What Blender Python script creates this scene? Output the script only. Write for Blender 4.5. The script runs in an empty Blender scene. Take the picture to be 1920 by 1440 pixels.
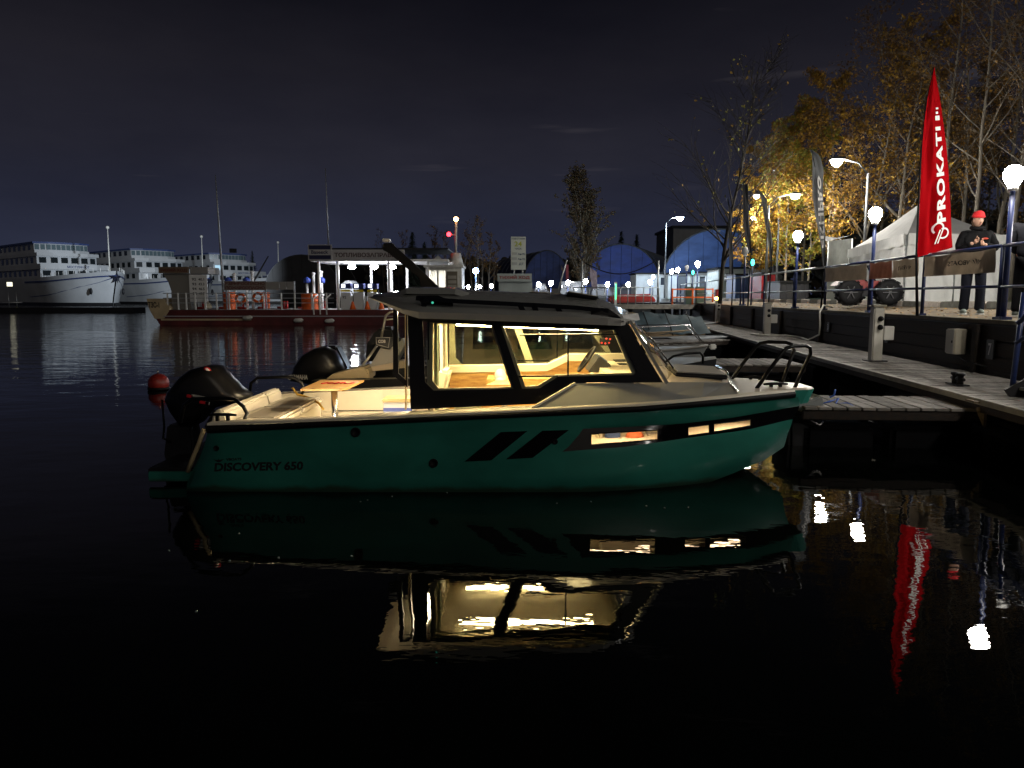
import bpy, bmesh, math, random
from mathutils import Vector as V, Matrix, noise
from mathutils.geometry import tessellate_polygon
R = random.Random(7)
sc = bpy.context.scene
COL = sc.collection
pi = math.pi

# ---------------------------------------------------------------- camera
H, F, YH = 1.85, 1397.0, 556.0
TH = math.atan((720 - YH) / F)
cam = bpy.data.objects.new('camera', bpy.data.cameras.new('camera'))
COL.objects.link(cam)
cam.location = (0, 0, H)
cam.rotation_euler = (pi / 2 - TH, 0, 0)
cam.data.sensor_width = 36
cam.data.lens = 36 * F / 1920
cam.data.clip_end = 4000
cam.data.clip_start = 0.05
sc.camera = cam

# ---------------------------------------------------------------- night sky
world = bpy.data.worlds.new('World')
sc.world = world
world.use_nodes = True
wn, wl = world.node_tree.nodes, world.node_tree.links
wn.clear()
out = wn.new('ShaderNodeOutputWorld')
bg = wn.new('ShaderNodeBackground')
tc = wn.new('ShaderNodeTexCoord')
sep = wn.new('ShaderNodeSeparateXYZ')
wl.new(tc.outputs['Generated'], sep.inputs[0])
ramp = wn.new('ShaderNodeValToRGB')
el = ramp.color_ramp.elements
el[0].position, el[0].color = 0.0, (0.0205, 0.0255, 0.0490, 1)
el[1].position, el[1].color = 1.0, (0.0015, 0.0015, 0.0018, 1)
for pos, col in ((0.08, (0.0175, 0.0205, 0.0380)), (0.17, (0.0150, 0.0154, 0.0245)), (0.27, (0.0102, 0.0099, 0.0148)), (0.36, (0.0045, 0.0045, 0.0072)), (0.50, (0.0018, 0.0018, 0.0028))):
    e = el.new(pos); e.color = (*col, 1)
wl.new(sep.outputs['Z'], ramp.inputs['Fac'])
# soft cloud sheet: broad warm-grey glow plus a few thin streaks
mp = wn.new('ShaderNodeMapping'); mp.inputs['Scale'].default_value = (1.6, 1.6, 5.0)
wl.new(tc.outputs['Generated'], mp.inputs['Vector'])
nz = wn.new('ShaderNodeTexNoise'); nz.inputs['Scale'].default_value = 1.7; nz.inputs['Detail'].default_value = 5; nz.inputs['Roughness'].default_value = .55
wl.new(mp.outputs[0], nz.inputs['Vector'])
cr = wn.new('ShaderNodeValToRGB')
cr.color_ramp.elements[0].position, cr.color_ramp.elements[0].color = .30, (.80, .80, .85, 1)
cr.color_ramp.elements[1].position, cr.color_ramp.elements[1].color = .72, (1.30, 1.26, 1.20, 1)
wl.new(nz.outputs['Fac'], cr.inputs['Fac'])
mul = wn.new('ShaderNodeMix'); mul.data_type = 'RGBA'; mul.blend_type = 'MULTIPLY'; mul.inputs['Factor'].default_value = 1
wl.new(ramp.outputs['Color'], mul.inputs['A']); wl.new(cr.outputs['Color'], mul.inputs['B'])
mp2 = wn.new('ShaderNodeMapping'); mp2.inputs['Scale'].default_value = (2.4, 2.4, 34); mp2.inputs['Rotation'].default_value = (.02, .05, .3)
wl.new(tc.outputs['Generated'], mp2.inputs['Vector'])
nz2 = wn.new('ShaderNodeTexNoise'); nz2.inputs['Scale'].default_value = 1.5; nz2.inputs['Detail'].default_value = 4
wl.new(mp2.outputs[0], nz2.inputs['Vector'])
cr2 = wn.new('ShaderNodeValToRGB')
cr2.color_ramp.elements[0].position, cr2.color_ramp.elements[0].color = .66, (0, 0, 0, 1)
cr2.color_ramp.elements[1].position, cr2.color_ramp.elements[1].color = .82, (.022, .019, .019, 1)
wl.new(nz2.outputs['Fac'], cr2.inputs['Fac'])
ad = wn.new('ShaderNodeMix'); ad.data_type = 'RGBA'; ad.blend_type = 'ADD'; ad.inputs['Factor'].default_value = 1
wl.new(mul.outputs['Result'], ad.inputs['A']); wl.new(cr2.outputs['Color'], ad.inputs['B'])
wl.new(ad.outputs['Result'], bg.inputs['Color'])
bg.inputs['Strength'].default_value = 1.1
wl.new(bg.outputs[0], out.inputs[0])

# weak soft fill added to stand for town light behind the photographer
sun = bpy.data.objects.new('moon_light', bpy.data.lights.new('moon_light', 'SUN'))
COL.objects.link(sun)
sun.data.energy = 0.20
sun.data.angle = math.radians(25)
sun.data.color = (1.0, .90, .76)
sun.rotation_euler = (math.radians(62), 0, math.radians(22))

sc.view_settings.view_transform = 'Standard'
sc.view_settings.look = 'None'
sc.view_settings.exposure = 0
sc.view_settings.gamma = 1
sc.render.engine = 'CYCLES'
sc.cycles.use_denoising = True
sc.cycles.max_bounces = 7
sc.cycles.diffuse_bounces = 3
sc.cycles.glossy_bounces = 4
sc.cycles.transparent_max_bounces = 12
sc.cycles.sample_clamp_indirect = 6
sc.cycles.caustics_reflective = False
sc.cycles.caustics_refractive = False

# ---------------------------------------------------------------- projection helpers: a photo ray at a real depth or height
def ray(x, y):
    u, v = (x - 960) / F, -(y - 720) / F
    return V((u, math.cos(TH) + v * math.sin(TH), -math.sin(TH) + v * math.cos(TH)))
def P(x, y, Y):
    d = ray(x, y); return V((0, 0, H)) + d * (Y / d.y)
def G(x, y, z):
    d = ray(x, y); return V((0, 0, H)) + d * ((z - H) / d.z)
def lerp(a, b, t): return a + (b - a) * t
def curve(pts, x):
    if x <= pts[0][0]: (x0, y0), (x1, y1) = pts[0], pts[1]
    elif x >= pts[-1][0]: (x0, y0), (x1, y1) = pts[-2], pts[-1]
    else:
        for (x0, y0), (x1, y1) in zip(pts, pts[1:]):
            if x0 <= x <= x1: break
    return y0 + (y1 - y0) * (x - x0) / (x1 - x0)

# ---------------------------------------------------------------- materials
MATS = {}
def M(name, col=(.5, .5, .5), rough=.6, metal=0, em=None, es=0, var=0, vs=4, stretch=(1, 1, 1), bump=0, bs=40, spec=.5, coat=0, col2=None, vpos=(.35, .65)):
    if name in MATS: return MATS[name]
    m = bpy.data.materials.new(name); m.use_nodes = True
    n, l = m.node_tree.nodes, m.node_tree.links
    b = n['Principled BSDF']
    b.inputs['Base Color'].default_value = (*col, 1)
    b.inputs['Roughness'].default_value = rough
    b.inputs['Metallic'].default_value = metal
    b.inputs['Specular IOR Level'].default_value = spec
    b.inputs['Coat Weight'].default_value = coat
    if em:
        b.inputs['Emission Color'].default_value = (*em, 1)
        b.inputs['Emission Strength'].default_value = es
    if var or bump:
        t = n.new('ShaderNodeTexCoord'); mpn = n.new('ShaderNodeMapping'); mpn.inputs['Scale'].default_value = stretch
        l.new(t.outputs['Object'], mpn.inputs['Vector'])
    if var:
        nn = n.new('ShaderNodeTexNoise'); nn.inputs['Scale'].default_value = vs; nn.inputs['Detail'].default_value = 6; nn.inputs['Roughness'].default_value = .62
        l.new(mpn.outputs[0], nn.inputs['Vector'])
        rp = n.new('ShaderNodeValToRGB')
        c2 = col2 or tuple(min(1, c * (1 + var)) for c in col)
        c1 = tuple(c * (1 - var) for c in col) if not col2 else col
        rp.color_ramp.elements[0].position, rp.color_ramp.elements[0].color = vpos[0], (*c1, 1)
        rp.color_ramp.elements[1].position, rp.color_ramp.elements[1].color = vpos[1], (*c2, 1)
        l.new(nn.outputs['Fac'], rp.inputs['Fac']); l.new(rp.outputs['Color'], b.inputs['Base Color'])
        mr = n.new('ShaderNodeMapRange'); mr.inputs['To Min'].default_value = max(0, rough - .1); mr.inputs['To Max'].default_value = min(1, rough + .12)
        l.new(nn.outputs['Fac'], mr.inputs['Value']); l.new(mr.outputs['Result'], b.inputs['Roughness'])
    if bump:
        bn = n.new('ShaderNodeTexNoise'); bn.inputs['Scale'].default_value = bs; bn.inputs['Detail'].default_value = 5
        l.new(mpn.outputs[0], bn.inputs['Vector'])
        bp = n.new('ShaderNodeBump'); bp.inputs['Strength'].default_value = bump; bp.inputs['Distance'].default_value = .02
        l.new(bn.outputs['Fac'], bp.inputs['Height']); l.new(bp.outputs['Normal'], b.inputs['Normal'])
    MATS[name] = m
    return m
def glass(name, tint=(.9, .92, .9), gl=.05):
    if name in MATS: return MATS[name]
    m = bpy.data.materials.new(name); m.use_nodes = True
    n, l = m.node_tree.nodes, m.node_tree.links
    n.clear()
    o = n.new('ShaderNodeOutputMaterial'); mx = n.new('ShaderNodeMixShader'); fr = n.new('ShaderNodeFresnel'); fr.inputs['IOR'].default_value = 1.45
    tr = n.new('ShaderNodeBsdfTransparent'); tr.inputs['Color'].default_value = (*tint, 1)
    gs = n.new('ShaderNodeBsdfGlossy'); gs.inputs['Roughness'].default_value = gl; gs.inputs['Color'].default_value = (.9, .9, .9, 1)
    l.new(fr.outputs[0], mx.inputs[0]); l.new(tr.outputs[0], mx.inputs[1]); l.new(gs.outputs[0], mx.inputs[2]); l.new(mx.outputs[0], o.inputs[0])
    MATS[name] = m
    return m
def wood(name, c1, c2, stretch=(1, 14, 14), scale=3, rough=.55, bump=.25):
    return M(name, c1, rough, var=1, col2=c2, vs=scale, stretch=stretch, bump=bump, bs=scale * 4)

# ---------------------------------------------------------------- mesh builder
OFF = {}
class MB:
    def __init__(s): s.v, s.f, s.m, s.s = [], [], [], []; s.mi = 0; s.sm = False
    def add(s, vs, fs, mi=None, sm=None):
        o = len(s.v); s.v += [tuple(v) for v in vs]
        for f in fs:
            s.f.append([i + o for i in f]); s.m.append(s.mi if mi is None else mi); s.s.append(s.sm if sm is None else sm)
        return s
    def box(s, c, size, rz=0, mi=None, rot=None):
        hx, hy, hz = (k / 2 for k in size); c = V(c)
        m = rot if rot is not None else Matrix.Rotation(rz, 3, 'Z')
        vs = [c + m @ V((x * hx, y * hy, z * hz)) for z in (-1, 1) for y in (-1, 1) for x in (-1, 1)]
        return s.add(vs, [(0, 2, 3, 1), (4, 5, 7, 6), (0, 1, 5, 4), (2, 6, 7, 3), (0, 4, 6, 2), (1, 3, 7, 5)], mi, False)
    def box2(s, a, b, mi=None):
        a, b = V(a), V(b); return s.box((a + b) / 2, b - a, 0, mi)
    def bar(s, p, q, w, h, up=(0, 0, 1), mi=None):
        p, q = V(p), V(q); d = q - p; x = d.normalized(); y = V(up).cross(x)
        if y.length < 1e-4: y = V((0, 1, 0)).cross(x)
        y.normalize(); z = x.cross(y)
        return s.box((p + q) / 2, (d.length, w, h), 0, mi, Matrix((x, y, z)).transposed())
    def tube(s, pts, r, n=7, mi=None, sm=True, closed=False):
        pts = [V(p) for p in pts]; k = len(pts); rs = r if isinstance(r, (list, tuple)) else [r] * k
        vs, fs = [], []; prev = None
        for i, p in enumerate(pts):
            a = pts[(i - 1) % k] if (i > 0 or closed) else p; b = pts[(i + 1) % k] if (i < k - 1 or closed) else p
            t = (b - a).normalized()
            u = prev - t * prev.dot(t) if prev is not None else (V((0, 0, 1)) if abs(t.z) < .9 else V((1, 0, 0))).cross(t)
            if u.length < 1e-6: u = V((1, 0, 0)).cross(t)
            u.normalize(); prev = u; w = t.cross(u)
            vs += [p + (u * math.cos(2 * pi * j / n) + w * math.sin(2 * pi * j / n)) * rs[i] for j in range(n)]
        for i in range(k if closed else k - 1):
            for j in range(n):
                a, b = i * n + j, i * n + (j + 1) % n; c = ((i + 1) % k) * n
                fs.append((a, b, c + (j + 1) % n, c + j))
        s.add(vs, fs, mi, sm)
        if not closed:
            o = len(s.v) - len(vs)
            s.f += [[o + j for j in reversed(range(n))], [o + (k - 1) * n + j for j in range(n)]]; s.m += [s.mi if mi is None else mi] * 2; s.s += [False] * 2
        return s
    def lathe(s, prof, c, n=12, mi=None, sm=True, rot=None):
        c = V(c); m = rot or Matrix.Identity(3); vs, fs = [], []
        for (r, z) in prof:
            vs += [c + m @ V((r * math.cos(2 * pi * j / n), r * math.sin(2 * pi * j / n), z)) for j in range(n)]
        for i in range(len(prof) - 1):
            for j in range(n): fs.append((i * n + j, i * n + (j + 1) % n, (i + 1) * n + (j + 1) % n, (i + 1) * n + j))
        fs.append(tuple(reversed(range(n)))); fs.append(tuple((len(prof) - 1) * n + j for j in range(n)))
        return s.add(vs, fs, mi, sm)
    def ball(s, c, r, n=12, k=8, mi=None, rot=None):
        c = V(c); rr = V(r) if hasattr(r, '__len__') else V((r, r, r)); m = rot or Matrix.Identity(3)
        vs = [c + m @ V((0, 0, -rr.z))]; fs = []
        for i in range(1, k):
            a = -pi / 2 + pi * i / k
            vs += [c + m @ V((rr.x * math.cos(a) * math.cos(2 * pi * j / n), rr.y * math.cos(a) * math.sin(2 * pi * j / n), rr.z * math.sin(a))) for j in range(n)]
        vs.append(c + m @ V((0, 0, rr.z)))
        for j in range(n): fs.append((0, 1 + (j + 1) % n, 1 + j))
        for i in range(k - 2):
            for j in range(n): a = 1 + i * n; fs.append((a + j, a + (j + 1) % n, a + n + (j + 1) % n, a + n + j))
        a = 1 + (k - 2) * n
        for j in range(n): fs.append((a + j, a + (j + 1) % n, len(vs) - 1))
        return s.add(vs, fs, mi, True)
    def grid(s, rows, mi=None, sm=True, flip=False):
        k = len(rows[0]); fs = []
        for i in range(len(rows) - 1):
            for j in range(k - 1):
                f = (i * k + j, i * k + j + 1, (i + 1) * k + j + 1, (i + 1) * k + j); fs.append(f[::-1] if flip else f)
        return s.add([p for r in rows for p in r], fs, mi, sm)
    def plate(s, loops, thick, mi=None, mside=None):
        thick = V(thick); loops = [[V(p) for p in lp] for lp in loops]
        flat = [p for lp in loops for p in lp]; tris = tessellate_polygon(loops); n = len(flat)
        s.add(flat + [p + thick for p in flat], [tuple(t) for t in tris] + [tuple(i + n for i in reversed(t)) for t in tris], mi, False)
        for lp in loops:
            k = len(lp); s.add(lp + [p + thick for p in lp], [(i, (i + 1) % k, k + (i + 1) % k, k + i) for i in range(k)], mside if mside is not None else mi, False)
        return s
    def build(s, name, mats, parent=None, bevel=0, weld=False):
        o_ = V((0, 0, 0))
        if parent:
            r = parent
            while r.parent: r = r.parent
            o_ = OFF.get(r.name, o_)
        me = bpy.data.meshes.new(name)
        me.from_pydata([(x - o_.x, y - o_.y, z - o_.z) for x, y, z in s.v], [], s.f)
        for m in (mats if isinstance(mats, (list, tuple)) else [mats]): me.materials.append(m)
        me.polygons.foreach_set('material_index', s.m); me.polygons.foreach_set('use_smooth', s.s)
        me.validate()
        if bevel or weld or len(s.f) < 4000:
            bm = bmesh.new(); bm.from_mesh(me)
            if bevel or weld: bmesh.ops.remove_doubles(bm, verts=bm.verts, dist=1e-5)
            bmesh.ops.recalc_face_normals(bm, faces=bm.faces)
            if bevel:
                es = [e for e in bm.edges if len(e.link_faces) == 2 and e.calc_face_angle(0) > .6]
                bmesh.ops.bevel(bm, geom=es, offset=bevel, segments=2, affect='EDGES', clamp_overlap=True)
            bm.to_mesh(me); bm.free()
        o = bpy.data.objects.new(name, me); COL.objects.link(o)
        if parent: o.parent = parent
        return o

def tag(o, label=None, cat=None, group=None, kind=None):
    if label: o['label'] = label
    if cat: o['category'] = cat
    if group: o['group'] = group
    if kind: o['kind'] = kind
    return o
def thing(name, label, cat, loc=(0, 0, 0), group=None, world=True, rz=0):
    o = bpy.data.objects.new(name, None); COL.objects.link(o); o.empty_display_size = .2
    o.location = loc; o.rotation_euler = (0, 0, rz)
    if world: OFF[o.name] = V(loc)
    return tag(o, label, cat, group)
def solo(mb, name, mat, label=None, cat=None, group=None, kind=None, bevel=0):
    xs, ys, zs = zip(*mb.v)
    c = V(((min(xs) + max(xs)) / 2, (min(ys) + max(ys)) / 2, min(zs)))
    mb.v = [(x - c.x, y - c.y, z - c.z) for x, y, z in mb.v]
    o = mb.build(name, mat, None, bevel); o.location = c
    return tag(o, label, cat, group, kind)
def copy_tree(o, parent=None):
    c = o.copy(); COL.objects.link(c); c.parent = parent
    for ch in list(o.children): copy_tree(ch, c)
    return c
def inst(src, parent, loc=(0, 0, 0), rot=(0, 0, 0), scale=(1, 1, 1)):
    """another piece sharing the same mesh"""
    c = bpy.data.objects.new(src.name.split('.')[0], src.data); COL.objects.link(c); c.parent = parent
    c.location, c.rotation_euler, c.scale = loc, rot, scale
    return c

# ---------------------------------------------------------------- lettering
TXT = {}
def text2d(s, bold=0.0, spacing=1.0):
    key = (s, bold, spacing)
    if key in TXT: return TXT[key]
    c = bpy.data.curves.new('lettering', 'FONT'); c.body = s; c.size = 1; c.offset = bold; c.space_character = spacing; c.resolution_u = 3
    o = bpy.data.objects.new('lettering', c); COL.objects.link(o)
    dg = bpy.context.evaluated_depsgraph_get()
    me = bpy.data.meshes.new_from_object(o.evaluated_get(dg))
    vs = [v.co.copy() for v in me.vertices]; fs = [tuple(p.vertices) for p in me.polygons]
    bpy.data.objects.remove(o); bpy.data.curves.remove(c); bpy.data.meshes.remove(me)
    x0, x1 = min(v.x for v in vs), max(v.x for v in vs); y0, y1 = min(v.y for v in vs), max(v.y for v in vs)
    TXT[key] = ([((v.x - x0) / (x1 - x0), (v.y - y0) / (y1 - y0)) for v in vs], fs)
    return TXT[key]
def letters(s, fn, name, mat, parent, bold=.012, spacing=1.0, mb=None):
    vs, fs = text2d(s, bold, spacing)
    m = mb or MB(); m.add([fn(u, v) for u, v in vs], fs, None, False)
    return None if mb else m.build(name, mat, parent)
def flat(o, ux, uy):
    o, ux, uy = V(o), V(ux), V(uy); return lambda u, v: o + ux * u + uy * v

# shared materials
m_black = M('black_gloss', (.005, .005, .006), .3, spec=.25)
m_rubber = M('black_rubber', (.006, .006, .007), .6, spec=.15)
m_dark = M('dark_paint', (.014, .014, .016), .55, var=.3, vs=5, spec=.25)
m_steel = M('stainless', (.6, .6, .62), .22, 1)
m_galv = M('galvanised', (.42, .44, .45), .45, .7, var=.2, vs=8)
m_white = M('white_paint', (.75, .75, .73), .45, var=.08, vs=3)
m_offw = M('aged_white', (.55, .54, .5), .6, var=.18, vs=3, bump=.1)
m_blue = M('blue_post_paint', (.012, .026, .11), .4, var=.25, vs=9)
m_red = M('red_paint', (.42, .02, .015), .45, var=.2, vs=6)
m_orange = M('orange_paint', (.75, .12, .01), .5, var=.15, vs=4)
m_concrete = M('concrete', (.22, .21, .19), .85, var=.3, vs=3, bump=.3, bs=30)
m_lamp = M('lamp_globe', (.9, .9, .9), .3, em=(1, .95, .86), es=240)
m_lampc = M('lamp_globe_cool', (.9, .9, .9), .3, em=(.80, .88, 1.0), es=200)
m_globe_off = M('lamp_globe_unlit', (.6, .62, .65), .25)
m_rope = M('rope', (.35, .33, .28), .9, bump=.4, bs=200)
m_ink = M('black_print', (.01, .01, .012), .5)
# ================================================================ water
def make_water():
    mb = MB()
    xs = [-1500, -300, -80, -30, 30, 80, 300, 1500]; ys = [-300, -40, 0, 30, 80, 300, 2500]
    mb.grid([[V((x, y, 0)) for x in xs] for y in ys])
    m = bpy.data.materials.new('water'); m.use_nodes = True
    n, l = m.node_tree.nodes, m.node_tree.links; b = n['Principled BSDF']
    b.inputs['Base Color'].default_value = (.0012, .0016, .0014, 1); b.inputs['Roughness'].default_value = .0
    b.inputs['IOR'].default_value = 1.333; b.inputs['Specular IOR Level'].default_value = .5
    t = n.new('ShaderNodeTexCoord')
    def nz(scale, sx, sy, det, rot=0):
        mp = n.new('ShaderNodeMapping'); mp.inputs['Scale'].default_value = (sx, sy, 1); mp.inputs['Rotation'].default_value = (0, 0, rot)
        l.new(t.outputs['Object'], mp.inputs[0])
        k = n.new('ShaderNodeTexNoise'); k.inputs['Scale'].default_value = scale; k.inputs['Detail'].default_value = det; l.new(mp.outputs[0], k.inputs['Vector'])
        return k.outputs['Fac']
    def math2(op, a, c):
        k = n.new('ShaderNodeMath'); k.operation = op
        for i, q in enumerate((a, c)):
            if isinstance(q, (int, float)): k.inputs[i].default_value = q
            else: l.new(q, k.inputs[i])
        return k.outputs[0]
    sp = n.new('ShaderNodeSeparateXYZ'); l.new(t.outputs['Object'], sp.inputs[0])
    # sheltered, almost flat water near the pontoons; the open basin further out is ruffled
    mr = n.new('ShaderNodeMapRange'); mr.inputs['From Min'].default_value = 5; mr.inputs['From Max'].default_value = 34; mr.inputs['To Min'].default_value = .19; mr.inputs['To Max'].default_value = 1.0
    l.new(sp.outputs['Y'], mr.inputs['Value'])
    h = math2('ADD', math2('MULTIPLY', nz(.7, 1, 1.6, 2), .030), math2('MULTIPLY', nz(3.0, .8, 1.8, 3, .3), .0075))
    h = math2('ADD', h, math2('MULTIPLY', nz(11, .6, 1.7, 2, -.2), .0007))
    h = math2('MULTIPLY', h, mr.outputs[0])
    bp = n.new('ShaderNodeBump'); bp.inputs['Strength'].default_value = 1; bp.inputs['Distance'].default_value = 1.0
    l.new(h, bp.inputs['Height']); l.new(bp.outputs['Normal'], b.inputs['Normal'])
    MATS['water'] = m
    tag(mb.build('water', m), kind='structure')
make_water()

# ================================================================ the lit motor boat
YC = 8.05
def Bs(X):
    if X < .3: return 1.2 - .02 * max(0, -X - 1.5)
    s = min(1.05, (X - .3) / 2.94); return 1.2 - 1.04 * s ** 2.3
def flare(X): return .10 + .26 * max(0, min(1, (X - .8) / 2.3))
def hullY(X, Z): return YC - max(.012, Bs(X) - flare(X) * (.74 - Z))
def onhull(x, y, out=0):
    Y = 7.0
    for _ in range(24):
        p = P(x, y, Y); Y = hullY(p.x, p.z)
    p = P(x, y, Y); p.y -= out; return p
def mir(p): return V((p.x, 2 * YC - p.y, p.z))
RAILT = [(385, 797.5), (400, 797), (520, 793), (640, 788), (840, 779), (1020, 770), (1220, 760), (1350, 748), (1480, 735)]
RAILB = [(385, 812), (400, 812), (520, 805), (640, 799), (840, 788), (1020, 780), (1220, 771), (1350, 760), (1480, 747)]
BT = [(350, 842), (900, 816), (1093, 804), (1180, 801), (1280, 795), (1380, 783), (1490, 763)]
WT = [(350, 858), (900, 828), (1109, 814), (1233, 807), (1291, 801.5), (1330, 796.5), (1408, 787), (1490, 770)]
WB = [(350, 876), (900, 850), (1109, 834.5), (1233, 824.6), (1291, 817), (1330, 812), (1408, 798.5), (1490, 779)]
BB = [(350, 888), (900, 860), (1054, 847), (1180, 838), (1300, 820), (1400, 807), (1482, 787)]
BOT = [(350, 932), (1180, 932), (1290, 919), (1360, 894), (1436, 861), (1470, 838)]
def mid(x): return lerp(curve(BB, x), curve(BOT, x), .5)
ROWS = [lambda x: curve(RAILB, x) - 1, lambda x: curve(BT, x) - 5, lambda x: curve(BT, x), lambda x: curve(WT, x), lambda x: curve(WB, x),
        lambda x: curve(BB, x), lambda x: curve(BB, x) + 9, mid, lambda x: curve(BOT, x)]
X0 = [389, 383, 381, 374, 365, 358, 354, 350, 350]
X1 = [1496, 1500, 1499, 1496, 1490, 1486, 1484, 1478, 1470]
XB = [1096, 1096, 1093, 1085, 1066, 1054, 1052, 1052, 1052]
COLS = [None, 420, 480, 560, 650, 740, 830, 920, 1000, 'b', 1109, 1170, 1233, 1262, 1291, 1330, 1339, 1375, 1408, 1435, 1458, 1474, 'e']
def colx(c, r): return X0[r] if c is None else X1[r] if c == 'e' else XB[r] if c == 'b' else min(c, X1[r] - (1474 - c) * .3 - 6)
boat = thing('motor_boat', 'teal and black cabin motor boat with warm lit cockpit and cabin, lettered DISCOVERY 650', 'boat', (0, YC, 0))
m_hull = M('teal_gelcoat', (.022, .165, .126), .36, coat=.05, spec=.4, var=.22, vs=.9, stretch=(1, 1, 1.6))  # broad mottling put into the colour stands for blotchy reflections
m_band = M('black_hull_band', (.004, .004, .005), .12, coat=.5)
m_cream = M('cream_gelcoat', (.66, .60, .48), .42, var=.06, vs=2)
m_grey = M('grey_gelcoat', (.24, .24, .225), .2, coat=.5, var=.05, vs=2)
m_tan = M('tan_deck', (.42, .36, .27), .5, var=.1, vs=6, bump=.1)
m_vinyl = M('cream_vinyl', (.68, .62, .50), .5, bump=.06, bs=60)
m_vinyl2 = M('beige_vinyl', (.42, .37, .29), .55, bump=.06, bs=60)
m_led = M('warm_led', (.9, .8, .6), .4, em=(1, .74, .36), es=200)
m_led2 = M('cockpit_led', (.9, .8, .6), .4, em=(1, .80, .52), es=170)
m_oak = wood('oak_veneer', (.34, .17, .05), (.62, .38, .13), (1.2, 9, 9), 4, .4, .1)
m_glass = glass('cabin_glass', (.80, .82, .78))
m_lining = M('cream_lining', (.72, .66, .52), .55)

def hull_pt(r, k):
    x = colx(COLS[k], r); p = onhull(x, ROWS[r](x))
    if 2 <= r <= 5 and 9 < k < len(COLS) - 1: p.y += .014
    return p
pts = [[hull_pt(r, k) for k in range(len(COLS))] for r in range(len(ROWS))]
ci = COLS.index
wins = [(ci(1109), ci(1233)), (ci(1291), ci(1330)), (ci(1339), ci(1408))]
mb, band = MB(), MB()
nr, nc = len(ROWS), len(COLS)
for side in (0, 1):
    f = mir if side else (lambda p: p)
    for r in range(nr - 1):
        for k in range(nc - 1):
            if r == 3 and any(a <= k < b for a, b in wins): continue
            q = [f(pts[r][k]), f(pts[r][k + 1]), f(pts[r + 1][k + 1]), f(pts[r + 1][k])]
            (band if 2 <= r <= 4 and k >= 9 else mb).add(q, [(0, 1, 2, 3)], None, True)
    for k in range(nc - 1):     # V bottom down to the keel
        a, b = pts[-1][k], pts[-1][k + 1]
        kz = lambda p: V((p.x - .05, YC, p.z - (.42 if p.x < 1.6 else max(.0, .42 - (p.x - 1.6) * .30))))
        mb.add([f(a), f(b), kz(b), kz(a)], [(0, 1, 2, 3)], None, True)
    tr = [f(pts[r][0]) for r in range(nr)] + [V((pts[-1][0].x, YC, -.4)), V((pts[0][0].x, YC, pts[0][0].z - .12))]
    mb.add(tr, [tuple(range(len(tr)))], None, False)
hull = mb.build('hull', m_hull, boat, weld=True)
def scum_line(m, z0=.03):
    n, l = m.node_tree.nodes, m.node_tree.links; b = n['Principled BSDF']; src = b.inputs['Base Color'].links[0].from_socket
    t = n.new('ShaderNodeTexCoord'); sp = n.new('ShaderNodeSeparateXYZ'); l.new(t.outputs['Object'], sp.inputs[0]); nz = n.new('ShaderNodeTexNoise'); nz.inputs['Scale'].default_value = 5; nz.inputs['Detail'].default_value = 6; l.new(t.outputs['Object'], nz.inputs['Vector'])
    ma = n.new('ShaderNodeMath'); ma.operation = 'MULTIPLY_ADD'; ma.inputs[1].default_value = -.09; l.new(nz.outputs['Fac'], ma.inputs[0]); l.new(sp.outputs['Z'], ma.inputs[2])
    mr = n.new('ShaderNodeMapRange'); mr.inputs['From Min'].default_value = z0 - .05; mr.inputs['From Max'].default_value = z0 - .01; mr.inputs['To Min'].default_value = .75; mr.inputs['To Max'].default_value = 0; l.new(ma.outputs[0], mr.inputs['Value'])
    mx = n.new('ShaderNodeMix'); mx.data_type = 'RGBA'; l.new(mr.outputs[0], mx.inputs['Factor']); l.new(src, mx.inputs['A']); mx.inputs['B'].default_value = (.03, .035, .018, 1); l.new(mx.outputs['Result'], b.inputs['Base Color'])
scum_line(m_hull)
band.build('black_band', m_band, hull, weld=True)
# window panes, the lit berth behind them
for a, b in wins:
    g = MB()
    for k in range(a, b): g.add([pts[3][k], pts[3][k + 1], pts[4][k + 1], pts[4][k]], [(0, 1, 2, 3)])
    g.v = [(x, y + .012, z) for x, y, z in g.v]
    w = g.build('hull_window', glass('hull_glass', (.95, .93, .88)), hull)
    fr = MB(); lp = [pts[3][k] for k in range(a, b + 1)] + [pts[4][k] for k in range(b, a - 1, -1)]
    fr.tube([p + V((0, -.002, 0)) for p in lp], .006, 4, closed=True, sm=False); fr.build('window_frame', m_black, w)
p0, p1 = pts[4][ci(1109)], pts[3][ci(1408)]
bz = p0.z - .035
mb = MB()
mb.grid([[V((p0.x - .12, YC - .55, z)), V((p0.x + .8, YC - .45, z)), V((p1.x + .05, YC - .02, z))] for z in (bz - .1, bz + .36)], sm=False)          # liner behind
mb.grid([[V((pts[4][k].x, pts[4][k].y + .03, pts[4][k].z - .02)) for k in range(ci(1109) - 1, ci(1408) + 2)], [V((pts[4][k].x, YC - .05, pts[4][k].z - .02)) for k in range(ci(1109) - 1, ci(1408) + 2)]])
mb.grid([[V((p0.x - .13, y, z)) for y in (p0.y + .03, YC)] for z in (bz - .1, bz + .36)])
mb.build('berth_liner', m_lining, hull)
for k0, k1 in ((10, 12), (14, 15), (16, 18)):
    a, b = pts[3][k0], pts[3][k1]; mb = MB()
    mb.bar(a + V((.02, .16, .05)), b + V((-.02, .14, .05)), .03, .012)
    mb.build('berth_light', M('berth_led', (1, 1, 1), .4, em=(1, .72, .45), es=26), hull)
mb = MB(); a = P(1190, 820, 7.3); mb.ball(a, (.095, .09, .075)); mb.build('orange_cushion', M('orange_fabric', (.55, .13, .04), .8, bump=.3, bs=60), hull)
mb = MB(); mb.box(P(1148, 815, 7.32), (.15, .1, .09)); mb.build('blue_bag', M('blue_fabric', (.05, .09, .22), .8), hull, .02)
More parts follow.
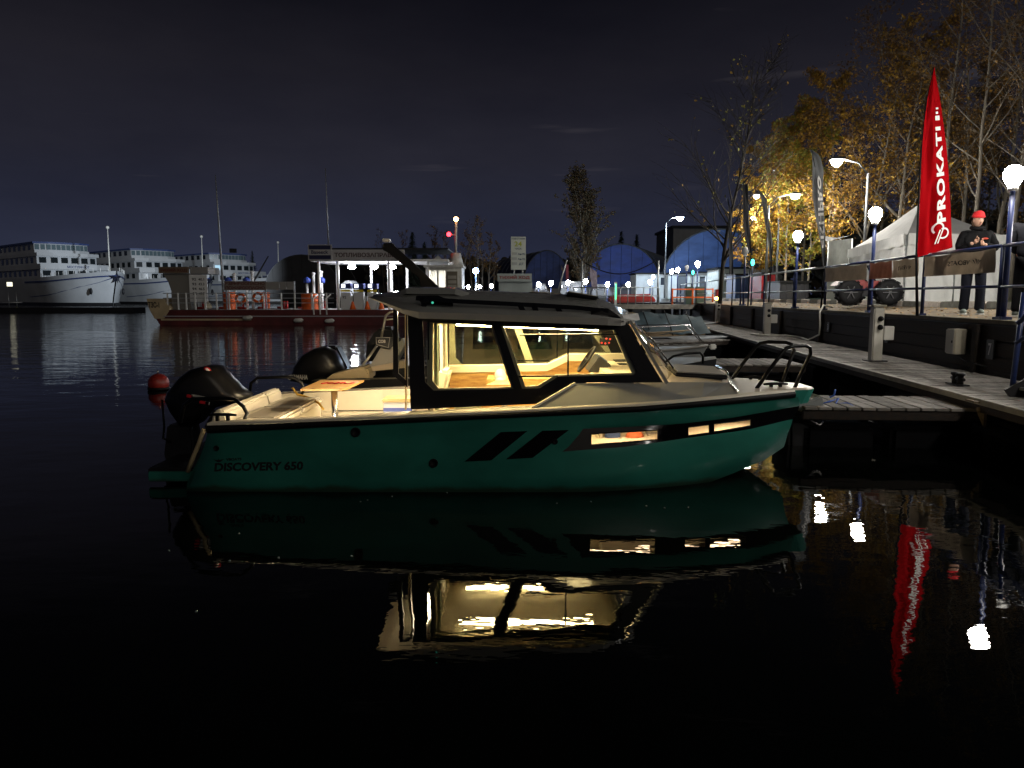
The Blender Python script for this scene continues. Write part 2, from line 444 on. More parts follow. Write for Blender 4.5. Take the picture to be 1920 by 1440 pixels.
for q_ in ((P(1222, 818, 7.42), (.16, .12, .08)), (P(1312, 811, 7.75), (.2, .1, .07))): mb = MB(); mb.box(*q_); mb.build('berth_cushion', M('grey_fabric', (.34, .32, .30), .85, bump=.2, bs=90), hull, .02)
# decals: slanted bars, skin fittings, lettering
def decal(poly, name, mat, sub=8, out=.004):
    m = MB(); (a, b, c, d) = [V((*q, 0)) for q in poly]
    m.grid([[onhull(*(lerp(lerp(a, b, j / sub), lerp(d, c, j / sub), i / sub)).xy, out) for i in range(sub + 1)] for j in range(sub + 1)])
    return m.build(name, mat, hull)
decal([(871, 865.4), (939, 810), (989, 808), (921, 863)], 'slanted_bar', m_band)
decal([(949, 861), (1017, 807.5), (1067, 806), (999, 858)], 'slanted_bar', m_band)
for x, y, r in ((667, 810, 9), (813, 868, 8.5), (406, 840, 5), (1041, 828, 5)):
    c = onhull(x, y); k = r * 7 / F
    MB().lathe([(k, 0), (k, .012), (k * .75, .016), (k * .7, .006)], c, 16, rot=Matrix.Rotation(pi / 2, 3, 'X')).build('drain_fitting', m_rubber, hull)
letters('DISCOVERY 650', lambda u, v: onhull(402 + 166 * u + 1.5 * v, 884 - 3 * u - 16.5 * v, .004), 'name_lettering', m_ink, hull, .035)
letters('VBOATS', lambda u, v: onhull(424 + 29 * u, 864 - u - 5 * v, .004), 'maker_lettering', m_ink, hull, .03)
wing = MB(); wing.add([onhull(x, y, .004) for x, y in ((400, 861), (409, 862.5), (410, 859.5), (412, 862.5), (421, 860), (413, 866), (408, 866))], [(0, 1, 6), (1, 2, 3), (1, 3, 5, 6), (3, 4, 5)]); wing.build('wing_emblem', m_ink, hull)
# rub rail
XR = [389, 420, 520, 640, 760, 880, 1000, 1100, 1200, 1290, 1360, 1420, 1460, 1490]
for f in (lambda p: p, mir):
    mb = MB(); rows = []
    for t, o in ((0, 0), (.12, .028), (.5, .042), (.88, .028), (1, 0)):
        rows.append([f(onhull(x, lerp(curve(RAILT, x), curve(RAILB, x), t), o)) for x in XR])
    mb.grid(rows); mb.build('rub_rail', m_rubber, boat, weld=True)
# gunwale caps, cockpit liner, decks
cap0 = [onhull(x, curve(RAILT, x)) for x in XR]
def capin(p, w=None):
    w = w if w is not None else (.15 if p.x < -1.02 else .26)
    return V((p.x, min(p.y + w, YC - .01), p.z + .012))
iA, iB = 0, XR.index(1000)
for f in (lambda p: p, mir):
    mb = MB()
    mb.grid([[f(p + V((0, -.012, .0))) for p in cap0], [f(p + V((0, -.006, .02))) for p in cap0], [f(capin(p)) + V((0, 0, .008)) for p in cap0]]); mb.build('gunwale', m_cream, boat, weld=True)
    mb = MB()   # cockpit inner wall
    q = [capin(p) for p in cap0[:iB]]
    mb.grid([[f(p) for p in q], [f(V((p.x, p.y + .03, .45))) for p in q], [f(V((p.x, p.y + .07, .44))) for p in q], [f(V((p.x, p.y + .08, .14))) for p in q]], sm=False); mb.build('cockpit_side', m_cream, boat)
    mb = MB(); q = [capin(p) for p in cap0[2:iB - 1]]
    mb.tube([f(V((p.x, p.y + .035, .455))) for p in q], .012, 6); mb.build('side_trim', m_steel, boat)
mb = MB(); mb.box2((-3.02, YC - 1.0, .10), (1.2, YC + 1.0, .14)); mb.build('cockpit_floor', M('floor_cream', (.5, .45, .36), .6), boat)
# foredeck
iF = XR.index(1200)
near = [capin(p, .02) + V((0, 0, .004)) for p in cap0[iF - 1:]]
mb = MB(); mb.grid([[V((p.x, lerp(p.y, 2 * YC - p.y, t), p.z + .03 * math.sin(pi * t))) for p in near] for t in (0, .1, .3, .5, .7, .9, 1)]); fd = mb.build('foredeck', m_tan, boat)
# bow nose
nose = MB(); n0 = P(1484, 728, 7.88)
zt, zb = n0.z + .015, n0.z - .16
for z0, z1, k in ((zb, zt, 0),):
    pl = [(2.96, .30), (3.12, .27), (3.22, .17), (3.22, -.17), (3.12, -.27), (2.96, -.30)]
    bot = [V((x - .05, YC + y * .85, zb)) for x, y in pl]; top = [V((x, YC + y, zt - .02)) for x, y in pl]; tp2 = [V((x - .02, YC + y * .93, zt)) for x, y in pl]
    nose.add(bot + top, [(i, (i + 1) % 6, 6 + (i + 1) % 6, 6 + i) for i in range(6)] + [tuple(range(6))])
    nose.add(top + tp2, [(i, (i + 1) % 6, 6 + (i + 1) % 6, 6 + i) for i in range(6)] + [tuple(range(6, 12))], 1)
nose.build('bow_nose', [M('teal_nose', (.03, .25, .20), .4), m_cream], boat)
# trunk cabin ahead of the windscreen
def trunk_lo(x): p = onhull(x, curve(RAILT, x)); return V((p.x, p.y + .07, p.z + .022))
TL = [1003, 1078, 1160, 1240, 1320, 1388]; TU = [(1003, 757.5), (1078, 718.5), (1160, 717.5), (1240, 716.5), (1320, 716.5), (1366, 717.5)]
lo = [trunk_lo(x) for x in TL]
up = [lo[0].copy()] + [P(x, y, l.y + .22) for (x, y), l in zip(TU[1:], lo[1:])]
mb = MB(); mb.grid([lo, up], sm=False); trunk = mb.build('trunk_side', m_grey, boat)
mb = MB(); mb.grid([[mir(p) for p in lo], [mir(p) for p in up]], sm=False); mb.build('trunk_side', m_grey, boat)
mb = MB()
U = up[2:]
mb.grid([[V((p.x + (.0 if k < len(U) - 1 else .10 * math.sin(pi * t)), lerp(p.y, 2 * YC - p.y, t), p.z + .075 * (1 - (2 * t - 1) ** 2))) for k, p in enumerate(U)] for t in [i / 10 for i in range(11)]])
mb.build('trunk_top', m_tan, boat)
mb = MB(); a, b = U[-1], lo[-1]
mb.grid([[V((a.x + .10 * math.sin(pi * t), lerp(a.y, 2 * YC - a.y, t), a.z + .075 * (1 - (2 * t - 1) ** 2))) for t in [i / 10 for i in range(11)]], [V((b.x + .16 * math.sin(pi * t), lerp(b.y, 2 * YC - b.y, t), b.z + .02)) for t in [i / 10 for i in range(11)]]])
mb.build('trunk_front', m_grey, boat)
# cream edge and black waist panel along the cabin base
mb = MB(); mb.bar(lo[0] + V((-.02, -.004, 0)), up[1] + V((0, -.004, 0)), .02, .02); mb.build('trunk_edge', m_cream, boat)
# deck hatch
mb = MB(); hc = P(1305, 698, 7.72); hc.z = up[4].z + .075 * (1 - (1 - (7.72 - up[4].y) / (YC - up[4].y)) ** 2) + .018; tilt = Matrix.Rotation(.10, 3, 'X') @ Matrix.Rotation(.06, 3, 'Y')
mb.box(hc + V((0, 0, -.01)), (.56, .50, .045), rot=tilt); h = mb.build('deck_hatch', m_dark, boat, .02)
mb = MB(); mb.box(hc + V((0, 0, .016)), (.48, .42, .012), rot=tilt); mb.build('hatch_lens', M('hatch_lens', (.35, .34, .32), .12), h)
mb = MB(); mb.tube([hc + V((.27, -.22, -.015)), hc + V((.30, 0, .008)), hc + V((.27, .22, .03))], .012); mb.build('hatch_handle', m_steel, h)
# bow rails
loop = [P(1410, 733, 7.62), P(1440, 697, 7.62), P(1466, 662, 7.63), P(1474, 653, 7.64), P(1487, 649, 7.68), P(1510, 648, 7.78), P(1519, 652, 7.80), P(1520, 663, 7.82), P(1504, 695, 7.84), P(1487, 729, 7.86)]
loop[0].z -= .05; loop[-1].z -= .03
for f in (lambda p: p, mir): MB().tube([f(p) for p in loop], .02, 9).build('bow_rail', m_black, boat)
def cleat(c, ax, name='cleat', s=1.0, par=None):
    mb = MB(); ax = V(ax); c = V(c)
    mb.tube([c - ax * .13 * s + V((0, 0, .06 * s)), c - ax * .06 * s + V((0, 0, .066 * s)), c + ax * .06 * s + V((0, 0, .066 * s)), c + ax * .13 * s + V((0, 0, .06 * s))], [.010 * s, .015 * s, .015 * s, .010 * s], 8)
    for k in (-.05, .05): mb.bar(c + ax * k * s, c + ax * k * s + V((0, 0, .065 * s)), .03 * s, .03 * s)
    return mb.build(name, m_rubber, par or boat)
q = P(1454, 731, 7.72); cleat(q, (1, .12, 0)); cleat(mir(q), (1, -.12, 0)); cleat(P(418, 790, 7.0), (1, 0, 0))
# anchor roller and bow eye
mb = MB(); mb.bar(V((2.84, YC, .36)), V((2.66, YC, .10)), .03, .02); mb.tube([V((2.86, YC, .33)), V((2.95, YC, .25)), V((2.86, YC, .19)), V((2.80, YC, .26))], .011); mb.build('bow_eye', m_steel, boat)

# ---- cabin sides
def cabY(z): return 7.13 + .11 * (z - .75)
def oncab(x, y, off=0):
    Y = 7.15
    for _ in range(12):
        p = P(x, y, Y); Y = cabY(p.z)
    p = P(x, y, Y); p.y += off; return p
outer = [(764, 584), (1158, 606), (1174, 604), (1243, 717), (1100, 717.5), (1004, 757.5), (770, 768)]
w1 = [(792, 603), (924, 610), (964, 729), (813, 732.5), (797, 716)]
w2 = [(939, 611), (1156, 618), (1193, 692), (1194, 698), (1187, 703), (1046, 706.5), (1012, 728), (979, 729)]
lineo = [(800, 588), (1156, 607), (1205, 708), (1046, 716), (1012, 738), (800, 742)]
lw1 = [(810, 606), (920, 611), (958, 726), (822, 729), (810, 714)]
lw2 = [(945, 613), (1150, 620), (1185, 700), (1042, 703), (1008, 724), (985, 725)]
for si, f in enumerate((lambda p: p, mir)):
    mb = MB(); mb.plate([[f(oncab(*q)) for q in lp] for lp in (outer, w1, w2)], (0, .025 if not si else -.025, 0)); fr = mb.build('cabin_side', m_black, boat)
    for lp in (w1, w2):
        mb = MB(); mb.plate([[f(oncab(*q, .010)) for q in lp]], (0, .004 if not si else -.004, 0)); mb.build('side_pane', m_glass, fr)
    mb = MB()      # sliding-window bars
    mb.bar(f(oncab(974, 628, -.006)), f(oncab(1158, 626.5, -.006)), .02, .014)
    mb.bar(f(oncab(1065, 627, -.003)), f(oncab(1065, 705, -.003)), .016, .010, up=(0, 1, 0))
    mb.bar(f(oncab(972, 705.5, -.005)), f(oncab(1046, 705, -.005)), .02, .016)
    mb.build('slider_bars', m_black, fr)
# the far lining, cream towards us
fo = [(842, 596), (1108, 606), (1152, 662), (1065, 664), (1026, 683), (842, 690)]
f1 = [(852, 604), (962, 610), (987, 681.5), (867, 684), (854, 671)]
f2 = [(976, 610), (1101, 614), (1136, 660.5), (1064, 661.5), (1024, 680), (1001, 681)]
YF = 8.93
mb = MB(); mb.plate([[P(x, y, YF) for x, y in lp] for lp in (fo, f1, f2)], (0, .03, 0)); mb.build('cabin_lining', m_lining, boat)
mb = MB(); mb.plate([[oncab(*q, .034) for q in lp] for lp in (lineo, lw1, lw2)], (0, .02, 0)); mb.build('cabin_lining', m_lining, boat)
# ledge under the far windows, following its step up towards the helm
led = [(842, 684), (1026, 681), (1066, 662.5), (1180, 661.5)]
A = [P(x, y, 8.90) for x, y in led]; Bq = [P(x, y + 9, 8.70) for x, y in led]; Cq = [P(x, y + 20, 8.70) for x, y in led]; D = [V((c.x, 8.74, c.z - .008)) for c in Cq]
for q in Bq: q.z = A[Bq.index(q)].z
Cq = [b + V((0, 0, -.075)) for b in Bq]; D = [c + V((0, .03, 0)) for c in Cq]; E = [V((d.x, 8.75, .2)) for d in D]
mb = MB(); mb.grid([A, Bq, Cq, D], sm=False); mb.build('window_ledge', m_lining, boat)
mb = MB(); mb.grid([D, E], sm=False); wsp = mb.build('wood_side_panel', m_oak, boat)
for x_ in (-.45, -.1, .25, .62, .95):
    mb = MB(); mb.box2((x_ - .004, 8.735, .2), (x_ + .004, 8.748, curve([(q.x, q.z) for q in D], x_) - .01)); mb.build('panel_seam', m_dark, wsp)
# aft bulkhead with door opening, seen from inside
XA = -.80
mb = MB()
def BH(y, z): return V((XA, y, z))
mb.plate([[BH(7.16, .14), BH(7.24, 1.66), BH(8.86, 1.66), BH(8.94, .14)], [BH(7.30, .85), BH(7.34, 1.55), BH(7.72, 1.55), BH(7.72, .85)], [BH(8.32, .95), BH(8.32, 1.55), BH(8.76, 1.55), BH(8.80, .95)], [BH(7.80, .20), BH(7.80, 1.55), BH(8.24, 1.55), BH(8.24, .20)]], (.03, 0, 0))
bh = mb.build('aft_bulkhead', [m_lining], boat)
mb = MB(); mb.plate([[BH(7.16, .14) + V((-.02, 0, 0)), BH(7.24, 1.66) + V((-.02, 0, 0)), BH(8.86, 1.66) + V((-.02, 0, 0)), BH(8.94, .14) + V((-.02, 0, 0))], [BH(7.28, .83) + V((-.02, 0, 0)), BH(7.32, 1.57) + V((-.02, 0, 0)), BH(8.78, 1.57) + V((-.02, 0, 0)), BH(8.82, .22) + V((-.02, 0, 0)), BH(7.79, .2) + V((-.02, 0, 0)), BH(7.79, .83) + V((-.02, 0, 0))]], (.015, 0, 0)); mb.build('bulkhead_cladding', m_black, bh)
for a_, b_ in (((XA + .005, 7.30, .85), (XA + .010, 7.72, 1.55)), ((XA + .005, 8.32, .95), (XA + .010, 8.78, 1.55))): mb = MB(); mb.box2(a_, b_); mb.build('bulkhead_pane', m_glass, bh)
for y_ in (7.27, 7.36): mb = MB(); mb.box2((XA + .04, y_, .72), (XA + .07, y_ + .04, 1.60)); mb.build('curtain', M('green_curtain', (.20, .24, .16), .9), bh)
# open glazed door swung aft
dl = [(737, 577), (764, 586), (764, 727), (758, 721), (737, 704)]; dh = [(745, 584), (761, 590), (761, 713), (747, 700)]
mb = MB(); mb.plate([[P(x, y, 7.42) for x, y in lp] for lp in (dl, dh)], (0, .035, 0)); dr = mb.build('cabin_door', m_black, boat)
mb = MB(); mb.plate([[P(x, y, 7.435) for x, y in dh]], (0, .004, 0)); mb.build('door_pane', m_glass, dr)
mb = MB(); mb.plate([[P(x, y, 7.43) for x, y in ((759, 590), (762, 590), (762, 768), (759, 768))]], (0, .03, 0)); mb.build('door_edge', M('brass_edge', (.5, .38, .2), .4, .4), dr)
# windscreen: frame strip, panes, mullion
wb = [P(1243, 716, 7.16), None]; wt = [P(1176, 602, 7.27), None]
def ws(t, s):    # t 0..1 across, s 0 bottom ..1 top
    b_, t_ = wb[0], wt[0]
    bb_ = V((b_.x + .24 * math.sin(pi * t) ** .8, lerp(b_.y, 2 * YC - b_.y, t), b_.z + .06 * math.sin(pi * t)))
    tt_ = V((t_.x + .13 * math.sin(pi * t) ** .8, lerp(t_.y, 2 * YC - t_.y, t), t_.z + .03 * math.sin(pi * t)))
    return lerp(bb_, tt_, s)
TT = [0, .04, .1, .2, .35, .5, .65, .8, .9, .96, 1]
mb = MB(); mb.grid([[ws(t, s) for t in TT[1:-1]] for s in (0, .5, 1)]); wsn = mb.build('windscreen', m_glass, boat)
for f in (lambda p: p, mir):
    mb = MB(); mb.bar(f(ws(.012, -.03) + V((.012, -.02, 0))), f(ws(.012, 1.0) + V((.012, -.02, 0))), .05, .03, up=(1, 0, .5)); mb.build('windscreen_frame', m_grey, wsn)
mb = MB(); mb.bar(ws(.5, 0), ws(.5, 1), .04, .02, up=(1, 0, .5)); mb.build('mullion', m_black, wsn)
mb = MB(); mb.tube([ws(.30, .02) + V((.03, 0, .01)), ws(.34, .5) + V((.03, 0, .01)), ws(.36, .75) + V((.02, 0, .01))], .008); mb.build('wiper', m_black, wsn)
# ---- roof
ST = [  # x, fascia bottom y, fascia top y, shoulder y, crown y, near Y
    (690, 558, 557, 555.5, 553, 7.55), (712, 567, 565, 556, 549, 7.32), (755, 588, 580, 565, 545, 7.14), (785, 597, 585, 569, 543.5, 7.08), (880, 600, 588, 573, 546, 7.07), (990, 604, 591.5, 577, 550, 7.07), (1080, 607.5, 594.5, 580, 554, 7.08), (1140, 610, 597, 582, 560, 7.10), (1165, 611, 599, 587, 570, 7.16), (1190, 606, 600, 592, 583, 7.36)]
sec = []
for x, y1, y2, y3, y4, Y in ST:
    a, b, c, d = P(x, y1, Y), P(x, y2, Y - .01), P(x, y3, Y + .28), P(x, y4, YC - .25)
    X = b.x
    a, b, c, d = [V((X, q.y, q.z)) for q in (a, b, c, d)]
    e = V((X, YC, d.z + .012)); i1 = V((X, a.y + .05, a.z))
    iC = V((X, YC, max(a.z, min(d.z - .10, a.z + .06))))
    sec.append([i1, a, b, c, d, e, mir(d), mir(c), mir(b), mir(a), mir(i1), iC])
mb = MB(); n_ = len(sec[0])
for s0, s1 in zip(sec, sec[1:]):
    for j in range(n_):
        k = (j + 1) % n_
        mb.add([s0[j], s0[k], s1[k], s1[j]], [(0, 1, 2, 3)], 1 if j >= 9 else (2 if j in (1, 8) else 0), j not in (1, 8))
mb.add(sec[0], [tuple(range(n_))], 0, False); mb.add(sec[-1], [tuple(range(n_))], 0, False)
roof = mb.build('roof', [m_grey, m_lining, M('roof_fascia', (.30, .29, .27), .3)], boat, weld=True)
# visor at the windscreen head
mb = MB(); v0 = [P(1166, 590, 7.30), P(1196, 587, 7.40), P(1200, 600, 7.40), P(1174, 604, 7.30)]
mb.grid([[v0[0], v0[1]], [v0[3], v0[2]]], sm=False); mb.grid([[v0[1], mir(v0[1])], [v0[2], mir(v0[2])]], sm=False); mb.grid([[mir(v0[0]), mir(v0[1])], [mir(v0[3]), mir(v0[2])]], sm=False)
mb.build('roof_visor', M('visor_grey', (.36, .36, .35), .35), roof)
# raised roof pod aft, hatch panels
mb = MB(); pod = [P(752, 545, 7.75), P(765, 540, 7.8), P(855, 541, 7.8), P(880, 549, 7.75)]
mb.grid([[V((p.x, y, p.z + dz)) for p in pod] for y, dz in ((7.62, -.06), (7.72, 0), (YC, .015), (2 * YC - 7.72, 0), (2 * YC - 7.62, -.06))], sm=False); mb.build('roof_pod', m_grey, roof)
zr = P(1000, 552, 7.9).z
for x0, x1, yy, w_ in ((885, 985, 7.95, .34), (990, 1055, 8.15, .36), (1062, 1118, 7.88, .34)):
    a, b = P(x0, 552, yy), P(x1, 556 if x1 < 1060 else 560.5, yy)
    mb = MB(); mb.bar(a + V((0, 0, .012)), b + V((0, 0, .008)), w_, .03); hh = mb.build('roof_hatch', m_rubber, roof, .008)
    mb = MB(); mb.bar(lerp(a, b, .06) + V((0, 0, .03)), lerp(a, b, .94) + V((0, 0, .026)), w_ - .08, .012); mb.build('hatch_panel', m_tan, hh)
# roof rails running into the A pillars
rp = [P(781, 559, 7.30), P(800, 561, 7.28), P(860, 565, 7.26), P(1000, 572, 7.26), P(1080, 577, 7.26), P(1138, 583, 7.24)]
for f in (lambda p: p, mir):
    mb = MB()
    for a, b in zip(rp, rp[1:]): mb.bar(f(a), f(b + (b - a).normalized() * .012), .045, .042)
    for x, y in ((800, 561), (1000, 572), (975, 571), (1045, 575.5)):
        p = f(P(x, y, 7.27)); mb.bar(p + V((0, 0, 0)), p + V((.035 if x > 960 else -.03, 0, -.075)), .04, .05)
    g = [P(782, 554, 7.29), P(822, 554, 7.29), P(848, 566, 7.29), P(850, 574, 7.24), P(790, 570, 7.24)]
    mb.plate([[f(p) for p in g]], (0, .04 if f is not mir else -.04, 0))
    g = [P(1110, 577, 7.24), P(1140, 578, 7.24), P(1160, 592, 7.22), P(1171, 604, 7.16), P(1152, 604, 7.12), P(1134, 592, 7.16), P(1108, 590, 7.19)]
    mb.plate([[f(p) for p in g]], (0, .03 if f is not mir else -.03, 0))
    rr = mb.build('roof_rail', m_black, roof)
MB().ball(P(811, 567.5, 7.22), .012, 8, 6).build('green_sidelight', M('green_lens', (.02, .3, .2), .2, em=(.1, .9, .6), es=.6), roof)
# ceiling light strips inside, and one under the aft overhang
cz = sec[4][-1].z - .012
def ceil(X): return curve([(s_[1].x, s_[1].z) for s_ in sec], X)
for y, dn in ((7.42, .06), (8.60, .022)): mb = MB(); mb.bar((-.55, y, ceil(-.55) - dn), (.85, y, ceil(.85) - dn), .07, .016); mb.build('ceiling_light', m_led, roof)
mb = MB(); mb.box2((-1.02, YC - .5, sec[3][-1].z - .03), (-.92, YC + .5, sec[3][-1].z - .004)); mb.build('aft_light', m_led2, roof)
mb = MB(); q = capin(cap0[3]); mb.box2((-2.45, q.y + .02, q.z - .10), (-1.1, q.y + .035, q.z - .07)); mb.build('coaming_light', m_led2, boat)

# ---- cabin furniture
def part(fn, name, mat, bevel=0, par=None):
    m = MB(); fn(m); return m.build(name, mat, par or boat, bevel)
gz = P(1000, 709, 8.35).z
gal = part(lambda m: m.box2((-.28, 8.25, .14), (.42, 8.70, gz)), 'galley_cabinet', m_oak, .006)
part(lambda m: [m.box2((x0, 8.238, gz - .16), (x1, 8.248, gz - .03)) for x0, x1 in ((-.02, .20), (.23, .40))], 'drawer_front', m_oak, .004, gal)
for x in (.09, .31): part(lambda m: m.bar((x - .05, 8.225, gz - .08), (x + .05, 8.225, gz - .08), .012, .012), 'drawer_handle', m_dark, 0, gal)
tz = P(930, 722, 7.75).z
tb = part(lambda m: m.plate([[V((-.27, 7.55, tz)), V((.05, 7.55, tz)), V((.07, 8.05, tz)), V((-.16, 8.05, tz))]], (0, 0, .025)), 'cabin_table', m_oak, .004)
part(lambda m: m.tube([(-.08, 7.8, .14), (-.08, 7.8, tz)], .035), 'table_leg', m_steel, 0, tb)
c = P(938, 706, 8.0)
part(lambda m: (m.ball(c, (.065, .05, .085)), m.lathe([(.05, -.12), (.058, -.04), (.05, 0)], c)), 'helm_seat_back', M('white_vinyl', (.7, .7, .68), .35), 0)
part(lambda m: m.box2((-.66, 8.2, .14), (-.36, 8.7, .62)), 'cabin_seat', M('olive_seat', (.10, .11, .07), .7), .03)
sb = P(832, 712, 8.3)
part(lambda m: m.box(sb, (.11, .5, .26), rot=Matrix.Rotation(.25, 3, 'Y')), 'seat_backrest', m_vinyl, .03)
part(lambda m: m.box2((-.25, 7.25, .14), (-.05, 7.5, .60)), 'near_seat', m_vinyl2, .03)
# helm
d0, d1 = P(1105, 668, 8.3), P(1190, 676, 8.3)
def dash(m):
    x0, x1, z = P(1120, 690, 8.2).x, 1.28, P(1150, 689, 8.2).z
    m.plate([[V((x0, 7.30, z - .02)), V((x1, 7.30, z - .02)), V((x1 + .1, 8.8, z)), V((x0, 8.8, z))]], (0, 0, .03))
    m.plate([[V((x0, 7.30, z - .02)), V((x0, 8.8, z)), V((x0 - .1, 8.8, .15)), V((x0 - .1, 7.3, .15))]], (.02, 0, 0))
dsh = part(dash, 'dashboard', m_lining, .006)
def pod_(m):
    a = P(1103, 698, 8.0); b = P(1124, 668, 8.0); c_ = P(1146, 684, 8.0)
    m.plate([[a, b, c_, V((c_.x, c_.y, a.z))]], (0, .45, 0))
part(pod_, 'instrument_pod', m_dark, .01, dsh)
a_, b_ = P(1104, 694, 7.99), P(1121, 670, 7.99)
n_w = (b_ - a_).normalized(); ctr = (a_ + b_) / 2 + V((-.05, .22, .03))
part(lambda m: (m.tube([ctr + (n_w * math.cos(t) + V((0, 1, 0)) * math.sin(t)) * .16 for t in [2 * pi * i / 20 for i in range(20)]], .014, 6, closed=True), m.bar(ctr - n_w * .15, ctr + n_w * .15, .02, .012), m.bar(ctr - V((0, .15, 0)), ctr + V((0, .15, 0)), .02, .012)), 'steering_wheel', m_rubber, 0, dsh)
part(lambda m: m.box((b_ + P(1146, 684, 7.99)) / 2 + V((0, .25, .012)), (.12, .2, .02), rot=Matrix.Rotation(.62, 3, 'Y')), 'chart_plotter', M('screen_glass', (.02, .03, .04), .08, em=(.35, .55, .8), es=.35), .004, dsh)
part(lambda m: [m.box(P(x, y, 8.35), (.16, .2, .012)) for x, y in ((1165, 676), (1172, 683))], 'dash_vent', m_dark, 0, dsh)
part(lambda m: (m.box(P(1134, 641, 8.8), (.12, .03, .085)),), 'switch_panel', m_dark, .004)
part(lambda m: [m.ball(P(x, y, 8.77), .011, 8, 5) for x, y in ((1128, 643), (1135, 644), (1142, 643), (1137, 635), (1144, 636))], 'red_switch', M('red_lens', (.5, .02, .02), .3, em=(1, .05, .03), es=.8), 0)
# ---- cockpit: stern bench, table, rails, cooler
def backrest(y0, y1):
    m = MB()
    prof = [(-2.98, .66), (-2.90, .94), (-2.83, .955), (-2.79, .93), (-2.72, .62)]
    m.plate([[V((x, y0, z)) for x, z in prof]], (0, y1 - y0, 0)); return m
bt = P(396, 768, 7.15).z; dz_ = bt - .955
for y0, y1, lab in ((7.16, 7.66, 0), (7.68, 8.40, 0), (8.42, 8.92, 0)):
    m = backrest(y0, y1); m.v = [(x, y, z + dz_) for x, y, z in m.v]
    cu = m.build('backrest_cushion', m_vinyl, boat, .018)
    # darker lower roll
    m = MB(); m.plate([[V((x, y0 + .005, z + dz_)) for x, z in ((-2.80, .64), (-2.775, .80), (-2.735, .80), (-2.70, .64))]], (0, y1 - y0 - .01, 0)); m.build('cushion_roll', m_vinyl2, cu, .014)
sz = P(450, 790, 7.2).z + .02
for y0, y1 in ((7.2, 8.02), (8.05, 8.88)):
    m = MB(); m.box2((-2.74, y0, sz - .08), (-2.28, y1, sz)); st_ = m.build('seat_cushion', m_vinyl, boat, .025)
    m = MB(); m.box2((-2.66, y0 + .08, sz - .003), (-2.36, y1 - .08, sz + .004)); m.build('seat_panel', m_vinyl2, st_, .002)
part(lambda m: m.box2((-2.72, 7.2, .14), (-2.3, 8.88, sz - .082)), 'bench_base', m_cream, .01)
part(lambda m: m.tube([P(548, 727, 8.9), P(558, 740, 8.88), P(568, 742, 8.86), P(585, 748, 8.75), P(598, 756, 8.5), P(606, 767, 8.2)], .013, 6), 'yellow_rope', M('yellow_rope', (.55, .33, .04), .8, bump=.6, bs=150))
# table
T4 = [P(563, 733, 7.72), P(640, 733.5, 7.72), P(652, 731, 7.80), P(683, 715, 8.55), P(600, 715.5, 8.55)]
zt = T4[0].z
m = MB(); m.plate([[V((p.x, p.y, zt)) for p in T4]], (0, 0, .022)); tbl = m.build('cockpit_table', m_oak, boat, .004)
part(lambda m: m.tube([(P(627, 740, 8.1).x, 8.1, .14), (P(627, 740, 8.1).x, 8.1, zt)], .036, 12), 'table_leg', m_steel, 0, tbl)
tc_ = P(634, 722, 8.2)
part(lambda m: m.tube([(tc_.x + dx, 8.2 + dy, zt + .023) for dx, dy in ((-.17, -.06), (-.12, .05), (-.10, -.05), (-.06, .03), (-.03, -.06), (.0, .05), (.03, -.03), (.07, .06), (.08, -.05), (.14, -.02), (.16, .06))], .012, 5), 'red_table_emblem', M('red_print', (.5, .01, .02), .5), 0, tbl)
# stern rails
sr = [P(457, 792, 7.06), P(463, 775, 7.06), P(456, 762, 7.06), P(440, 749, 7.08), P(420, 747, 7.09), P(360, 748, 7.12), P(345, 760, 7.12), P(338, 793, 7.10)]
for f in (lambda p: p, mir): MB().tube([f(p) for p in sr], .019, 9).build('stern_rail', m_black, boat)
# cooler box
cb = P(748, 768, 8.35)
cl = thing('cooler_box', 'white and blue cooler box with tan lid standing in the cockpit', 'cooler', (cb.x, 8.35, .14))
ct = P(748, 748, 8.2).z
m = MB(); m.box2((cb.x - .15, 8.2, .14), (cb.x + .17, 8.5, ct - .04)); m.build('box_body', M('cooler_white', (.65, .68, .75), .4), cl, .012)
m = MB(); m.box2((cb.x - .165, 8.185, ct - .04), (cb.x + .185, 8.515, ct)); m.build('lid', M('cooler_lid', (.5, .38, .18), .5), cl, .012)
m = MB(); m.box2((cb.x - .15, 8.192, ct - .14), (cb.x + .17, 8.198, ct - .10)); m.build('blue_stripe', M('blue_print', (.05, .08, .35), .5), cl)
# swim platform
m = MB(); a = P(265, 889, 7.35); m.box2((-3.62, 7.25, .10), (-3.05, 8.85, .16)); m.build('swim_platform', m_dark, boat, .015)
for y_ in (7.21, 8.855): m = MB(); m.box2((-3.60, y_, .03), (-3.05, y_ + .035, .13)); m.build('platform_side', m_hull, boat, .01)
# transom corner trim
tp = [onhull(x, y, -.01) for x, y in ((386, 806), (377, 832), (366, 858), (355, 886))]
m = MB(); m.tube([p + V((-.03, .02, 0)) for p in tp], .022, 6); m.build('transom_trim', M('trim_tan', (.45, .36, .2), .6), boat)
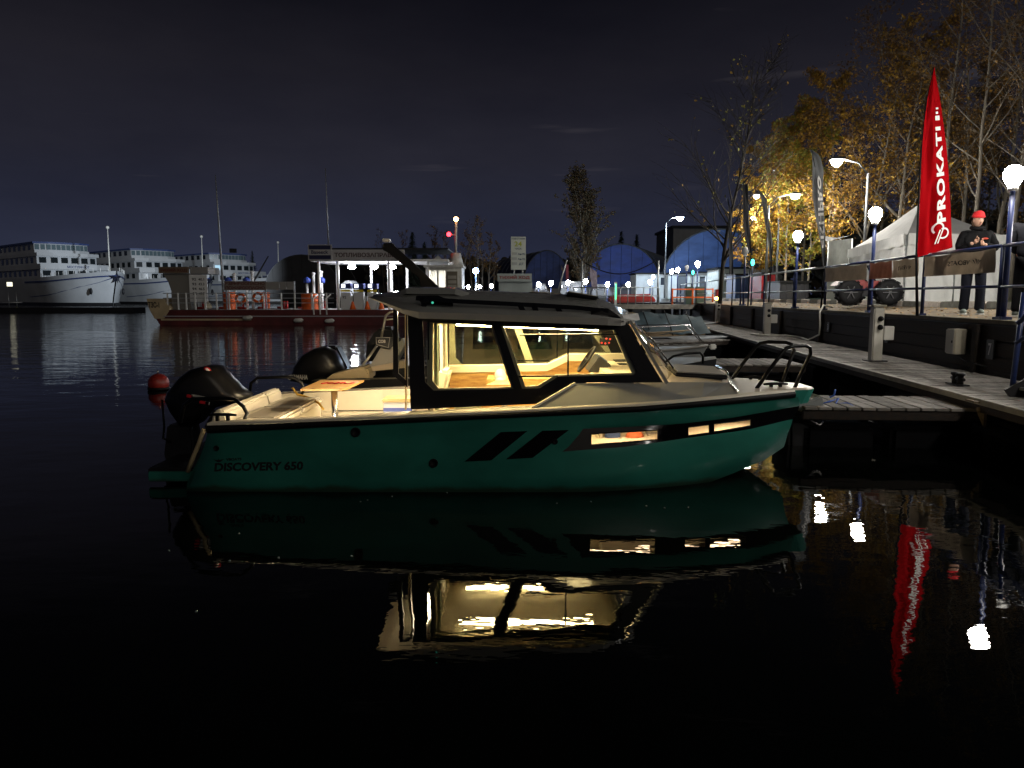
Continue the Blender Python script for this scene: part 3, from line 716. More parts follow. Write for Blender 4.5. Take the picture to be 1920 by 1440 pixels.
# ---- outboard engine
ob = [(302, 752), (306, 738), (330, 708), (352, 693), (382, 686.5), (398, 689), (420, 712), (440, 733), (458, 745), (452, 756), (420, 762), (385, 770), (360, 800), (330, 800), (312, 775)]
side = [P(x, y, 7.86) for x, y in ob]
m = MB(); N = len(side)
cen = sum(side, V()) / N
rings = []
for y, s_ in ((-.25, .62), (-.22, .86), (-.13, .98), (0, 1.0), (.13, .98), (.22, .86), (.25, .62)):
    rings.append([V((cen.x + (p.x - cen.x) * s_, YC + y, cen.z + (p.z - cen.z) * s_)) for p in side])
for a, b in zip(rings, rings[1:]): m.add(a + b, [(i, (i + 1) % N, N + (i + 1) % N, N + i) for i in range(N)], None, True)
m.add(rings[0], [tuple(range(N))], None, True); m.add(rings[-1], [tuple(range(N))], None, True)
eng = m.build('outboard_engine', M('engine_black', (.007, .007, .008), .3, spec=.25), boat, weld=True)
leg = [(318, 795), (362, 795), (368, 830), (358, 885), (362, 925), (352, 945), (318, 945), (322, 890), (312, 850)]
m = MB(); m.plate([[P(x, y, 8.0) + V((0, -.07, 0)) for x, y in leg]], (0, .24, 0)); m.build('engine_leg', m_dark, eng, .02)
m = MB(); m.bar(V((-3.25, YC, .55)), V((-3.08, YC, .45)), .36, .25); m.build('engine_bracket', m_dark, eng, .02)
def badge(x, y, w, h_, col, Y, name='badge', tilt=0):
    c_ = P(x, y, Y); m = MB(); m.ball(c_, (w * Y / F, .008, h_ * Y / F), 10, 6, rot=Matrix.Rotation(tilt, 3, 'Y')); return m.build(name, col, eng)
m_rp, m_wp = M('red_print', (.5, .01, .02), .5), M('white_print', (.7, .7, .7), .5)
badge(389, 693.5, 8, 5, m_rp, 7.855, 'badge', .55); badge(389, 693.5, 5, 2.5, m_wp, 7.848, 'badge', .55)
for x, y, w, mm in ((372, 744, 13, M('grey_print', (.3, .3, .3), .5)), (356, 743, 6, m_rp), (383, 755, 9, m_rp), (389, 756, 4, m_wp)):
    m = MB(); c_ = P(x, y, 7.79); m.box(c_, (w * 2 * 7.79 / F, .004, .03), rot=Matrix.Rotation(.18, 3, 'Y')); m.build('engine_decal', mm, eng)
m = MB(); m.tube([P(304, 750, 7.9), P(308, 800, 7.9), P(306, 822, 7.9), P(320, 828, 7.9)], .012); m.build('engine_hose', m_rubber, eng)
# mooring ropes
m = MB(); m.tube([P(396, 800, 6.99), P(391, 806, 6.97), P(391, 812, 6.97), P(396, 814, 6.98)], .008, 5); m.build('mooring_rope', M('mint_rope', (.4, .55, .45), .8), boat)
# ---- small red mooring buoy
bp = G(298, 731, 0)
bu = thing('mooring_buoy', 'red ball buoy floating astern of the teal boat', 'buoy', (bp.x, bp.y, 0))
m = MB(); m.ball(bp + V((0, 0, .13)), (.2, .2, .2), 16, 10); m.build('ball', M('buoy_red', (.24, .018, .013), .4, var=.2, vs=5), bu)
m = MB(); m.lathe([(.205, -.02), (.207, .0), (.205, .03)], bp + V((0, 0, .03)), 16); m.build('waterline_band', m_rubber, bu)
m = MB(); m.tube([bp + V((0, 0, .32)), bp + V((0, 0, .40))], .015); m.build('stem', m_steel, bu)
# ---- drifting bubbles
bubm = M('bubble_film', (.16, .2, .18), .15)
for i, (x, y) in enumerate(((676, 941), (689, 938), (735, 931), (838, 924), (868, 922), (904, 921), (1044, 944), (1108, 941), (1212, 949), (1246, 953), (1290, 952), (448, 1001), (317, 1033), (430, 1052), (522, 1046), (659, 1043), (368, 1147))):
    p = G(x, y, 0); m = MB(); m.lathe([(.010, 0), (.009, .005), (.005, .008), (.001, .009)], p, 8)
    solo(m, 'bubble', bubm, 'tiny pale bubble drifting on the dark water beside the teal hull', 'bubble', 'bubbles on the water')
# ================================================================ quay, pontoons, promenade
def qx(Y): return 7.6 + .094 * (Y - 11.8)            # quay edge line
QD = V((.094, 1, 0)).normalized(); QN = V((QD.y, -QD.x, 0))   # along, inland
def Q(Y, s=0, z=0): return V((qx(Y), Y, z)) + QN * s
ZQ, ZD, ZL = 1.485, .64, 1.70
QR = math.atan2(QD.y, QD.x) - pi / 2                 # rotation of things aligned with the quay
SZ = [(0, ZQ), (1.75, 1.60), (1.95, 1.63), (7, ZL), (400, ZL)]
def gz_(s): return curve(SZ, max(0, s))
YS = [-60, -20, 0, 10, 20, 30, 40, 50, 62]
m_pave = M('paving', (.20, .155, .10), .9, var=.35, vs=1.2, bump=.35, bs=25)
m_lawn = M('lawn_soil', (.05, .065, .02), .95, var=.5, vs=1.5, bump=.5, bs=30)
mb = MB(); mb.grid([[Q(y, s, gz_(s)) for y in YS] for s in (-.02, .5, 1.2, 1.76)]); tag(mb.build('promenade', m_pave), kind='structure')
mb = MB(); mb.grid([[Q(y, s, gz_(s) - .01) for y in YS + [120, 400]] for s in (1.9, 3, 5, 7, 15, 60, 400)]); tag(mb.build('lawn', m_lawn), kind='structure')
# grass tufts
gm = MB()
for i in range(5200):
    Y = R.uniform(10, 40); s = 1.95 + abs(R.gauss(0, 1.1)); p = Q(Y, s, gz_(s) - .01); h_ = R.uniform(.03, .10); a = R.uniform(0, 6.3); d = V((math.cos(a), math.sin(a), 0)) * .012; t_ = V((R.gauss(0, .03), R.gauss(0, .03), h_))
    gm.add([p - d, p + d, p + t_], [(0, 1, 2)], R.choice((0, 0, 1)))
tag(gm.build('grass', [M('grass_green', (.07, .12, .02), .8), M('grass_dry', (.16, .13, .04), .85)]), 'short autumn grass along the promenade kerb', 'grass', kind='stuff')
# fallen leaves
lm = MB()
for i in range(2600):
    Y = R.uniform(9, 36); s = R.choice((R.uniform(.05, 1.7), 1.7 + abs(R.gauss(0, 2)))); p = Q(Y, s, gz_(s) + .012); a = R.uniform(0, 6.3); k = R.uniform(.02, .04)
    u_ = V((math.cos(a), math.sin(a), R.uniform(-.3, .3))) * k; w_ = V((-math.sin(a), math.cos(a), R.uniform(-.3, .3))) * k * .7
    lm.add([p - u_, p - w_, p + u_, p + w_], [(0, 1, 2, 3)], R.choice((0, 1)))
tag(lm.build('fallen_leaves', [M('leaf_ochre', (.45, .24, .03), .7), M('leaf_brown', (.22, .11, .03), .8)]), 'yellow and brown leaves fallen on promenade and grass', 'leaves', kind='stuff')
# kerb stones
kerb = thing('kerb', 'low kerb of alternating white and grey stones behind the railing', 'kerb', tuple(Q(20, 1.83, 1.6)))
ks = []
kY = 6.0; i = 0
km = MB(); km.box((0, 0, .06), (.16, .96, .16)); k_w = km.build('kerb_stone', M('kerb_white', (.52, .47, .42), .8, var=.2, vs=5, bump=.2), kerb, .02)
km = MB(); km.box((0, 0, .06), (.16, .96, .16)); k_g = km.build('kerb_stone', M('kerb_grey', (.16, .16, .14), .9, var=.3, vs=5, bump=.3), kerb, .02)
for k in range(44):
    p = Q(5 + k * 1.0, 1.83 + R.uniform(-.015, .015), 1.6 + R.uniform(-.012, .012)) - OFF[kerb.name]; src = k_w if k % 2 else k_g
    if k < 2: src.location = p; src.rotation_euler = (0, 0, QR)
    else: inst(src, kerb, p, (R.uniform(-.02, .02), 0, QR + R.uniform(-.015, .015)))
for s_ in (k_w, k_g): s_.data.transform(Matrix.Translation(OFF[kerb.name]))
# quay wall of timber boards on piles
wall = thing('quay_wall', 'dark timber board quay wall behind the floating walkway', 'wall', tuple(Q(20, 0, 0)))
m_tim = wood('wet_timber', (.006, .004, .003), (.026, .015, .009), (6, 1, 8), 2.2, .8, .5)
OFFW = OFF[wall.name]
bd = MB(); bd.box((0, 0, 0), (.07, 3.96, .225)); bsrc = bd.build('board', m_tim, wall, .012); bsrc.data.transform(Matrix.Translation(OFFW))
first = True
for k in range(14):
    for j in range(6):
        p = Q(-2 + k * 4, -.04 + R.uniform(-.012, .012), .10 + j * .235) - OFFW
        if first: bsrc.location = p; bsrc.rotation_euler = (0, 0, QR); first = False
        else: inst(bsrc, wall, p, (R.uniform(-.003, .003), R.uniform(-.03, .03), QR))
cp = MB(); cp.bar(Q(-4, .02, 1.46), Q(55, .02, 1.46), .26, .06); cp.build('cap_beam', M('cap_beam', (.10, .085, .06), .85, var=.4, vs=3, bump=.3), wall, .01)
bk = MB(); bk.bar(Q(-4, .06, .6), Q(55, .06, .6), .06, 1.7); bk.build('backing', m_dark, wall)
for k in range(15):
    p = Q(-2 + k * 4 - 2, -.12, 0); pm = MB(); pm.bar(p + V((0, 0, -.4)), p + V((0, 0, 1.40)), .12, .12); pm.build('pile', m_tim, wall, .01)
# ---- floating walkway and finger pontoons with single planks
m_plank = wood('weathered_plank', (.10, .09, .08), (.29, .265, .24), (7, 1.1, 4), 1.8, .8, .5)
m_plank2 = wood('weathered_plank_dark', (.06, .053, .046), (.20, .185, .165), (7, 1.1, 4), 1.8, .85, .5)
def pontoon(name, label, o, ax, length, width, z, step=.165, group=None, npl=None):
    """o: near-left corner on the water; ax: unit direction of its length; planks laid across"""
    ax = V(ax); ay = V((ax.y, -ax.x, 0)); rz = math.atan2(ax.y, ax.x) - pi / 2
    t = thing(name, label, 'pontoon', (o.x, o.y, 0), group, world=False)
    def L(a, b, zz): return ax * a + ay * b + V((0, 0, zz))
    fm = MB()
    fm.bar(L(0, .05, z - .10), L(length, .05, z - .10), .07, .11); fm.build('side_beam', m_tim, t, .01)
    fm = MB(); fm.bar(L(0, width - .05, z - .10), L(length, width - .05, z - .10), .07, .11); fm.build('side_beam', m_tim, t, .01)
    nfl = max(2, int(length / 2.6))
    fl = MB(); fl.box((0, 0, 0), (width - .34, min(1.7, length / nfl - .2), .46)); src = fl.build('float', M('float_black', (.006, .006, .007), .8, spec=.05), t, .05)
    for k in range(nfl):
        p = L((k + .5) * length / nfl, width / 2, z - .48)
        if k == 0: src.location = p; src.rotation_euler = (0, 0, rz)
        else: inst(src, t, p, (0, 0, rz))
    n = int(length / step)
    pm = MB(); pm.box((0, 0, 0), (width, step - .016, .035)); a = pm.build('plank', m_plank, t, .005)
    pm = MB(); pm.box((0, 0, 0), (width, step - .016, .035)); b = pm.build('plank', m_plank2, t, .005)
    used = set()
    for k in range(n):
        src = a if R.random() < .6 else b
        p = L((k + .5) * step, width / 2 + R.uniform(-.008, .008), z - .018 + R.uniform(-.003, .003)); r_ = (R.uniform(-.01, .01), R.uniform(-.004, .004), rz + R.uniform(-.006, .006) + (pi if R.random() < .5 else 0))
        if src.name not in used: src.location = p; src.rotation_euler = r_; used.add(src.name)
        else: inst(src, t, p, r_)
    return t, L
DW = 1.62
o = Q(4.2, -1.78); walk, LW = pontoon('floating_walkway', 'long grey plank walkway floating along the foot of the quay', o, QD, 35, DW, ZD)
em = MB(); em.bar(LW(0, -.01, ZD - .02), LW(35, -.01, ZD - .02), .05, .07); em.build('edge_strip', M('edge_strip', (.30, .29, .26), .7, var=.2, vs=6), walk, .008)
fing = []
def finger(xl, yl, xr, yr, length, width, label, z=.52):
    a, b = G(xl, yl, z), G(xr, yr, z); ax = (a - b); ax.z = 0; ax.normalize()
    o_ = b
    t, L = pontoon('finger_pontoon', label, V((o_.x, o_.y, 0)), ax, length, width, z, .17, 'finger pontoons'); return t, L
f1, L1 = finger(1552, 764, 1838, 767, 2.05, 1.15, 'finger pontoon nearest the camera, just ahead of the teal bow', .52)
f2, L2 = finger(1300, 683, 1512, 684, 4.3, 1.5, 'grey plank finger pontoon seen behind the bow rail of the teal boat', .52)
f3, L3 = finger(1225, 643, 1372, 637, 3.6, 1.2, 'short finger pontoon with a row of white fender blocks on its edge', .52)
for k, nth in enumerate(('first', 'second', 'third', 'fourth', 'fifth', 'sixth', 'seventh')):
    p = P(1232 + k * 17.5, 640 - k * .5, G(1225, 643, .52).y - .25 + k * .02); fb = MB(); fb.box((p.x, p.y, .42), (.19, .10, .15))
    solo(fb, 'fender_block', m_offw, nth + ' white fender block from the left on the short finger pontoon', 'fender', 'white fender blocks on the finger pontoon', bevel=.03)
# brackets joining the near finger to the walkway
for x, y in ((1740, 733), (1790, 748), (1852, 771)):
    p = G(x, y - 22, ZD); bm_ = MB(); bm_.plate([[V((-.02, -.1, -.30)), V((-.02, .1, -.12)), V((-.02, .1, .0)), V((-.02, -.1, .0))]], (.03, 0, 0)); bm_.box((-.06, 0, .0), (.16, .22, .02)); bm_.tube([(-.05, 0, -.1), (.02, 0, -.1)], .03)
    o_ = bm_.build('joint_bracket', M('rusty_steel', (.16, .12, .08), .7, .3, var=.4, vs=9), walk); o_.location = p - walk.location + V((-.06, 0, -.02)); o_.rotation_euler = (0, 0, QR)
# mooring bollard on the walkway edge
p = G(1795, 722, ZD)
bl = thing('mooring_bollard', 'small black twin bollard on the near edge of the walkway', 'bollard', tuple(p))
for k in (-.07, .07):
    m = MB(); m.lathe([(.045, 0), (.04, .05), (.04, .13), (.06, .14), (.06, .17), (.02, .18)], p + QD * k, 12); m.build('post', m_dark, bl)
m = MB(); m.tube([p + V((0, 0, .09)) - QD * .17, p + V((0, 0, .09)) + QD * .17], .022); m.build('cross_bar', m_dark, bl)
m = MB(); m.box(p + V((0, 0, .012)), (.16, .34, .02), QR); m.build('base_plate', m_dark, bl)
# ---- power pedestals
def pedestal(x, y, h_, label, lit=False, box=True):
    p = G(x, y, ZD); t = thing('power_pedestal', label, 'pedestal', tuple(p), 'power pedestals on the walkway')
    m = MB(); w = .10
    m.plate([[p + V((-w, -.09, 0)), p + V((w, -.09, 0)), p + V((w, -.09, h_)), p + V((-w, -.09, h_))]], (0, .18, 0)); m.build('column', M('pedestal_grey', (.40, .38, .33), .55, var=.12, vs=4), t, .02)
    m = MB(); m.box(p + V((0, 0, h_ + .015)), (.25, .23, .04)); m.build('top_cap', M('pedestal_cap', (.2, .18, .13), .6), t, .008)
    for k in (.30, .46):
        m = MB(); m.lathe([(.05, 0), (.05, .03), (.035, .05), (.03, .08)], p + V((.02, -.09, h_ - k + .08)), 10, rot=Matrix.Rotation(pi / 2, 3, 'X')); m.build('socket', m_rubber, t)
    m = MB(); m.box(p + V((-.0, 0, .01)), (.34, .3, .02)); m.build('foot_plate', m_dark, t)
    if box: m = MB(); m.box(p + V((.20, -.02, h_ * .52)), (.19, .14, .26)); m.build('switch_box', M('switch_box_white', (.55, .53, .48), .5), t, .01)
    if lit:
        m = MB(); m.box(p + V((0, 0, h_ + .10)), (.26, .24, .12)); m.build('lamp_glow', M('amber_lamp', (1, .6, .2), .4, em=(1, .50, .12), es=30), t, .03)
        m = MB(); m.box(p + V((0, 0, h_ + .34)), (.30, .3, .34)); m.build('red_hood', m_red, t, .02)
pedestal(1640, 677, 1.02, 'grey power pedestal with white switch box, nearest one on the walkway')
pedestal(1437, 629, 1.00, 'grey power pedestal in the middle of the walkway, hose around its foot')
pedestal(1345, 606, 1.02, 'power pedestal with glowing amber lamp under a red hood', True, False)
# hose looping from the quay to the pedestal foot
h0 = G(1437, 629, ZD)
hp = [Q(20.2, .25, 1.56), Q(20.0, -.05, 1.62), Q(19.8, -.20, 1.45), Q(19.6, -.24, 1.1), Q(19.7, -.22, .85), Q(20.2, -.35, .68), G(1500, 632, .67), h0 + V((.45, -.3, .03)), h0 + V((.1, -.55, .03)), h0 + V((-.35, -.3, .03)), h0 + V((-.45, .1, .03)), h0 + V((-.2, .1, .04))]
m = MB(); m.tube(hp, .022, 7); solo(m, 'water_hose', M('hose_white', (.5, .48, .42), .5), 'pale hose dropping from the quay edge to the middle pedestal', 'hose')
# ---- cabinet and berth numbers on the quay wall
def wallpt(x, y, off=-.10):
    d = ray(x, y); o_ = V((0, 0, H)); q0 = Q(11.8, off); t_ = (q0 - o_).dot(QN) / d.dot(QN); return o_ + d * t_
p = wallpt(1793, 640, -.2)
cab = thing('electrical_cabinet', 'beige electrical cabinet mounted on the dark quay wall', 'cabinet', tuple(p))
m = MB(); m.box(p, (.20, .30, .42), QR); m.build('body', M('cabinet_beige', (.42, .38, .30), .5, var=.1, vs=3), cab, .012)
m = MB(); m.box(p - QN * .105, (.012, .27, .39), QR); dd = m.build('door', M('cabinet_door', (.34, .31, .26), .5), cab, .004)
m = MB(); m.box(p - QN * .118 - QD * .10, (.014, .02, .04), QR); m.build('lock', m_dark, dd)
m = MB(); m.tube([p + V((0, 0, -.21)), p + V((0, 0, -.3)) - QD * .3, p + V((0, 0, -.34)) - QD * 1.0], .012); m.build('cable', m_rubber, cab)
for x, y, ch, w, lab in ((1857, 655, '7', .20, 'dark berth number plate reading 7 right of the beige cabinet'), (1553, 613, '3', .16, 'dark berth number plate reading 3 near the hanging hose'), (1662, 632, '5', .16, 'dark berth number plate reading 5 behind the nearest pedestal')):
    p = wallpt(x, y, -.12); m = MB(); m.box(p, (.02, w, w * 1.5), QR); o_ = solo(m, 'berth_number', M('number_plate', (.05, .055, .06), .6), lab, 'sign', 'berth number plates')
    letters(ch, lambda u, v, p=p, w=w: p - o_.location - QN * .013 + QD * (w * .22 - u * w * .44) + V((0, 0, (v - .5) * w * .95)), 'digit', M('number_white', (.5, .5, .5), .6), o_, .02)
# ---- railing along the quay edge
m_rail = M('rail_blue', (.010, .018, .07), .45, var=.2, vs=8)
rail = thing('quay_railing', 'dark blue tube railing along the quay edge', 'railing', tuple(Q(20, .12, ZQ)))
PY = [9.2, 11.75, 14.4, 17.1, 20.2, 23.2, 27, 31, 35.5, 40, 45, 50]
for i, y in enumerate(PY):
    m = MB(); m.tube([Q(y, .04, ZQ - .02), Q(y, .04, ZQ + 1.16)], .035, 8); m.build('post', m_rail, rail)
    m = MB(); m.box(Q(y, .04, ZQ + .02), (.12, .12, .05), QR); m.build('post_foot', m_rail, rail, .005)
for a, b in zip(PY, PY[1:]):
    for z, r in ((1.15, .03), (.52, .024)):
        m = MB(); m.tube([Q(a, .04, ZQ + z), Q(b, .04, ZQ + z)], r, 8); m.build('rail_bar', m_rail if a < 20 else m_galv, rail)
# banners hung on the railing, seen from behind
def translucent(m, f=.5):
    n, l = m.node_tree.nodes, m.node_tree.links; b = n['Principled BSDF']; t_ = n.new('ShaderNodeBsdfTranslucent'); x = n.new('ShaderNodeMixShader'); x.inputs[0].default_value = f
    src = b.inputs['Base Color'].links
    if src: l.new(src[0].from_socket, t_.inputs['Color'])
    else: t_.inputs['Color'].default_value = b.inputs['Base Color'].default_value
    l.new(b.outputs[0], x.inputs[1]); l.new(t_.outputs[0], x.inputs[2]); l.new(x.outputs[0], n['Material Output'].inputs['Surface']); return m
m_ban = M('banner_grey', (.46, .40, .33), .85, var=.18, vs=2.5, bump=.15, bs=12)
m_ban2 = M('banner_brown', (.40, .23, .17), .85, var=.18, vs=2.5, bump=.15, bs=12)
translucent(m_ban, .55); translucent(m_ban2, .55)
def banner(y0, y1, z0, z1, mat, label, txt=None, tpos=(.3, .7)):
    def S(u, v, off=0):
        y = lerp(y0, y1, u); w = .018 * math.sin(u * 31 + v * 3) * (1 - v) + .012 * math.sin(u * 57 + 1) * (1 - v)
        return Q(y, -.02 + w - off, ZQ + lerp(z0, z1, v) - .025 * math.sin(u * pi * 2) ** 2 * v)
    m = MB(); m.grid([[S(u / 24, v / 5) for u in range(25)] for v in range(6)]); m.grid([[S(u / 24, v / 5, -.004) for u in range(25)] for v in range(6)], flip=True)
    o_ = solo(m, 'railing_banner', mat, label, 'banner', 'banners on the railing')
    if txt:
        n_ = letters(txt, lambda u, v: S(lerp(tpos[0], tpos[1], u), .42 + .22 * v, .006) - o_.location, 'mirrored_lettering', M('banner_ink', (.05, .045, .045), .8), o_, .02)
        e_ = MB()
        for k in range(5):
            a0 = .25 * (k - 2); uu = tpos[0] - .10 * (tpos[1] - tpos[0]) * 2.2
            e_.add([S(uu + .008 * (k - 2), .40, .006) - o_.location, S(uu + .03 * (k - 2) - .008, .66 - .04 * abs(k - 2), .006) - o_.location, S(uu + .03 * (k - 2) + .012, .70 - .04 * abs(k - 2), .006) - o_.location], [(0, 1, 2)])
        e_.build('wing_emblem', M('banner_ink', (.05, .045, .045), .8), o_)
banner(11.85, 14.3, .74, 1.12, m_ban, 'grey banner with mirrored lettering on the railing before the standing person', 'VBOATS', (.30, .62))
banner(14.55, 15.75, .75, 1.12, m_ban, 'grey banner with crest and mirrored lettering, left of the red flag pole', 'VBOATS', (.40, .78))
banner(15.8, 17.0, .75, 1.12, m_ban2, 'brown blank banner on the railing above the red buggy')
banner(17.2, 20.1, .75, 1.12, m_ban, 'creased grey banner at the left end of the railing banners')
# ---- lamps: globe posts along the quay
def lamp_proto():
    t = thing('globe_lamp', '', 'lamp', world=False)
    m = MB(); m.tube([(0, 0, 0), (0, 0, 1.98)], [.045, .038], 8); m.build('post', m_blue, t)
    m = MB(); m.box((0, 0, .03), (.18, .18, .06)); m.build('foot', m_blue, t, .01)
    m = MB(); m.lathe([(.05, 1.97), (.075, 2.0), (.07, 2.03)], (0, 0, 0), 10); m.build('collar', m_white, t)
    m = MB(); m.lathe([(.055, 2.02), (.09, 2.08), (.135, 2.17), (.14, 2.24), (.115, 2.31), (.06, 2.35), (.01, 2.36)], (0, 0, 0), 12); m.build('globe', m_lamp, t)
    return t
lp0 = lamp_proto(); used0 = [0]
def globe_lamp(loc, label, mat=None, scale=1):
    t = lp0 if not used0[0] else copy_tree(lp0); used0[0] = 1
    t.location = loc; t['label'] = label; t['group'] = 'globe lamps along the waterfront'; t.scale = (scale,) * 3
    if mat:
        for c_ in t.children:
            if c_.name.startswith('globe'): c_.data = c_.data.copy(); c_.data.materials[0] = mat
    return t
def gl(Y, label, mat=None): p = Q(Y, .06, 0); p.z = gz_(.06) - .01; return globe_lamp(p, label, mat)
gl(11.65, 'lit globe lamp on blue post at the right edge, tallest in view')
gl(17.05, 'lit globe lamp on blue post left of the red flag, before the white tent')
gl(23.1, 'lit globe lamp on blue post left of the dark FISHPRO flag')
gl(30.5, 'unlit globe lamp beside the bare tree', m_globe_off)
gl(43, 'cool lit globe lamp left of the bare tree, brightest before the blue hangars', m_lampc)
gl(47.5, 'small unlit globe lamp before the white hut row', m_globe_off)
gl(52.0, 'cool lit globe lamp, right one of a close pair before the white hut', m_lampc)
gl(55.5, 'cool lit globe lamp, left one of a close pair before the white hut', m_lampc)
gl(70, 'small lit globe lamp before the middle blue hangar', m_lampc)
# assumed lamps added out of view, continuing the quay row, to light the hull
for Y, lab in ((5.8, 'assumed lit globe lamp added to the quay row just outside the right edge'), (.2, 'assumed lit globe lamp added to the quay row beside the viewpoint')): gl(Y, lab)
# ---- tall street lamp behind the FISHPRO flag, others among the trees
def street_lamp(x, y, Y, zb, label, mat, arm=-1, hd=(.5, .2, .09)):
    p = P(x, y, Y); t = thing('street_lamp', label, 'street lamp', (p.x - arm * 1.3, Y, zb), 'tall street lamps')
    b = V((p.x - arm * 1.3, Y, zb)); m = MB(); m.tube([b, b + V((0, 0, p.z - zb - .5))], [.075, .05], 8); m.build('pole', M('lamp_pole_grey', (.13, .135, .14), .55, .3), t)
    m = MB(); m.tube([b + V((0, 0, p.z - zb - .55)), b + V((arm * .4, 0, p.z - zb - .1)), p + V((-arm * .1, 0, .08))], .03); m.build('arm', M('lamp_pole_grey', (.13, .135, .14), .55, .3), t)
    m = MB(); m.plate([[p + V((sx * hd[0] * .62, sy * hd[1] * .7, .02)) for sx, sy in ((-1, -1), (1, -1), (1, 1), (-1, 1))]], (0, 0, .10)); m.build('head', m_dark, t, .02)
    m = MB(); m.lathe([(hd[1] * .12, -hd[2]), (hd[1] * .4, -hd[2] * .7), (hd[1] * .52, -hd[2] * .2), (hd[1] * .5, .015)], p, 12); m.build('lens', mat, t)
m_sl = M('street_lens', (1, 1, 1), .3, em=(1, .95, .84), es=1000)
street_lamp(1569, 301, 31, ZL, 'tall street lamp shining above the black FISHPRO flag', m_sl, -1, (.42, .4, .24))
street_lamp(1418, 367, 42, ZL, 'street lamp high beside the dark curled flags', m_sl, -1, (.3, .3, .16))
street_lamp(1414, 407, 46, ZL, 'street lamp below another, among yellow leaves', m_sl, -1, (.36, .35, .2))
street_lamp(1491, 366, 38, ZL, 'street lamp inside the glowing yellow birch crown', m_sl, 1, (.36, .4, .2))
street_lamp(2620, 150, 11.5, ZL, 'tall street lamp added inland, just outside the right edge', M('added_lamp_lens', (1, 1, 1), .3, em=(1, .96, .88), es=1100), -1, (.5, .5, .26))  # lamp added out of view to light the banners and the tent front
m_fl = M('flood_lens', (1, 1, 1), .3, em=(.62, .82, 1.0), es=1500)
street_lamp(1275, 408, 72, ZL, 'blue-white floodlight on a leaning arm above the hangars', m_fl, 1, (.7, .6, .28))
# ---- feather flags
def flag_surface(pole, topz, botz, w0, right, folds=.05, curl=.6, Yd=(0, 0, 0)):
    def S(u, v, off=0):      # u 0 pole .. 1 free edge, v 0 bottom .. 1 top
        wid = w0 * (1 - v ** 2.2) ** .8 * (1 - .08 * v) + .02
        lean = .30 * v ** 3
        x = u * wid + lean * right * .0
        z = lerp(botz, topz, v) + u * w0 * .28 * (1 - v)
        f = folds * math.sin(u * 7.5 + v * 5) * u + folds * .6 * math.sin(u * 15 - v * 9) * u
        return V((pole.x + right * x + lean * right * .35, pole.y - f - off, z))
    return S
# red flag
pb = P(1720, 590, 14.24); pb.z = ZQ
rf = thing('feather_flag', 'tall red feather flag lettered PROKATI with white ring logo on the railing', 'flag', tuple(pb), 'feather flags')
zt_, zb_ = P(1752, 126, 14.25).z, P(1722, 482, 14.25).z
LE = [(482, 1720), (440, 1722), (380, 1725), (330, 1727), (280, 1729), (230, 1733), (180, 1740), (145, 1746), (126, 1751)]
RE = [(465, 1789), (440, 1787), (380, 1784), (330, 1781), (280, 1777), (230, 1770), (180, 1762), (145, 1755), (126, 1752.5)]
def redS(u, v, off=0):
    yl, yr = lerp(482, 126, v), lerp(464, 126, v)
    LE2, RE2 = sorted(LE), sorted(RE)
    xl, xr = curve(LE2, yl), curve(RE2, yr); Yd = 14.22
    a, b = P(xl, yl, Yd), P(xr, yr, Yd); p = lerp(a, b, u)
    p.y -= off + (.055 * math.sin(u * 8 + v * 6) + .03 * math.sin(u * 17 - v * 11)) * (1 - v) ** .5 * min(1, u * 3) * (1 if u < .4 else max(.12, 1 - (u - .4) * 8))
    if u > .8: p.y += (u - .8) * .25 * (1 - v)
    return p
m_flag = translucent(M('flag_red', (.36, .0006, .004), .85, spec=.06, bump=.08, bs=30), .3)
m = MB(); m.grid([[redS(u / 20, v / 40) for u in range(21)] for v in range(41)]); m.grid([[redS(u / 20, v / 40, -.004) for u in range(21)] for v in range(41)], flip=True); fl_ = m.build('cloth', m_flag, rf)
m = MB(); m.tube([pb, redS(0, 0) + V((-.01, .02, 0)), redS(0, .5) + V((-.012, .02, 0)), redS(0, .8) + V((-.012, .02, 0)), redS(0, 1)], [.03, .02, .015, .011, .007], 7); m.build('pole', m_rubber, rf)
m_pr = M('flag_white_print', (.72, .70, .68), .7)
letters('PROKATI', lambda u, v: redS(.80 - .26 * v, .155 + .52 * u, .008), 'flag_lettering', m_pr, rf, .04, 1.15)
for v0, v1, u0, u1 in ((.71, .735, .56, .80), (.745, .757, .60, .74), (.77, .78, .62, .78)):
    m = MB(); m.grid([[redS(lerp(u0, u1, i / 3), lerp(v0, v1, j / 2), .008) for i in range(4)] for j in range(3)]); m.build('letter_fragment', m_pr, rf)
def ring(cu, cv, ru, rv, a0, a1, w, name):
    m = MB(); k = 20
    m.grid([[redS(cu + ru * s_ * math.cos(a), cv + rv * s_ * math.sin(a), .008) for a in [lerp(a0, a1, i / k) for i in range(k + 1)]] for s_ in (1 - w, 1)]); return m.build(name, m_pr, rf)
ring(.58, .125, .17, .034, -.4, 3.9, .28, 'ring_logo'); ring(.72, .093, .16, .030, -2.3, 1.9, .28, 'ring_logo')
for du in (0, .08):
    m = MB(); m.grid([[redS(lerp(.46 + du, .62 + du, i / 6) + k, lerp(.045, .115, i / 6), .008) for i in range(7)] for k in (0, .035)]); m.build('logo_stroke', m_pr, rf)
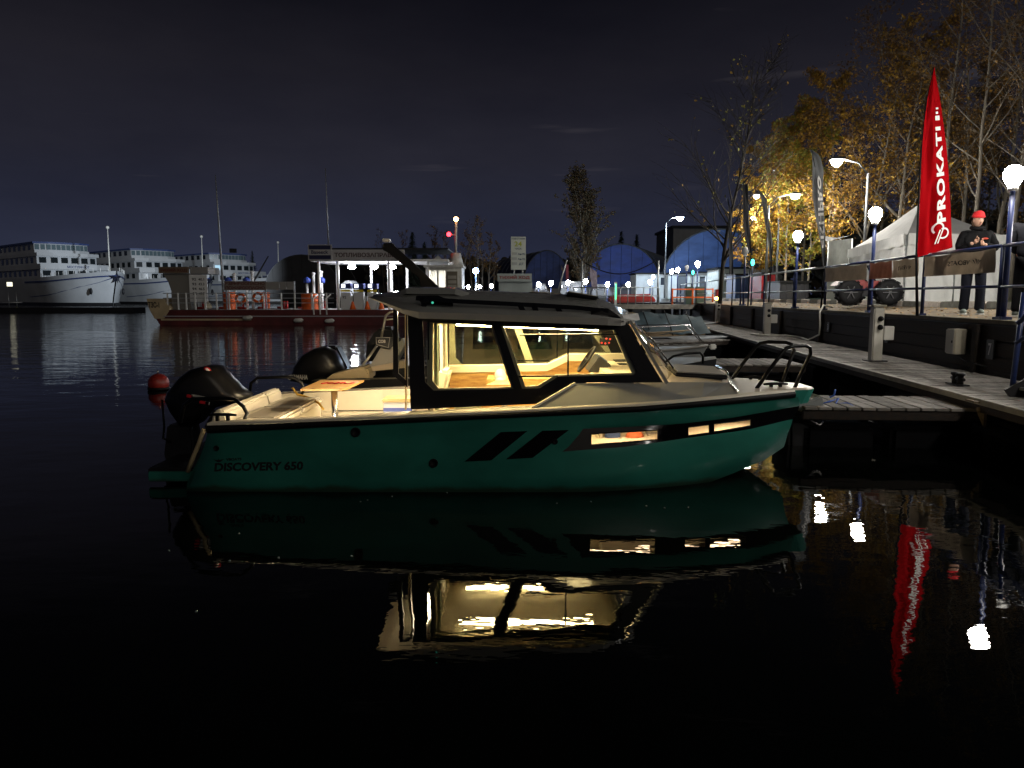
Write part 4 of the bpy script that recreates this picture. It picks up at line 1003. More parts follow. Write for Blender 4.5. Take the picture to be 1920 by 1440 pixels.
# dark flags
def dark_flag(label, pts_l, pts_r, Y, zb, txt=None, col=(.11, .115, .12), pole_x=None):
    pl, pr = sorted((y, x) for x, y in pts_l), sorted((y, x) for x, y in pts_r)
    yb, yt = pl[-1][0], pl[0][0]
    def S(u, v, off=0):
        y = lerp(yb, yt, v); p = lerp(P(curve(pl, y), y, Y), P(curve(pr, y), y, Y), u); p.y -= off + .05 * math.sin(u * 6 + v * 8) + .03 * math.sin(u * 14 - v * 5); return p
    base = P(pole_x or pl[-1][1], yb, Y); base = V((base.x, Y, zb))
    t = thing('feather_flag', label, 'flag', tuple(base), 'feather flags')
    mm = M('flag_' + str(col), col, .7, var=.3, vs=2)
    m = MB(); m.grid([[S(u / 8, v / 24) for u in range(9)] for v in range(25)]); m.grid([[S(u / 8, v / 24, -.004) for u in range(9)] for v in range(25)], flip=True); m.build('cloth', mm, t)
    e = 1 if pole_x else 0
    m = MB(); m.tube([base, S(e, 0), S(e, .5) + V((0, .02, 0)), S(e, 1)], [.025, .02, .014, .006], 6); m.build('pole', m_rubber, t)
    if txt: letters(txt, lambda u, v: S(.30 + .45 * v, .16 + .62 * u, .02), 'mirrored_lettering', M('flag_white_print', (.72, .70, .68), .7), t, .03, 1.1)
    return t
dark_flag('black feather flag with mirrored FISHPRO lettering beside the white tent', [(1519, 281), (1521, 300), (1524, 350), (1529, 400), (1537, 450), (1543, 500)], [(1520, 281), (1536, 292), (1545, 320), (1546, 400), (1546, 450), (1546, 500)], 20.4, ZQ + .05, 'FISHPRO', pole_x=1543)
dark_flag('thin dark curled feather flag before the yellow birch', [(1420, 356), (1427, 375), (1434, 410), (1440, 450), (1443, 490)], [(1421, 356), (1437, 372), (1443, 410), (1449, 460), (1446, 492)], 26, 1.5, col=(.07, .07, .065), pole_x=1444)
dark_flag('dark feather flag standing between bare tree and yellow leaves', [(1390, 345), (1393, 380), (1395, 420), (1398, 450), (1403, 470)], [(1401, 345), (1404, 380), (1405, 420), (1407, 445), (1408, 470)], 28, 1.5, col=(.05, .052, .06), pole_x=1406)
dark_flag('narrow grey feather flag just right of the bare tree', [(1363, 372), (1366, 400), (1367, 450), (1367, 515)], [(1364, 372), (1372, 400), (1374, 450), (1374, 515)], 29, 1.5, col=(.10, .10, .11), pole_x=1374)
dark_flag('small pinkish feather flag before the middle blue hangar', [(1106, 502), (1107, 520), (1110, 542)], [(1107, 501), (1119, 510), (1120, 543)], 62, 1.4, col=(.40, .33, .38), pole_x=1120)
# ---- white party tent
def tent():
    t = thing('party_tent', 'white party tent with sagging roof behind the red flag', 'tent', (14.0, 24, ZL))
    Yc = 22.0; z0 = ZL - .02
    c0 = P(1693, 567, Yc); c0 = V((c0.x, Yc, z0))                       # near corner
    zw = P(1693, 440, Yc).z
    wl_ = P(1588, 567, 29.5); a = V((wl_.x, 29.5, z0))                        # left wall runs away
    wr_ = P(1876, 567, 22.6); b = V((wr_.x, 22.6, z0))                        # front wall to the right
    d = a + (b - c0)
    def wall_(p, q, name, k, mat):
        m = MB(); n_ = (q - p).cross(V((0, 0, 1))).normalized(); rows = []
        for j in range(9):
            v = j / 8; rows.append([lerp(p, q, i / 40) + V((0, 0, v * (zw - z0))) + n_ * (.05 * math.sin(i * .9 + v * 2.5 * k) * (1 - .5 * v) + .04 * math.sin(i * .37 + 7 * v)) for i in range(41)])
        m.grid(rows); return m.build(name, mat, t)
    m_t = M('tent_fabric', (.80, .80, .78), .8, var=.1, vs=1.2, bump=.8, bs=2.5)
    wall_(a, c0, 'left_wall', 1, m_t); wall_(c0, b, 'front_wall', 1.6, m_t); wall_(b, d, 'right_wall', 1, m_t); wall_(d, a, 'back_wall', 1, m_t)
    ap = (a + b) / 2 + V((0, 0, 0)); apex = V((ap.x, ap.y, P(1738, 382, ap.y).z))
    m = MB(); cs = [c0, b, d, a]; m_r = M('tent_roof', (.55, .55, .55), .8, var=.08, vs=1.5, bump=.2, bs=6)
    for p, q in zip(cs, cs[1:] + cs[:1]):
        rows = []
        for j in range(9):
            s_ = j / 8
            rows.append([lerp(lerp(p, q, i / 10) + V((0, 0, zw - z0)), apex, s_) + V((0, 0, -.10 * math.sin(pi * s_) * (.5 + .5 * math.sin(pi * i / 10)))) for i in range(11)])
        m.grid(rows)
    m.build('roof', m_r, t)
    for p, q, nm in ((a, c0, 'left_valance'), (c0, b, 'front_valance')):
        m = MB(); n_ = (q - p).cross(V((0, 0, 1))).normalized()
        m.grid([[lerp(p, q, i / 30) + n_ * .07 + V((0, 0, zw - z0 + .04 - j * .17 + (.02 * math.sin(i * 1.3) if j else 0))) for i in range(31)] for j in range(3)]); m.build(nm, m_t, t)
    for p in (a, c0, b, lerp(a, c0, .5), lerp(c0, b, .5)):
        m = MB(); m.tube([p + V((0, 0, 0)), p + V((0, 0, zw - z0))], .03, 6); m.build('pole', m_galv, t)
tent()
def tent2():
    t = thing('grey_tent', 'older grey canvas tent standing left behind the white tent', 'tent', (12.2, 29, ZL))
    a, b = P(1548, 566, 33), P(1592, 566, 31.5); zt_ = P(1560, 448, 32).z
    a.z = b.z = ZL - .02; m = MB(); m.grid([[lerp(a, b, i / 14) + V((0, .05 * math.sin(i), j / 5 * (zt_ - ZL))) for i in range(15)] for j in range(6)]); m.build('wall', M('old_canvas', (.20, .21, .20), .9, var=.3, vs=1, bump=.3, bs=6), t)
    c_ = lerp(a, b, .5) + V((.3, 2.5, zt_ - ZL + .35)); m = MB(); at, bt_ = a + V((0, 0, zt_ - ZL)), b + V((0, 0, zt_ - ZL + .15))
    m.grid([[at, bt_], [lerp(at, c_, .5) + V((0, 0, -.1)), lerp(bt_, c_, .5) + V((0, 0, -.1))], [c_, c_ + V((.1, 0, 0))]]); m.build('roof', M('old_canvas_roof', (.14, .14, .14), .9), t)
    for p in (a, b): m = MB(); m.tube([p, p + V((0, 0, zt_ - ZL))], .03, 6); m.build('pole', m_galv, t)
tent2()
# ---- red side-by-side buggy
def buggy():
    Y = 20.2; c_ = P(1630, 566, Y); z = gz_(2.6); t = thing('buggy', 'red and black off-road buggy parked before the white tent', 'buggy', (c_.x, Y, z))
    sc_ = Y / F
    def wheel(x, Yw):
        p = P(x, 548, Yw); p.z = z + .32; rot = Matrix.Rotation(pi / 2, 3, 'X')
        m = MB(); m.lathe([(.20, -.13), (.30, -.14), (.335, -.09), (.34, 0), (.335, .09), (.30, .14), (.20, .13)], p, 20, rot=rot); w_ = m.build('wheel', m_rubber, t)
        for k in range(14):
            a = 2 * pi * k / 14; q = p + V((math.cos(a) * .34, 0, math.sin(a) * .34)); m = MB(); m.box(q, (.025, .24, .06), rot=Matrix.Rotation(-a, 3, 'Y')); m.build('tread_block', m_rubber, w_)
        m = MB(); m.lathe([(.05, -.15), (.19, -.13), (.20, -.11), (.18, -.09)], p, 14, rot=Matrix.Rotation(pi / 2, 3, 'X')); m.build('rim', m_dark, w_)
        for k in range(6):
            a = 2 * pi * k / 6; m = MB(); m.bar(p + V((0, -.155 + .0, 0)), p + V((math.cos(a) * .18, -.145, math.sin(a) * .18)), .03, .02); m.build('spoke', M('spoke_grey', (.10, .10, .105), .35, .6), w_)
    wheel(1591, Y - .45); wheel(1664, Y - .45); wheel(1598, Y + .7); wheel(1668, Y + .7)
    def pl(pts_, name, mat, y0=-.35, d=.95): m = MB(); m.plate([[P(x, y, Y) + V((0, y0, 0)) for x, y in pts_]], (0, d, 0)); return m.build(name, mat, t, .02)
    pl([(1598, 556), (1655, 556), (1662, 545), (1640, 538), (1600, 540)], 'chassis', m_dark)
    pl([(1575, 536), (1585, 527), (1604, 525), (1612, 534), (1604, 543), (1590, 533)], 'rear_fender', M('buggy_red', (.20, .012, .01), .5), -.5, 1.2)
    pl([(1612, 540), (1618, 528), (1650, 526), (1662, 530), (1660, 537), (1640, 544)], 'side_panel', M('buggy_red', (.20, .012, .01), .5), -.4, 1.0)
    pl([(1640, 535), (1655, 528), (1678, 536), (1676, 543), (1655, 540)], 'front_fender', M('buggy_grey', (.3, .3, .3), .5), -.5, 1.2)
    pl([(1606, 540), (1610, 524), (1622, 524), (1630, 538)], 'seat', m_rubber, -.1, .5)
    for yy in (-.4, .5):
        m = MB(); m.tube([P(1600, 538, Y) + V((0, yy, 0)), P(1606, 500, Y) + V((0, yy * .8, 0)), P(1640, 499, Y) + V((0, yy * .8, 0)), P(1660, 530, Y) + V((0, yy, 0))], .025); m.build('roll_cage', m_dark, t)
    m = MB(); m.ball(P(1644, 545, Y - .45), .03, 8, 6); m.build('marker_light', M('clear_lens', (.8, .8, .8), .1), t)
buggy()
# ---- gangway stair down to the walkway at the right edge
def gangway():
    p0 = G(1896, 742, ZD); t = thing('gangway_stair', 'blue railed gangway stair from the quay down to the walkway', 'stair', tuple(p0))
    top = Q(8.6, .3, ZQ)
    a = p0 + V((.05, -.25, 0)); 
    m = MB(); m.tube([p0, V((p0.x + .06, p0.y, 1.90))], .032, 8); m.build('post', m_blue, t)
    m = MB(); m.tube([V((p0.x + .0, p0.y, 1.52)), V((p0.x + .16, p0.y - .1, 1.72)), V((p0.x + .62, p0.y - .3, 2.45))], .03, 8); m.build('hand_rail', m_rail, t)
    m = MB(); m.tube([V((p0.x, p0.y, 1.28)), V((p0.x + .55, p0.y - .3, 1.85))], .026, 8); m.build('mid_rail', m_rail, t)
    for dy in (-.05, -.95):
        m = MB(); m.bar(p0 + V((-.05, dy, -.02)), p0 + V((1.35, dy - .3, .90)), .05, .24); m.build('stringer', m_dark, t)
    for k in range(5):
        m = MB(); m.box(p0 + V((.15 + .27 * k, -.55 - .05 * k, .10 + .18 * k)), (.26, .9, .035)); m.build('tread', m_galv, t, .005)
gangway()
# ================================================================ black boat moored beyond the teal one
def neighbour():
    t = thing('dark_boat', 'black motor boat moored behind the teal one, tan seat and raised outboard', 'boat', (0, 11.2, 0), 'boats moored at the pontoons')
    yc = 11.15
    xs = [-2.75, -2, -1, 0, 1, 1.9, 2.6, 3.05]; hb = [1.0, 1.05, 1.08, 1.08, 1.02, .82, .5, .08]; zs = [.70, .72, .74, .77, .81, .86, .90, .93]
    m_h = M('black_hull', (.012, .012, .014), .3)
    rows = []
    for k, zf in ((1, 1), (.97, .55), (.9, .05), (0, -.35)):
        rows.append([V((x - (1 - zf) * .12 * (x > 1.5), yc - b * k, lerp(-.0, z, zf) if zf > 0 else zf)) for x, b, z in zip(xs, hb, zs)])
    m = MB(); m.grid(rows); m.grid([[V((p.x, 2 * yc - p.y, p.z)) for p in r] for r in rows]); m.add([rows[0][0], rows[2][0], rows[3][0], V((xs[0], yc + .9, .05)), V((xs[0], yc + 1.0, .7))], [(0, 1, 2, 3, 4)]); hl = m.build('hull', m_h, t)
    m = MB(); m.grid([[V((x, yc - b * k, z + .005)) for x, b, z in zip(xs, hb, zs)] for k in (1, .8)]); m.build('side_deck', M('dark_deck', (.10, .09, .07), .6), t)
    m = MB(); m.grid([[V((x, yc + b * k, z + .005)) for x, b, z in zip(xs, hb, zs)] for k in (1, .8)]); m.build('side_deck', M('dark_deck', (.10, .09, .07), .6), t)
    m = MB(); m.grid([[V((x, yc + b * k, z + .03 * (1 - abs(k)))) for x, b, z in zip(xs[4:], hb[4:], zs[4:])] for k in (-.98, 0, .98)]); m.build('foredeck', M('dark_deck', (.10, .09, .07), .6), t)
    m = MB(); m.box2((-2.7, yc - .9, .15), (1.2, yc + .9, .2)); m.build('floor', m_dark, t)
    # tilted black outboard
    sh = [(540, 716), (546, 690), (562, 668), (585, 655), (605, 652), (622, 660), (634, 682), (641, 704), (630, 708), (600, 712), (575, 722)]
    S = [P(x, y, 10.9) for x, y in sh]; c_ = sum(S, V()) / len(S); m = MB(); N = len(S); prev = None
    for y, k in ((-.24, .55), (-.2, .85), (-.1, 1), (.1, 1), (.2, .85), (.24, .55)):
        rg = [V((c_.x + (p.x - c_.x) * k, 11.1 + y, c_.z + (p.z - c_.z) * k)) for p in S]
        if prev: m.add(prev + rg, [(i, (i + 1) % N, N + (i + 1) % N, N + i) for i in range(N)], None, True)
        else: m.add(rg, [tuple(range(N))], None, True)
        prev = rg
    m.add(prev, [tuple(range(N))], None, True)
    en = m.build('outboard_engine', M('engine_black', (.007, .007, .008), .3, spec=.25), t, weld=True)
    m = MB(); m.plate([[P(x, y, 11.35) for x, y in ((575, 668), (590, 653), (612, 648), (630, 649), (640, 668), (652, 692), (645, 700), (600, 700))]], (0, .3, 0)); m.build('engine_cover', m_black, en, .03)
    m = MB(); m.bar(P(590, 712, 11.1), V((-2.85, 11.1, -.2)), .2, .16); m.build('engine_leg', m_dark, en)
    letters('YAMAHA', lambda u, v: P(545 + 32 * u, 711 - 1 * u - 9 * v + 2 * u, 10.64), 'engine_lettering', M('grey_print', (.3, .3, .3), .5), en, .03)
    m = MB(); q = [P(543 + 3.5 * math.cos(a), 708 + 4 * math.sin(a), 10.64) for a in [2 * pi * i / 12 for i in range(12)]]; m.tube(q, .006, 4, closed=True); m.build('engine_emblem', M('grey_print', (.3, .3, .3), .5), en)
    # tan stern cushion
    m = MB(); m.plate([[P(x, y, 10.45) for x, y in ((604, 716), (622, 702), (672, 689), (686, 688), (693, 700), (692, 714), (680, 718), (610, 722))]], (0, .5, 0)); m.build('tan_cushion', M('tan_vinyl', (.40, .31, .18), .6, bump=.1), t, .03)
    # console
    m = MB(); m.plate([[P(x, y, 10.75) for x, y in ((692, 688), (716, 648), (731, 656), (755, 634), (758, 648), (738, 684), (742, 688))]], (0, .5, 0)); cs = m.build('console', M('console_grey', (.30, .28, .25), .5), t, .01)
    m = MB(); m.plate([[P(x, y, 10.68) for x, y in ((705, 633), (752, 633), (752, 638), (730, 655), (705, 648))]], (0, .03, 0)); pl = m.build('name_plate', m_ink, cs)
    m = MB(); m.tube([P(x, y, 10.675) for x, y in ((705, 633), (731, 633), (728, 652), (714, 648), (706, 646))], .007, 4, closed=True); m.build('plate_border', M('plate_border', (.4, .38, .34), .5), pl)
    letters('COB', lambda u, v: P(709 + 14 * u, 643 - 6 * v, 10.66), 'plate_lettering', M('plate_white', (.55, .53, .5), .5), pl, .05)
    m = MB(); m.plate([[P(x, y, 10.7) for x, y in ((696, 688), (758, 676), (758, 690), (698, 696))]], (0, .4, 0)); m.build('console_shelf', M('shelf_tan', (.42, .33, .24), .6), cs)
    m = MB(); m.tube([P(708, 646, 10.8), P(690, 672, 10.7), P(676, 690, 10.65)], .018, 6); m.build('grab_rail', M('pale_tube', (.5, .46, .38), .35, .5), t)
    # pale arch tubes
    for y0 in (10.9, 11.9):
        m = MB(); m.tube([P(715, 633, y0), P(719, 612, y0), P(723, 592, y0), P(732, 585, y0), P(752, 583, y0)], .018, 7); m.tube([P(720, 600, y0), P(738, 598, y0)], .012, 6); m.build('arch_tube', M('pale_tube', (.5, .46, .38), .35, .5), t)
    m = MB(); m.plate([[P(x, y, 11.5) for x, y in ((684, 678), (687, 645), (700, 625), (715, 612), (738, 614), (745, 640), (740, 680))]], (0, .4, 0)); m.build('dark_cover', m_dark, t, .05)
    # cabin with windows
    def box_frame(x0, x1, y, z0, z1, holes, name, mat):
        m = MB(); m.plate([[V((x0, y, z0)), V((x1, y, z0)), V((x1 - .35, y, z1)), V((x0 + .05, y, z1))]] + holes, (0, .04, 0)); return m.build(name, mat, t)
    m_cb = M('neighbour_cabin', (.22, .17, .11), .55, var=.15, vs=2)
    for y in (10.35, 11.95):
        hs = [[V((a, y, 1.12)), V((b - .06, y, 1.12)), V((b - .14, y, 1.52)), V((a + .02, y, 1.52))] for a, b in ((-.55, .0), (.08, .62), (.70, 1.20))]
        fr = box_frame(-.7, 1.7, y, .70, 1.62, hs, 'cabin_side', m_cb)
        for h_ in hs: m = MB(); m.plate([[p + V((0, .015, 0)) for p in h_]], (0, .004, 0)); m.build('cabin_pane', m_glass, fr)
    m = MB(); m.box2((-.72, 10.28, 1.62), (1.4, 12.05, 1.68)); m.build('cabin_roof', m_cb, t, .02)
    for x, y in ((.2, 10.8), (.5, 11.4), (1.0, 10.9)):
        m = MB(); m.box((x, y, .62), (.4, .45, .6)); m.build('cabin_seat', M('brown_seat', (.22, .14, .08), .7), t, .05)
    m = MB(); m.ball((.45, 10.9, 1.0), (.12, .3, .2), 12, 8); m.build('seat_headrest', M('brown_seat', (.22, .14, .08), .7), t)
    # black folded mast with searchlight
    a, b = P(829, 552, 11.0), P(727, 462, 11.0); m = MB()
    m.plate([[P(x, y, 10.95) for x, y in ((716, 468), (717, 456), (736, 455), (740, 462), (772, 490), (832, 548), (832, 556), (792, 556), (786, 522), (752, 494), (728, 474))]], (0, .14, 0)); mt = m.build('folded_mast', m_rubber, t, .015)
    m = MB(); m.box(P(725, 451, 10.98), (.11, .12, .05)); m.build('searchlight', M('searchlight_white', (.6, .58, .55), .4), mt, .01)
    # bow rail
    m = MB(); m.tube([V((2.1, 10.5, .88)), P(1262, 668, 10.5), P(1285, 663, 10.5), P(1312, 661, 10.55), P(1318, 667, 10.6), V((2.75, 10.7, .90))], .018, 7); m.build('bow_rail', m_black, t)
neighbour()
def small_boat(name, label, o, L_, B_, hgt, rz, hullm, deckm, extra=None):
    """simple open boat: lofted hull, deck lip, thwart"""
    t = thing(name, label, 'boat', o, 'boats moored at the pontoons', world=False, rz=rz)
    xs = [-.5, -.3, 0, .25, .42, .5]; bb = [.85, .95, 1, .85, .4, .03]
    rows = []
    for k, z in ((1, 1), (.9, .4), (.7, -.1)):
        rows.append([V((x * L_ - (.06 * L_ if x > .4 and z < 1 else 0), -b * B_ / 2 * k, hgt * (z + (.18 * max(0, x) * 2 if z == 1 else 0)))) for x, b in zip(xs, bb)])
    m = MB(); m.grid(rows); m.grid([[V((p.x, -p.y, p.z)) for p in r] for r in rows], flip=True); m.add([rows[0][0], rows[1][0], rows[2][0], V((rows[2][0].x, -rows[2][0].y, rows[2][0].z)), V((rows[1][0].x, -rows[1][0].y, rows[1][0].z)), V((rows[0][0].x, -rows[0][0].y, rows[0][0].z))], [(0, 1, 2, 3, 4, 5)]); m.build('hull', hullm, t)
    m = MB(); m.tube([rows[0][i] for i in range(6)], .03, 6); m.build('gunwale', deckm, t)
    m = MB(); m.tube([V((p.x, -p.y, p.z)) for p in rows[0]], .03, 6); m.build('gunwale', deckm, t)
    m = MB(); m.grid([[V((p.x, p.y * k, p.z)) for p in rows[0][2:]] for k in (-1, 0, 1)]); m.build('foredeck', deckm, t)
    m = MB(); m.box((-.2 * L_, 0, hgt * .7), (.3, B_ * .8, .05)); m.build('thwart', deckm, t)
    if extra: extra(t)
    return t
m_tarp = M('blue_grey_tarp', (.06, .095, .115), .6, var=.25, vs=3, bump=.3, bs=4)
def tarp(t):
    m = MB(); m.grid([[V((x, y, .55 + .75 * (1 - abs(y) / 1.0) * (1 - .25 * abs(x) / 2.2) + .03 * math.sin(9 * x + 5 * y))) for x in [-2.2 + .22 * i for i in range(21)]] for y in (-1, -.66, -.33, 0, .33, .66, 1)]); m.build('tarpaulin', m_tarp, t)
    for x in (-1.6, -.8, 0, .8, 1.6): m = MB(); m.tube([(x, -1.02, .5), (x, -.6, .90), (x, 0, 1.33), (x, .6, .9), (x, 1.02, .5)], .018, 5); m.build('tie_rope', m_rubber, t)
small_boat('covered_boat', 'boat covered by a blue-grey tarpaulin near the service pier', tuple(P(1205, 590, 27)[:2]) + (0,), 5, 2.1, .6, .12, M('tan_hull', (.32, .24, .15), .5), M('tan_hull', (.32, .24, .15), .5), tarp)
def rails(t):
    for y in (-.5, .5): m = MB(); m.tube([(-.2, y, .75), (.1, y, 1.15), (1.4, y * .5, 1.2), (1.75, y * .2, .8)], .016, 6); m.build('bow_rail', m_steel, t)
small_boat('white_runabout', 'small white runabout with steel bow rail right of the windscreen', tuple(P(1175, 640, 17.5)[:2]) + (0,), 3.8, 1.6, .6, .0, M('runabout_grey', (.24, .25, .25), .5), M('runabout_deck', (.20, .19, .17), .6), rails)
def eng(t):
    m = MB(); m.ball((-2.2, 0, .9), (.22, .18, .28), 10, 8); m.build('outboard_engine', m_rubber, t)
    m = MB(); m.box((-2.2, 0, .35), (.14, .12, .9)); m.build('engine_leg', m_rubber, t)
small_boat('grey_skiff', 'low grey skiff lying before the covered boat', tuple(P(1262, 612, 24)[:2]) + (0,), 4.2, 1.6, .5, .05, m_dark, M('skiff_grey', (.24, .26, .28), .6), eng)
small_boat('dark_launch', 'dark launch with pale deck beyond the short finger pontoon', tuple(P(1248, 600, 33)[:2]) + (0,), 5, 1.9, .6, .1, m_dark, M('skiff_grey', (.24, .26, .28), .6))
# little grey tender in front of the near finger
def tender():
    o = P(1520, 790, 9.2); t = thing('grey_tender', 'small grey tender bow with steel loop and blue rope beside the near finger', 'boat', (o.x, 9.3, 0), 'boats moored at the pontoons')
    y0 = 9.05
    m = MB(); m.plate([[P(x, y, y0) for x, y in ((1492, 764), (1500, 752), (1530, 748), (1538, 740), (1546, 752), (1544, 764), (1532, 776), (1515, 778))]], (0, .75, 0)); m.build('bow_body', M('tender_grey', (.24, .26, .27), .5), t, .02)
    m = MB(); m.plate([[P(x, y, y0 + .1) for x, y in ((1480, 776), (1540, 770), (1520, 850), (1480, 850))]], (0, .6, 0)); m.build('hull', m_dark, t, .04)
    m = MB(); m.tube([P(1505, 776, y0 - .02), P(1520, 788, y0 - .03), P(1536, 797, y0 - .03), P(1544, 792, y0 - .03), P(1544, 764, y0 - .02)], .015, 7); m.build('steel_loop', m_steel, t)
    m = MB(); m.tube([P(1542, 757, y0 + .2), P(1558, 752, y0 + .3), P(1572, 747, y0 + .4), P(1566, 758, y0 + .2), P(1590, 756, y0 + .2), P(1600, 762, y0), P(1584, 766, y0)], .012, 6); m.build('blue_rope', M('blue_rope', (.02, .08, .40), .7), t)
    m = MB(); m.tube([P(1556, 745, 9.6), P(1564, 741, 9.6), P(1566, 730, 9.6)], .012, 6); m.build('rope_end', M('blue_rope', (.02, .08, .40), .7), t)
tender()

# ================================================================ people
def skin(vs, es, rad, sub=1):
    me = bpy.data.meshes.new('sk'); me.from_pydata(vs, es, []); o = bpy.data.objects.new('sk', me); COL.objects.link(o)
    md = o.modifiers.new('s', 'SKIN'); md.use_smooth_shade = True
    for i, r in enumerate(rad): me.skin_vertices[0].data[i].radius = r if hasattr(r, '__len__') else (r, r)
    me.skin_vertices[0].data[0].use_root = True
    o.modifiers.new('u', 'SUBSURF').levels = sub
    ev = bpy.data.meshes.new_from_object(o.evaluated_get(bpy.context.evaluated_depsgraph_get()))
    r_ = ([v.co.copy() for v in ev.vertices], [tuple(p.vertices) for p in ev.polygons])
    bpy.data.objects.remove(o); bpy.data.meshes.remove(me); bpy.data.meshes.remove(ev)
    return r_
def hand(m, w, d, side, mi=0):
    """palm and five bent fingers from wrist w pointing along d"""
    d = V(d).normalized(); up = V((0, 0, 1)); s_ = d.cross(up).normalized() * side; pm = w + d * .05
    m.ball(pm, (.030, .045, .045), 10, 6, mi)
    for k, ln in enumerate((.060, .072, .068, .052)):
        b = w + d * .085 + up * (.03 - .02 * k); m.tube([b, b + d * ln * .5 - s_ * .01, b + d * ln * .8 - s_ * .035], [.010, .009, .007], 6, mi)
    b = pm + up * .035; m.tube([b, b + d * .03 + up * .025 - s_ * .015, b + d * .055 + up * .03 - s_ * .03], [.012, .010, .008], 6, mi)
def person(label, loc, rz, head_turn, arms, jacket_m, trouser_m, hat, group='people on the quay', badges=False, legs=None):
    t = thing('person', label, 'person', loc, group, world=False, rz=rz)
    m_sk = M('skin', (.52, .30, .21), .55)
    sh = {-1: V((-.19, .0, 1.42)), 1: V((.19, .0, 1.42))}
    legs = legs or {s_: (V((.10 * s_, 0, .86)), V((.115 * s_, -.03, .47)), V((.125 * s_, .02, .09))) for s_ in (-1, 1)}
    # body: torso, neck, arms, legs in one skin
    vs = [V((0, 0, .93)), V((0, .0, 1.15)), V((0, -.01, 1.36)), V((0, -.02, 1.48)), V((0, -.04, 1.56))]; es = [(0, 1), (1, 2), (2, 3), (3, 4)]; rd = [(.13, .10), (.12, .09), (.13, .10), .055, .05]
    for s_ in (-1, 1):
        e, w = arms[s_]; i = len(vs); vs += [sh[s_], e, w]; es += [(2, i), (i, i + 1), (i + 1, i + 2)]; rd += [.055, .042, .032]
        a, b, c_ = legs[s_]; i = len(vs); vs += [a, b, c_]; es += [(0, i), (i, i + 1), (i + 1, i + 2)]; rd += [.08, .055, .045]
    m = MB(); m.add(*skin(vs, es, rd), None, True)
    # head
    hc_ = V((0, -.055, 1.665)); rt = Matrix.Rotation(head_turn, 3, 'Z') @ Matrix.Rotation(.10, 3, 'X')
    n0 = len(m.v); m.ball(hc_, (.076, .095, .115), 18, 14)
    for i in range(n0, len(m.v)):
        p = V(m.v[i]) - hc_
        if p.y < 0:
            if p.z < -.03: p.x *= .86; p.y *= .96                      # jaw
            if abs(p.x) < .022 and -.045 < p.z < .01: p.y -= .016      # nose
            if .012 < abs(p.x) < .05 and .0 < p.z < .03: p.y += .010   # eye hollows
            if abs(p.x) < .03 and -.075 < p.z < -.055: p.y -= .006     # lips
        m.v[i] = tuple(hc_ + rt @ p)
    for s_ in (-1, 1): m.ball(hc_ + rt @ V((.076 * s_, .005, -.005)), (.012, .02, .03), 8, 6)
    m.tube([hc_ + rt @ V((0, -.09, .01)), hc_ + rt @ V((0, -.118, -.03)), hc_ + rt @ V((0, -.095, -.042))], [.006, .014, .008], 6)
    for s_ in (-1, 1): e, w = arms[s_]; hand(m, w, (w - e), s_)
    body = m.build('body', m_sk, t)
    for s_ in (-1, 1):
        k = MB(); k.ball(hc_ + rt @ V((.030 * s_, -.083, .012)), (.011, .006, .006), 8, 6); k.build('eye', m_ink, body)
        k = MB(); k.bar(hc_ + rt @ V((.016 * s_, -.092, .03)), hc_ + rt @ V((.048 * s_, -.082, .032)), .006, .006); k.build('eyebrow', M('hair', (.12, .07, .04), .7), body)
    k = MB(); k.bar(hc_ + rt @ V((-.024, -.094, -.062)), hc_ + rt @ V((.024, -.094, -.062)), .008, .008); k.build('lips', M('lips', (.42, .14, .12), .5), body)
    # jacket
    vs = [V((0, 0, .88)), V((0, .0, 1.08)), V((0, -.01, 1.30)), V((0, -.01, 1.44)), V((0, -.02, 1.52))]; es = [(0, 1), (1, 2), (2, 3), (3, 4)]; rd = [(.205, .15), (.195, .145), (.20, .15), (.13, .11), (.095, .10)]
    for s_ in (-1, 1):
        e, w = arms[s_]; i = len(vs); vs += [sh[s_] + V((.015 * s_, 0, -.01)), lerp(sh[s_], e, .5) + V((.02 * s_, 0, 0)), e, lerp(e, w, .92)]; es += [(2, i), (i, i + 1), (i + 1, i + 2), (i + 2, i + 3)]; rd += [.10, .085, .075, .055]
    m = MB(); m.add(*skin(vs, es, rd, 2), None, True)
    for i, p in enumerate(m.v): q = V(p); m.v[i] = tuple(q + V((.006, .006, .004)) * math.sin(q.z * 60 + q.x * 40) )
    jk = m.build('jacket', jacket_m, t)
    k = MB(); k.tube([V((.09 * math.cos(a), -.02 + .10 * math.sin(a), 1.535 + .02 * math.sin(a))) for a in [2 * pi * i / 14 for i in range(14)]], .035, 8, closed=True); k.build('collar', jacket_m, jk)
    if badges:
        for (p, r_, col, nm) in (((.10, -.165, 1.335), (.055, .010, .016), M('red_badge', (.55, .06, .03), .6), 'chest_badge'), ((.155, -.155, 1.17), (.032, .012, .034), M('grey_badge', (.4, .4, .38), .6), 'round_badge'), ((.30, -.06, 1.25), (.012, .03, .035), M('pink_badge', (.55, .3, .25), .6), 'sleeve_badge')):
            k = MB(); k.ball(p, r_, 10, 6); k.build(nm, col, jk)
    # trousers and shoes
    vs = [V((0, 0, .92))]; es = []; rd = [(.17, .13)]
    for s_ in (-1, 1):
        a, b, c_ = legs[s_]; i = len(vs); vs += [a, lerp(a, b, .5), b, lerp(b, c_, .6), c_ + V((0, 0, -.03))]; es += [(0, i), (i, i + 1), (i + 1, i + 2), (i + 2, i + 3), (i + 3, i + 4)]; rd += [.11, .10, .088, .085, .092]
    m = MB(); m.add(*skin(vs, es, rd, 2), None, True); m.build('trousers', trouser_m, t)
